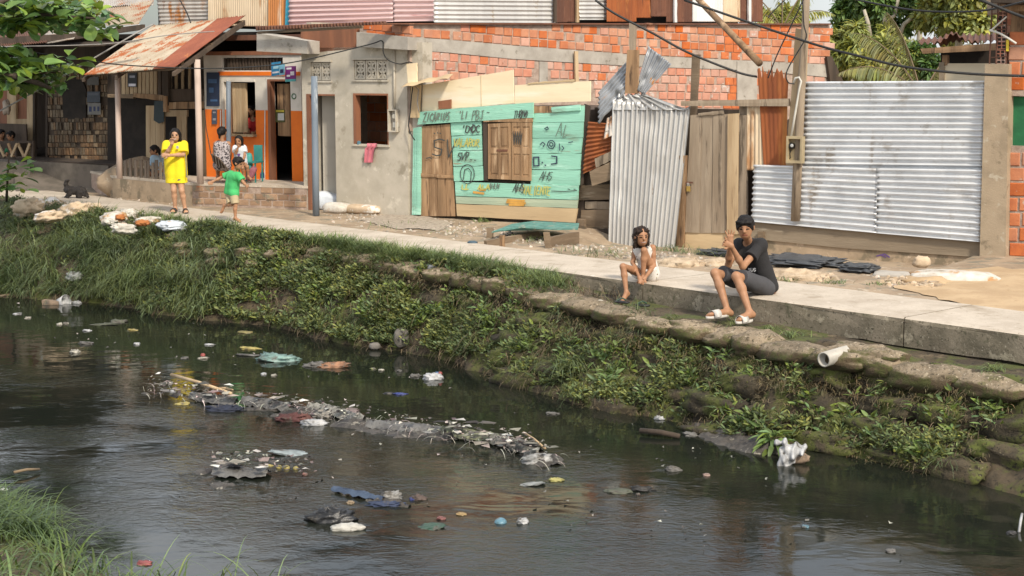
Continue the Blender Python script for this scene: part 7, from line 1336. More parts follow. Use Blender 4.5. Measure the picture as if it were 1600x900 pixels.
items = [('plastic_bag', 437, 563, 66, 15, TEAL, 'pale teal plastic bag floating near the far bank', 'bag'), ('cloth', 520, 573, 52, 14, ORG, 'faded orange cloth floating right of the teal bag', 'cloth'), ('rag', 492, 572, 34, 13, GRY, 'grey rag at the left end of the orange cloth', 'rag'),
 ('wrapper', 392, 545, 36, 9, YEL, 'yellow wrapper floating left of the teal bag', 'wrapper'), ('wrapper', 385, 520, 22, 8, C('dim yellow', (.34, .27, .05)), 'dim yellow wrapper close under the grassy bank', 'wrapper'), ('wrapper', 208, 516, 18, 6, YEL, 'small yellow wrapper in the calm water at the left', 'wrapper'), ('leaf_scrap', 186, 503, 26, 9, OLV, 'olive scrap floating above the small yellow wrapper', 'scrap'),
 ('plastic_bag', 678, 592, 32, 14, WHITE, 'white plastic bag with red print and a blue scrap beside it', 'bag'), ('blue_scrap', 684, 584, 8, 9, C('sky blue', (.06, .25, .60)), 'blue scrap sticking up behind the white bag', 'scrap'), ('packet', 626, 616, 22, 6, BLU, 'blue packet floating below the white bag with red print', 'packet'), ('packet', 606, 615, 18, 4.5, BLK, 'dark flat packet left of the blue one', 'packet'),
 ('foam_piece', 649, 588, 18, 7, GRY, 'grey lump floating just left of the white bag', 'lump'), ('red_cap', 317, 556, 7, 9, RED, 'red topped piece of rubbish floating alone at the left', 'cap'), ('foam_piece', 318, 560, 16, 5, CREAM, 'cream scrap under the red topped piece', 'scrap'), ('foam_piece', 117, 551, 15, 11, CREAM, 'cream crumpled cup floating in the dark water at the left', 'cup'), ('foam_piece', 135, 537, 22, 8, GRY, 'grey and white scrap above the crumpled cream cup', 'scrap'),
 ('foam_piece', 44, 497, 9, 6, CREAM, 'round cream piece floating at the far left', 'scrap'), ('foam_piece', 27, 491, 14, 4, WHITE, 'flat white scrap left of the round cream piece', 'scrap'), ('foam_piece', 93, 507, 9, 6, CREAM, 'left one of two small cream pieces side by side', 'scrap'), ('foam_piece', 103, 506, 8, 6, CREAM, 'right one of two small cream pieces side by side', 'scrap'), ('foam_piece', 136, 517, 13, 4, WHITE, 'flat white lid below the two cream pieces', 'lid'),
 ('plastic_scrap', 160, 507, 42, 8, OLV, 'broad olive film half sunk in the calm water', 'film'), ('foam_piece', 8, 462, 16, 6, TAN, 'tan piece at the waterline of the far left frame edge', 'scrap'), ('plastic_bag', 120, 474, 14, 6, WHITE, 'small white bag right of the polystyrene cup', 'bag'), ('cloth', 350, 498, 56, 16, C('rust brown cloth', (.20, .115, .07), .9), 'rusty brown cloth lying at the waterline of the grassy bank', 'cloth'), ('rag', 408, 492, 24, 24, C('grey mud rag', (.16, .15, .14), .9), 'grey rag hanging from the bank into the water', 'rag'),
 ('bundle', 352, 641, 56, 15, NAV, 'dark navy bundle of rags on the upper rubbish raft', 'rag'), ('packet', 285, 632, 26, 9, YEL, 'yellow packet on the left end of the rubbish raft', 'packet'), ('bundle', 452, 656, 46, 22, MAR, 'maroon cloth bundle on the rubbish raft', 'cloth'), ('bundle', 476, 657, 24, 22, C('brick cloth', (.24, .075, .05), .85), 'brick red bundle right of the maroon one', 'cloth'), ('plastic_bag', 492, 663, 40, 13, WHITE, 'white plastic bag trailing right of the maroon bundle', 'bag'), ('rag', 505, 650, 36, 16, C('pale rag', (.42, .38, .32), .85), 'pale stringy rag on top of the raft behind the bundles', 'rag'),
 ('foam_piece', 270, 613, 10, 6, WHITE, 'white scrap above the left end of the raft', 'scrap'), ('wrapper', 610, 672, 26, 7, C('dark red film', (.13, .05, .035), .6), 'dark red film in the middle of the raft', 'film'), ('plastic_bag', 840, 722, 50, 20, C('translucent bag', (.48, .47, .44), .4), 'whitish plastic bag at the right tip of the raft', 'bag'), ('foam_piece', 822, 700, 12, 9, WHITE, 'small bluish white bag lying on the right end of the raft', 'bag'),
 ('fruit', 345, 724, 10, 9, C('orange fruit', (.52, .27, .10), .5), 'tan orange round fruit above the lower raft', 'fruit'), ('packet', 384, 733, 14, 7, WHITE, 'white packet with a red end on the lower raft', 'packet'), ('lemon', 436, 731, 9, 7, YEL, 'left one of three yellow fruits in a row', 'fruit'), ('lemon', 448, 732, 10, 8, YEL, 'middle one of three yellow fruits in a row', 'fruit'), ('lemon', 462, 733, 9, 7, YEL, 'right one of three yellow fruits in a row', 'fruit'), ('wrapper', 420, 728, 13, 5, YEL, 'yellow wrapper left of the three fruits', 'wrapper'), ('scrap', 476, 742, 9, 8, C('pink scrap', (.42, .16, .12)), 'pink scrap right below the three fruits', 'scrap'),
 ('film', 462, 709, 74, 12, C('pale blue film', (.36, .44, .44), .4), 'pale blue plastic film lying on the water above the fruits', 'film'), ('plastic_bag', 612, 779, 30, 19, C('patterned bag', (.40, .38, .34), .5), 'crumpled whitish bag on blue cloth in midstream', 'bag'), ('cloth', 604, 789, 52, 12, C('blue cloth', (.03, .06, .16), .7), 'blue cloth floating under the crumpled whitish bag', 'cloth'), ('shoe', 654, 780, 24, 13, C('brown shoe', (.14, .085, .06), .7), 'old brown shoe floating with a blue sole', 'shoe'), ('scrap', 645, 781, 10, 9, BLU, 'blue end of a torn shoe beside the brown one', 'scrap'),
 ('plastic_bag', 514, 812, 76, 28, BLK, 'large black rubbish bag in the shallow stream', 'bag'), ('plastic_bag', 543, 827, 58, 15, C('cream bag', (.64, .60, .50), .4), 'cream white plastic bag beside the black one', 'bag'), ('packet', 721, 804, 17, 9, C('mustard packet', (.55, .34, .08), .6), 'mustard packet floating by itself in midstream', 'packet'), ('foam_piece', 548, 786, 12, 7, C('tan piece', (.48, .32, .15)), 'tan piece left of the crumpled whitish bag', 'scrap'), ('scrap', 690, 811, 14, 8, C('dull red', (.35, .10, .08)), 'dull red scrap over green film in midstream', 'scrap'),
 ('film', 672, 824, 44, 20, DGR, 'dull green film under the water by the red scrap', 'film'), ('foam_piece', 817, 817, 18, 11, WHITE, 'small white knotted bag in the sky reflection', 'bag'), ('plastic_bag', 828, 757, 46, 16, C('grey white film', (.36, .38, .35), .45), 'grey white film below the raft tip', 'film'), ('banana_peel', 868, 751, 24, 8, C('banana', (.58, .52, .07), .5), 'curved yellow banana peel right of the raft', 'peel'), ('film', 968, 768, 44, 18, OLV, 'olive plastic film in the ripples right of midstream', 'film'), ('scrap', 1004, 766, 34, 12, C('dark rag', (.045, .04, .035), .6), 'dark rag floating right of the olive film', 'rag'),
 ('foam_piece', 997, 773, 7, 4, C('pink', (.5, .16, .2)), 'tiny pink piece between the olive film and the dark rag', 'scrap'), ('plastic_bag', 1036, 655, 26, 8, WHITE, 'white plastic bag floating under the bank by the grass tuft', 'bag'), ('foam_piece', 1080, 680, 20, 10, GRY, 'grey white scrap near the mud shelf', 'scrap'), ('foam_piece', 864, 647, 20, 6, GRY, 'pale flat scrap in the open water below the blue bottle', 'scrap'), ('foam_piece', 1104, 743, 12, 7, C('rosy scrap', (.40, .24, .18)), 'rosy scrap alone in the dark water right', 'scrap'), ('plastic_bag', 1052, 735, 26, 9, GRY, 'grey wet bag left of the rosy scrap', 'bag'),
 ('foam_piece', 1258, 824, 11, 6, LBL, 'pale bluish scrap floating in the dark water lower right', 'scrap'), ('stone', 1580, 834, 17, 8, C('dark stone', (.06, .055, .055), .5), 'dark lump near the right edge of the water', 'lump'), ('foam_piece', 1392, 862, 16, 9, GRY, 'grey white scrap with ripple rings at the lower right', 'scrap'), ('wrapper', 226, 881, 24, 13, C('red wrapper', (.50, .07, .06)), 'red and white wrapper caught by the near grass', 'wrapper'), ('foam_piece', 5, 766, 12, 7, WHITE, 'white scrap at the left frame edge of the stream', 'scrap'), ('foam_piece', 1068, 659, 14, 5, WHITE, 'small white scrap beside the white bag under the bank', 'scrap')]
items += [('foam_piece', 412, 585, 9, 5, WHITE, 'first of two white dots below the orange cloth', 'scrap'), ('foam_piece', 428, 587, 9, 5, CREAM, 'second of two white dots below the orange cloth', 'scrap'), ('foam_piece', 583, 577, 9, 4, C('lime scrap', (.35, .38, .10)), 'lime scrap between the orange cloth and the white bag', 'scrap'), ('foam_piece', 596, 579, 9, 5, CREAM, 'cream scrap right of the lime one', 'scrap'), ('foam_piece', 624, 580, 8, 5, GRY, 'grey dot right of the lime and cream scraps', 'scrap'), ('foam_piece', 214, 538, 10, 7, WHITE, 'white bubbly scrap in the calm water left of the red cap', 'scrap'), ('foam_piece', 289, 560, 12, 5, GRY, 'grey scrap left of the red topped piece', 'scrap'), ('foam_piece', 328, 539, 14, 4, WHITE, 'flat white scrap above the red topped piece', 'scrap'), ('plastic_bag', 390, 555, 40, 9, GRY, 'grey film below the yellow wrapper near the teal bag', 'film')]
SEED = 0
for name, x, y, w, h, m, lab, cat in items:
    k = dict(amp=.42, crease=.6, freq=3.0)
    if cat in ('fruit',): k = dict(amp=.08, crease=0, power=1.0, flat_=.8)
    if cat in ('film',): k = dict(amp=.45, crease=.3, flat_=.10)
    if cat == 'bag' or cat == 'rag': k['flat_'] = .9
    if lab.startswith('cream white plastic'): k.update(amp=.22, crease=.2, power=1.0)
    if cat == 'wrapper' or cat == 'packet': k.update(flat_=.28, freq=2.2)
    if cat == 'cloth' or cat == 'rag': k = dict(amp=.55, crease=.7, flat_=.6, freq=3.2)
    if cat == 'scrap': k = dict(amp=.5, crease=.5, power=.7, flat_=.4, freq=2.0)
    float_(name, x, y, w, h, m, lab, cat, **k)
for o in list(COL.objects):
    if o.get('label') == 'white plastic bag with red print and a blue scrap beside it': p = wl(688, 591, .06); lump('red_print', p, (.05, .03, .05), RED, o, amp=.1)
def bottle(x, y, L, r, m, cap, lab, dirv, z=.02):
    p = wl(x, y, z); ax_ = nrm([*dirv, .06]); o = MB().lathe(p - ax_ * L / 2, [(.5 * r, 0), (r, .02), (r, .28 * L), (.9 * r, .33 * L), (r, .38 * L), (r, .62 * L), (.7 * r, .76 * L), (.32 * r, .86 * L), (.32 * r, .93 * L)], ax_, 14).done('bottle', m, None, True); tag(o, lab, 'bottle'); MB().lathe(p - ax_ * L / 2 + ax_ * .93 * L, [(.36 * r, 0), (.36 * r, .06 * L), (.3 * r, .065 * L)], ax_, 10).done('cap', cap, o); MB().lathe(p - ax_ * L / 2 + ax_ * .40 * L, [(1.02 * r, 0), (1.02 * r, .2 * L)], ax_, 14).done('label_band', C('cyan label', (.08, .45, .55), .5), o); return o
bottle(836, 608, .33, .055, C('clear blue bottle', (.25, .42, .50), .15), BLU, 'light blue plastic bottle lying at the foot of the overgrown bank', (-.9, .2)); bottle(833, 604, .24, .035, C('green bottle', (.05, .22, .13), .2), DGR, 'small green bottle behind the light blue one', (.8, .3), .05)
o = MB().lathe(wl(782, 816, -.02), [(.001, .05), (.035, .05), (.048, .038), (.056, .015), (.058, 0)], (.1, -.2, 1), 14).done('bowl', LBL, None, True); tag(o, 'turquoise cup floating upside down in midstream', 'cup')
p = wl(97, 475, .03); o = MB().lathe(p, [(.075, -.08), (.085, .0), (.11, .11), (.10, .105), (.078, .0)], (.75, -.45, .25), 16).done('foam_cup', WHITE, None, True); tag(o, 'white polystyrene cup lying at the waterline on the left', 'cup')
o = plank('board_piece', Frame(wl(75, 476)[:2], (1, -.15)), [(65, 469), (91, 471), (91, 478), (66, 477)], 0, .12, TAN); tag(o, 'short tan board beside the white polystyrene cup', 'board')
def stick(x0, y0, x1, y1, r, m, lab, z0=.05, z1=.03): o = MB().tube([wl(x0, y0, z0), lerp(wl(x0, y0, z0), wl(x1, y1, z1), .5) + [0, 0, .012], wl(x1, y1, z1)], [r, r, r * .9], 7).done('stick', m, None, True); return tag(o, lab, 'stick')
stick(268, 598, 362, 631, .022, M['woodlight'], 'long pale stick pointing off the left end of the raft', .10, .12); stick(343, 620, 364, 623, .018, M['woodlight'], 'short pale stick at the foot of the long one', .10, .10); stick(818, 693, 852, 716, .012, M['woodlight'], 'thin stick on the right end of the raft', .12, .1); stick(1000, 680, 1062, 686, .03, M['wooddark'], 'dark branch floating before the mud shelf'); stick(1085, 664, 1150, 676, .035, M['wooddark'], 'dark branch lying along the foot of the bank'); stick(22, 746, 62, 738, .014, M['dry'], 'thin brown stick in the stream at the left'); stick(1592, 832, 1596, 824, .012, WHITE, 'short white stick standing by the dark lump', .0, .12)
# rafts of caught rubbish
M['scum'] = mat('wet rubbish mat', (.085, .074, .062), (.04, .035, .03), 9, rough=.55, bump=1.0, bscale=35, spots=[((.26, .235, .19), 9, .58, .66), ((.035, .03, .028), 4, .56, .66)])
def raft(name, line, hw, h, lab, seed):
    P = [wl(x, y) for x, y in line]; L = [0.0]
    for a, b in zip(P[:-1], P[1:]): L.append(L[-1] + float(np.linalg.norm(b - a)))
    G = []; n = max(30, int(L[-1] / .05))
    for i in range(n + 1):
        s = L[-1] * i / n; c = np.array([np.interp(s, L, [p[q] for p in P]) for q in range(3)]); k = min(int(np.searchsorted(L, s)), len(P) - 1); k = max(k, 1); d = nrm(P[k] - P[k - 1]); sd = np.array([-d[1], d[0], 0]); w = hw * (.35 + .65 * math.sin(math.pi * min(1, max(0, i / n))) ** .5) * (1 + .45 * fnoise(s, seed, 2.2))
        row = []
        for j in range(17): t = j / 8 - 1; z = h * (1 - abs(t) ** 2.2) * (.5 + .9 * max(0, fnoise(s, t * .5 + seed, 3.2))) - .16 * max(0, fnoise(s, seed + 5, .9) - .02) + .035 * fnoise(s * 3, t * 2, 4, seed) - .03; row.append(c + sd * w * t + [0, 0, z])
        G.append(row)
    o = grid(name, G, M['scum']); return tag(o, lab, None, None, 'stuff')
raft('rubbish_raft', [(222, 614), (290, 618), (360, 634), (430, 642), (500, 648), (560, 662), (630, 673), (700, 680), (770, 690), (830, 708), (866, 728)],   .36, .10, 'long raft of caught rubbish lying across the stream', 3)
raft('rubbish_raft', [(330, 728), (390, 738), (450, 742), (500, 752)], .5, .06, 'lower raft of wet rubbish under the yellow fruits', 8); raft('rubbish_raft', [(480, 752), (540, 772), (600, 786), (640, 792)], .14, .07, 'thin line of rubbish leading to the blue cloth', 12); raft('rubbish_raft', [(330, 756), (390, 772), (460, 780)], .34, .06, 'dark wet hump of rubbish above the black bag', 15)
raft('mud_shelf', [(1090, 668), (1140, 690), (1200, 702), (1250, 706)], .30, .14, 'mud shelf at the foot of the bank beside the white bag', 21); raft('mud_shelf', [(1010, 640), (1080, 655), (1150, 672), (1240, 690)], .22, .16, 'low mud edge under the hanging weeds', 25)
# many small scraps
def scraps(name, n, boxes, size, m, lab, dz=0.0):
    V = []; T = []
    for _ in range(n):
        x0, y0, x1, y1, sp = random.choice(boxes); s = random.random(); p = wl(x0 + (x1 - x0) * s + random.gauss(0, sp), y0 + (y1 - y0) * s + random.gauss(0, sp * .45), dz + random.uniform(.0, .02) + (random.uniform(0, .12) if dz else 0)); r = random.uniform(*size); b = len(V); a = random.uniform(0, 3)
        for k in range(4): w = a + k * 1.57 + random.uniform(-.4, .4); V.append(p + [math.cos(w) * r * random.uniform(.5, 1.3), math.sin(w) * r * random.uniform(.5, 1.1), random.uniform(.004, .03)])
        V.append(p + [0, 0, .010 + r * random.uniform(.05, .3)]); T += [(b, b + 1, b + 4), (b + 1, b + 2, b + 4), (b + 2, b + 3, b + 4), (b + 3, b, b + 4)]
    return tag(obj(name, V, T, m), lab, None, None, 'stuff')
RB = [(235, 614, 360, 634, 9), (360, 634, 560, 660, 8), (560, 662, 860, 722, 8), (700, 684, 840, 712, 9), (340, 735, 490, 748, 11)]
M['mixed'] = mat('mixed pale scraps', (.40, .37, .32), (.28, .25, .20), 3, rough=.7, bump=0, island=.7, hue=.10); M['mixedd'] = mat('mixed dark scraps', (.10, .085, .07), (.06, .05, .045), 3, rough=.6, bump=0, island=.7, hue=.10)
scraps('scraps', 170, RB, (.008, .030), M['mixed'], 'small pale scraps caught in the rafts', .06); scraps('scraps', 420, RB, (.010, .034), M['mixedd'], 'small dark scraps caught in the rafts', .05)
scraps('scraps', 70, RB, (.04, .11), mat('matted rags', (.20, .17, .14), (.10, .085, .07), 5, rough=.8, bump=.3, island=.9, hue=.08), 'matted rags and film lying on the rafts', .05)
scraps('scraps', 34, RB, (.04, .09), mat('pale film', (.46, .44, .40), (.32, .30, .27), 5, rough=.6, bump=.3, island=.5, hue=.05), 'pale torn film lying on the rafts', .05)
scraps('scraps', 110, [(0, 480, 400, 540, 22), (100, 540, 420, 560, 30), (300, 560, 700, 600, 26), (500, 680, 900, 800, 50), (800, 650, 1150, 740, 40), (900, 800, 1500, 860, 60)], (.008, .026), mat('drifting specks', (.24, .22, .19), (.14, .13, .11), 3, rough=.7, bump=0, island=.8, hue=.08), 'tiny pale scraps drifting over the whole canal')
blades_P = np.array([wl(220 + 660 * s + random.gauss(0, 8), np.interp(220 + 660 * s, [220, 430, 630, 870], [614, 642, 673, 728]) + random.gauss(0, 5), .06) for s in RNG.random(260)]); tag(joined('strings', [blade_arrays(blades_P, RNG.normal(0, 1, (260, 3)) * [1, 1, .25] + [0, 0, .15], RNG.uniform(.08, .25, 260), RNG.uniform(.004, .010, 260), RNG.uniform(.5, 2, 260), 4)], M['mixed']), 'stringy shreds trailing from the raft', None, None, 'stuff')
P = np.array([bankp(random.uniform(90, 330), random.uniform(.9, 1.0)) for _ in range(300)]); tag(joined('dry_reeds', [blade_arrays(P, RNG.normal(0, 1, (300, 3)) * [1, 1, .2] + WK.n3 * .5, RNG.uniform(.15, .45, 300), RNG.uniform(.005, .012, 300), RNG.uniform(.5, 2, 300), 4)], M['dry']), 'dry reeds drifted against the left bank', None, None, 'stuff')
# white bag and stick bits on the mud shelf
t = thing('white_bag', 'torn white plastic bag standing up at the waterline under the bank', 'bag', wl(1236, 720)); b0 = wl(1222, 726, .0)
def dq(x, y, dy=0.0): return dp(x, y, b0[1] + dy)
S = SDF(.012, .04); S.cone(dq(1222, 724, -.02), dq(1240, 707, .03), .055, .075).cone(dq(1240, 707, .03), dq(1250, 700, .06), .07, .05).cone(dq(1234, 706, .02), dq(1226, 697, .02), .05, .035).cone(dq(1226, 697, .02), dq(1216, 690, .0), .035, .022); S.mesh('bag', WHITE, t, (), .022, 38, 4)
lump('brown_lining', dq(1247, 716, .06), (.22, .12, .10), TAN, t, amp=.2); MB().tube([dq(1244, 712, .0), dq(1259, 704, .02)], .010, 6).done('twig', M['dry'], t)
# pipe out of the bank
q0 = dp(1287, 562, 15.62); q1 = dp(1334, 548, 15.98); ax_ = nrm(q1 - q0); r = .078; o = MB().lathe(q0, [(r * .80, .30), (r * .82, .0), (r, .0), (r, .50), (r * .99, .52)], ax_, 22).done('drain_pipe', M['oldpvc'], None, True); tag(o, 'white plastic drain pipe sticking out over the mossy bags', 'pipe')
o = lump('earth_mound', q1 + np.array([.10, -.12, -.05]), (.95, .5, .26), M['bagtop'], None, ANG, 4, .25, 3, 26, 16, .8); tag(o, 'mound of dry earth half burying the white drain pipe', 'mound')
# sandals of the girl, bits beside her feet
def onbank(x, y): # the bank surface under a photo column, near the kerb foot
    u = wku(x); return bank(u, .30)
for x, y, lab in ((972, 472, 'black sandal under the girl, on the left'), (1004, 477, 'black and green sandal lying right of the girl')):
    p = dp(x, y, 18.55); so = lump('sandal', p, (.20, .085, .035), BLK, None, ANG + .3, x, .06, power=.7); tag(so, lab, 'sandal'); MB().tube([p + [-.06, 0, .02], p + [.0, .0, .05], p + [.05, .03, .02]], .010, 6).done('strap', DGR, so)
for x, y, c, lab in ((952, 474, WHITE, 'small white scrap on the earth left of the sandals'), (990, 474, CREAM, 'cream scrap between the two sandals'), (50, 374, WHITE, 'crumpled white bag in the grass at the far left'), (322, 362, WHITE, 'white cup lying at the top of the left bank'), (265, 437, C('white film', (.5, .52, .5), .4), 'white film caught in the grass above the water'), (702, 424, C('smoky film', (.34, .36, .38), .4), 'smoky plastic film in the grass below the walk'), (233, 387, WHITE, 'tiny white scrap in the weeds on the left bank')):
    best = min(((bankp(x, tq) + [0, 0, .06]) for tq in np.linspace(.02, .98, 60)), key=lambda p: abs((lambda r: r)(450 - FPX * np.dot(p - CAMP, _u) / np.dot(p - CAMP, _f) - y))); s = ppm(best[1]); w = {50: 19, 322: 12, 265: 26, 702: 20}.get(x, 8)
    o = lump('scrap', best + [0, 0, .05], (w / s, w / s * .7, w / s * .55), c, None, .3, x, .35, crease=.4); tag(o, lab, 'litter')
o = lump('flat_stone', bankp(705, .86) + WK.n3 * .12, (.22, .08, .26), C('grey stone', (.24, .21, .175), .9), None, .4, 3, .1, power=.7); tag(o, 'flat grey stone stuck upright at the foot of the bank', 'stone'); o = lump('stone', bankp(680, 1.0) + WK.n3 * .12 + [0, 0, .05], (.16, .12, .1), C('grey stone', (.24, .21, .175)), None, 0, 5, .15); tag(o, 'round grey stone in the water below the flat one', 'stone')
# sacks along the bank top at the left
for i, (x, y, w, h, mm, lab, rz) in enumerate(((45, 326, 60, 30, 'sacktan', 'burst earth stained sack at the left end of the sack row', .2), (82, 320, 62, 20, 'sacktan', 'brown sack with torn weave second from the left', -.1), (115, 330, 50, 26, 'sacktan', 'crumbling tan sack in the middle of the sack row', .3), (143, 328, 50, 22, 'sacktan', 'flat tan sack before the dog', -.2), (178, 341, 46, 20, 'sack', 'white woven sack with a raised corner', -.3), (206, 338, 34, 24, 'sack', 'white sack with orange clay spilling from it', .4), (232, 344, 46, 16, 'sack', 'white and orange streaked sack right of the raised corner', -.2), (268, 350, 50, 14, 'sackblue', 'last whitish sack at the right end of the row', -.3), (194, 356, 18, 18, 'sack', 'small white bag fallen over the bank below the sacks', .1), (78, 338, 50, 20, 'sacktan', 'mud coloured sack lying in front of the torn brown one', .2))):
    p = gp(x, y + 5, -.06); s = ppm(p[1]); o = lump('sack', p + [0, 0, h / s * .20], (w / s, .46, h / s * .92), M[mm], None, ANG + rz, i * 2.3, .34, 2.6, 30, 18, .85, (random.uniform(-.2, .2), random.uniform(-.15, .15)), .30); tag(o, lab, 'sack', 'old sacks heaped along the bank top')
for x, y, w, lab in ((201, 341, 20, 'clump of orange clay in the white sacks'), (236, 350, 28, 'patch of orange clay spilled over the right white sacks')): p = gp(x, y + 3, -.03); o = lump('clay', p + [0, 0, .06] + WK.n3 * .16, (w / ppm(p[1]) * .8, .2, .10), M['clay'], None, 0, x, .45, 3.0, 24, 14, .9, None, .4); tag(o, lab, 'clay')
# sacks by the grey house
for x, y, w, h, mm, lab, rz, dz in ((524, 326, 50, 28, 'sackblue', 'plump bluish white sack leaning by the grey house door', -.35, .0), (535, 331, 38, 17, 'sack', 'white sack end with orange stain lying before the plump one', -.5, 0), (576, 332, 58, 15, 'sacktan', 'long tan earth sack lying along the grey house wall', -.55, 0)):
    p = gp(x, y, -.03); s = ppm(p[1]); o = lump('sack', p + np.array([0, 0, h / s * .42]) + F.n3 * .16, (w / s * 1.15, .42, h / s * 1.0), M[mm], None, rz, x, .10, 2, 24, 16, .62, (0, .18 if h > 20 else 0)); tag(o, lab, 'sack', 'sacks lying by the grey house')
# pink towel and cup on the sill
P0 = F.hit(570, 225, .06); V = []
for j in range(12):
    for i in range(8):
        y = 224 + 30 * j / 11; w = 15 - .2 * j; x = 578 - w / 2 + w * i / 7 + (3 if j < 3 else 0) - j * .25; V.append(F.hit(x, y, .05 + .022 * math.sin(i * 1.9 + j * .15) + (.0 if j else -.06)))
Fc = [(j * 8 + i, (j + 1) * 8 + i, (j + 1) * 8 + i + 1, j * 8 + i + 1) for j in range(11) for i in range(7)]; b = len(V); V += [v - F.n3 * .012 for v in V]; Fc += [tuple(b + q for q in f[::-1]) for f in Fc[:]]
o = obj('towel', V, Fc, flat('pink towel', (.58, .17, .21), .95, bump=.3), None, True); tag(o, 'pink towel hanging out of the grey house window', 'towel')
o = MB().lathe(F.hit(561, 227, .0), [(.03, 0), (.035, .02), (.038, .07), (.02, .08)], (0, 0, 1), 12).done('cup', LBL); tag(o, 'small blue cup on the grey house window sill', 'cup')
o = MB().lathe(F.hit(410, 281, PV + .15), [(.045, 0), (.045, .12), (.02, .16), (.02, .2)], (0, 0, 1), 12).done('bottle', BLU); tag(o, 'small blue bottle with a white foot standing by the shop door', 'bottle'); MB().lathe(F.hit(410, 281, PV + .15), [(.046, -.01), (.046, .04)], (0, 0, 1), 12).done('label_band', WHITE, o)
# sunken frame with a turquoise board behind the walk
G0 = Frame(gp(770, 395, -.1), np.array([.93, -.36]))
def gplank(name, pix, z, m, lab, cat='board', th=.05):
    P = [gp(x, y, z) for x, y in pix]; o = MB().prism([p for p in P][::-1], np.array([0, 0, -th])).done(name, m); return tag(o, lab, cat)
o = MB().prism([gp(x, y, .10) + [0, 0, .015 * k] for k, (x, y) in enumerate(((768, 362), (800, 351), (835, 348), (905, 353), (903, 363), (865, 365), (815, 363)))][::-1], np.array([0, 0, -.02])).done('turquoise_board', C('turquoise board', (.10, .40, .32), .8, spots=[((.40, .34, .26), 5, .56, .66)])); tag(o, 'peeling turquoise board lying over the sunken timber frame', 'board')
for pix, lab, z, mm in (([(760, 376), (842, 362), (848, 376), (762, 391)], 'weathered grey board on the left side of the sunken frame', 0.0, 'woodh'), ([(855, 372), (905, 362), (905, 384), (858, 394)], 'dark board on the right side of the sunken frame', -.02, 'woodh')):
    q = gp(*pix[3], -.1); fr = Frame(q, gp(*pix[2], -.1) - q); o = plank('board', fr, pix, 0, .05, M[mm]); tag(o, lab, 'board')
for x, y0, y1, w, lab, mm in ((765, 356, 376, 9, 'short dark stake at the left of the turquoise board', 'woodh'), (784, 368, 391, 7, 'rusty brown stake before the sunken frame', 'wood'), (853, 363, 393, 9, 'leaning stake under the turquoise board', 'woodh')):
    q = gp(x, y1, -.08); fr = Frame(q, (1, -.3)); o = plank('stake', fr, [(x - w / 2, y0), (x + w / 2, y0), (x + w / 2 + (4 if x == 853 else 0), y1), (x - w / 2 + (4 if x == 853 else 0), y1)], 0, .06, M[mm]); tag(o, lab, 'stake')
o = lump('blue_scrap', gp(738, 383, -.03) + [0, 0, .03], (.16, .1, .07), C('dull blue', (.06, .16, .24)), None, .3, 3, .3); tag(o, 'dull blue scrap on the earth left of the sunken frame', 'scrap')
# gravel heaps and black plastic behind the seated people
for x, y, w, h, lab in ((1060, 412, 70, 13, 'low heap of pale rubble behind the girl'), (1118, 411, 40, 10, 'small heap of pale rubble between the girl and the boy'), (1245, 432, 100, 16, 'heap of pale sand and rubble right of the boy')):
    p = gp(x, y + h * .3, -.05); s = ppm(p[1]); o = lump('rubble_heap', p, (w / s, .6, h / s * 2), mat('pale rubble', (.50, .39, .27), (.36, .27, .18), 8, bump=.9, bscale=28, rough=.95), None, -.45, x, .3, 3, 30, 16, .9); tag(o, lab, 'rubble')
for k, (x, y, w, lab) in enumerate(((1255, 420, 118, 'black plastic sheet spread in the ditch behind the boy'), (1340, 432, 60, 'fold of black plastic by the zinc fence footing'), (1140, 405, 90, 'black plastic sheet edge under the plank door weeds'))):
    p = gp(x, y, -.1); s = ppm(p[1]); p[2] = zg(p); o = lump('plastic_sheet', p + [0, 0, .04], (w / s, .95 if k == 0 else .5, .10), M['tarp'], None, -.5, k * 4, .4, 2.6, 34, 18, .7, None, .5); tag(o, lab, 'plastic sheet')
o = lump('rubble_bit', gp(1440, 418, -.12) + [0, 0, .08], (.24, .16, .16), M['sacktan'], None, .2, 9, .2); tag(o, 'small ochre stone by the foot of the concrete pillar', 'stone')

# torn film and cloth draped over the rafts
def drape(pts, w, m, lab, h=.09, seed=0):
    P = [wl(x, y) for x, y in pts]; L = [0.0]
    for a, b in zip(P[:-1], P[1:]): L.append(L[-1] + float(np.linalg.norm(b - a)))
    n = max(10, int(L[-1] / .035)); G = []
    for i in range(n + 1):
        q = L[-1] * i / n; c = np.array([np.interp(q, L, [p[k] for p in P]) for k in range(3)]); d = nrm(P[-1] - P[0]); sd = np.array([-d[1], d[0], 0]); ww = w * (.6 + .5 * math.sin(math.pi * i / n)) * (1 + .5 * fnoise(q, seed, 5))
        G.append([c + sd * ww * t + np.array([0, 0, .6 * h * (1 - t * t) + .03 * fnoise(q * 3, t * 2 + seed, 5, seed) + .02]) for t in np.linspace(-1, 1, 9)])
    o = grid('film_strip', G, m); return tag(o, lab, 'film', 'torn film and cloth draped over the rafts')
FP = mat('pale stringy film', (.29, .275, .235), (.14, .135, .115), 14, rough=.55, bump=.8, bscale=40, spots=[((.10, .095, .08), 9, .52, .62)]); FG = mat('grey film', (.14, .135, .125), (.08, .075, .07), 8, rough=.45, bump=.8, bscale=30); FO = mat('olive stringy film', (.24, .25, .15), (.12, .125, .085), 14, rough=.6, bump=.8, bscale=40)
drape([(484, 641), (510, 645), (545, 655), (570, 664)], .10, FP, 'pale stringy film trailing down the raft from the bundles', .12, 1); drape([(380, 632), (420, 637), (455, 643)], .10, FG, 'grey wet film left of the maroon bundle', .13, 2)
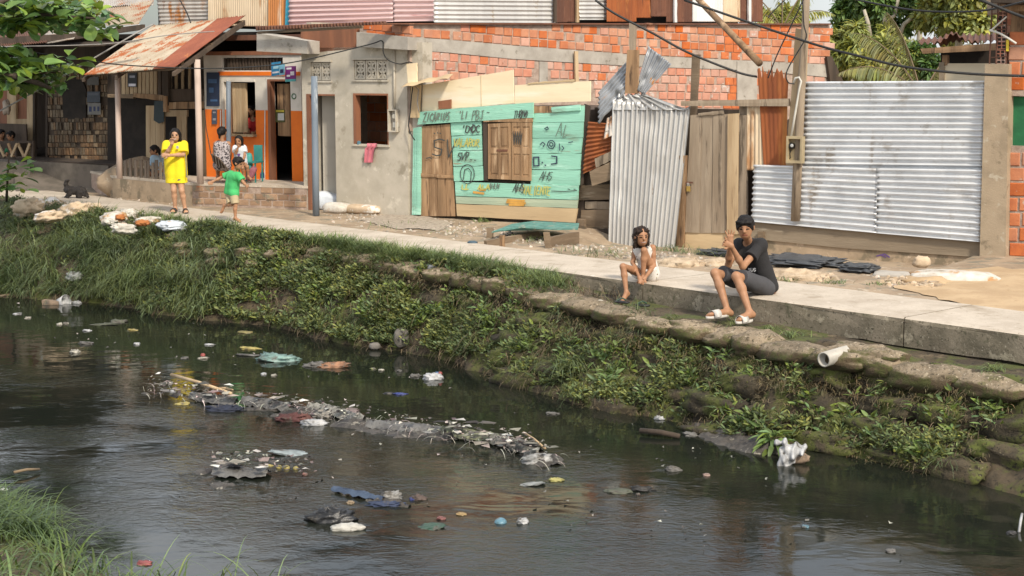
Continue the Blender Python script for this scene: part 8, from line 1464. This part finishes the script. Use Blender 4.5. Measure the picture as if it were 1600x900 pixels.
drape([(575, 668), (640, 672), (700, 680)], .13, FG, 'grey film sheet lying along the middle of the raft', .10, 3); drape([(690, 680), (740, 686), (790, 694)], .09, FO, 'olive shredded film on the right half of the raft', .12, 4); drape([(770, 692), (810, 702), (845, 716)], .10, FP, 'pale shredded film near the right tip of the raft', .13, 5)
drape([(300, 622), (335, 628), (370, 634)], .12, FG, 'dark grey film under the long pale stick', .10, 6); drape([(335, 740), (380, 742), (420, 744)], .16, FG, 'grey wet sheet at the left of the lower raft', .07, 7); drape([(520, 768), (560, 776), (600, 785)], .05, mat('blue film', (.05, .075, .12), (.03, .045, .08), 8, rough=.5, bump=.5), 'blue grey film leading to the blue cloth', .05, 8)

# loose stones on the yard
def stones(n, boxes, size, m, lab):
    V = []; T = []
    for _ in range(n):
        x0, y0, x1, y1, sp = random.choice(boxes); q = random.random(); p = gp(x0 + (x1 - x0) * q + random.gauss(0, sp), y0 + (y1 - y0) * q + random.gauss(0, sp * .28), -.03); p = np.array([p[0], p[1], zg(p)])
        if WK.uv(p)[1] > -1.38 or F.uv(p)[1] < .05: continue
        r = random.uniform(*size); b = len(V); a = random.uniform(0, 3)
        for k in range(5): w = a + k * 1.257; V.append(p + [math.cos(w) * r * random.uniform(.7, 1.3), math.sin(w) * r * random.uniform(.6, 1.1), -.004])
        for k in range(5): w = a + k * 1.257 + .3; V.append(p + [math.cos(w) * r * .6, math.sin(w) * r * .55, r * random.uniform(.5, .9)])
        for k in range(5): k2 = (k + 1) % 5; T += [(b + k, b + k2, b + 5 + k2), (b + k, b + 5 + k2, b + 5 + k)]
        T += [(b + 5, b + 6, b + 7), (b + 5, b + 7, b + 8), (b + 5, b + 8, b + 9)]
    return tag(obj('pebbles', V, T, m), lab, None, None, 'stuff')
M['pebble'] = mat('pebbles', (.44, .38, .31), (.28, .23, .18), 6, rough=.95, bump=.3, island=.45, hue=.015)
stones(1300, [(520, 338, 720, 348, 18), (600, 345, 760, 368, 22), (740, 360, 960, 392, 20), (960, 395, 1120, 412, 12), (1380, 440, 1560, 436, 16), (120, 312, 330, 318, 10)], (.010, .038), M['pebble'], 'loose pale stones scattered over the yard')
stones(260, [(1035, 410, 1130, 411, 6), (1215, 432, 1300, 437, 7), (1385, 438, 1460, 446, 8)], (.03, .075), mat('rubble stones', (.50, .40, .29), (.36, .27, .18), 6, rough=.95, bump=.5, island=.3), 'bigger rubble stones behind the seated children')
for x, y, n, lab in ((640, 352, 40, 'sparse grass on the gravel before the mint shack'), (700, 366, 50, 'sparse grass beside the walk left of the sunken frame'), (830, 378, 60, 'weedy grass inside the sunken timber frame'), (985, 402, 70, 'grass between the shining sheet and the girl'), (610, 358, 24, 'few grass blades at the edge of the walk before the grey house')):
    tuft(x, y, -.04, n, (.06, .2), (.005, .011), M['grassfar'], lab, lean=-.05, bend=(.3, 1.1), spread=.22)
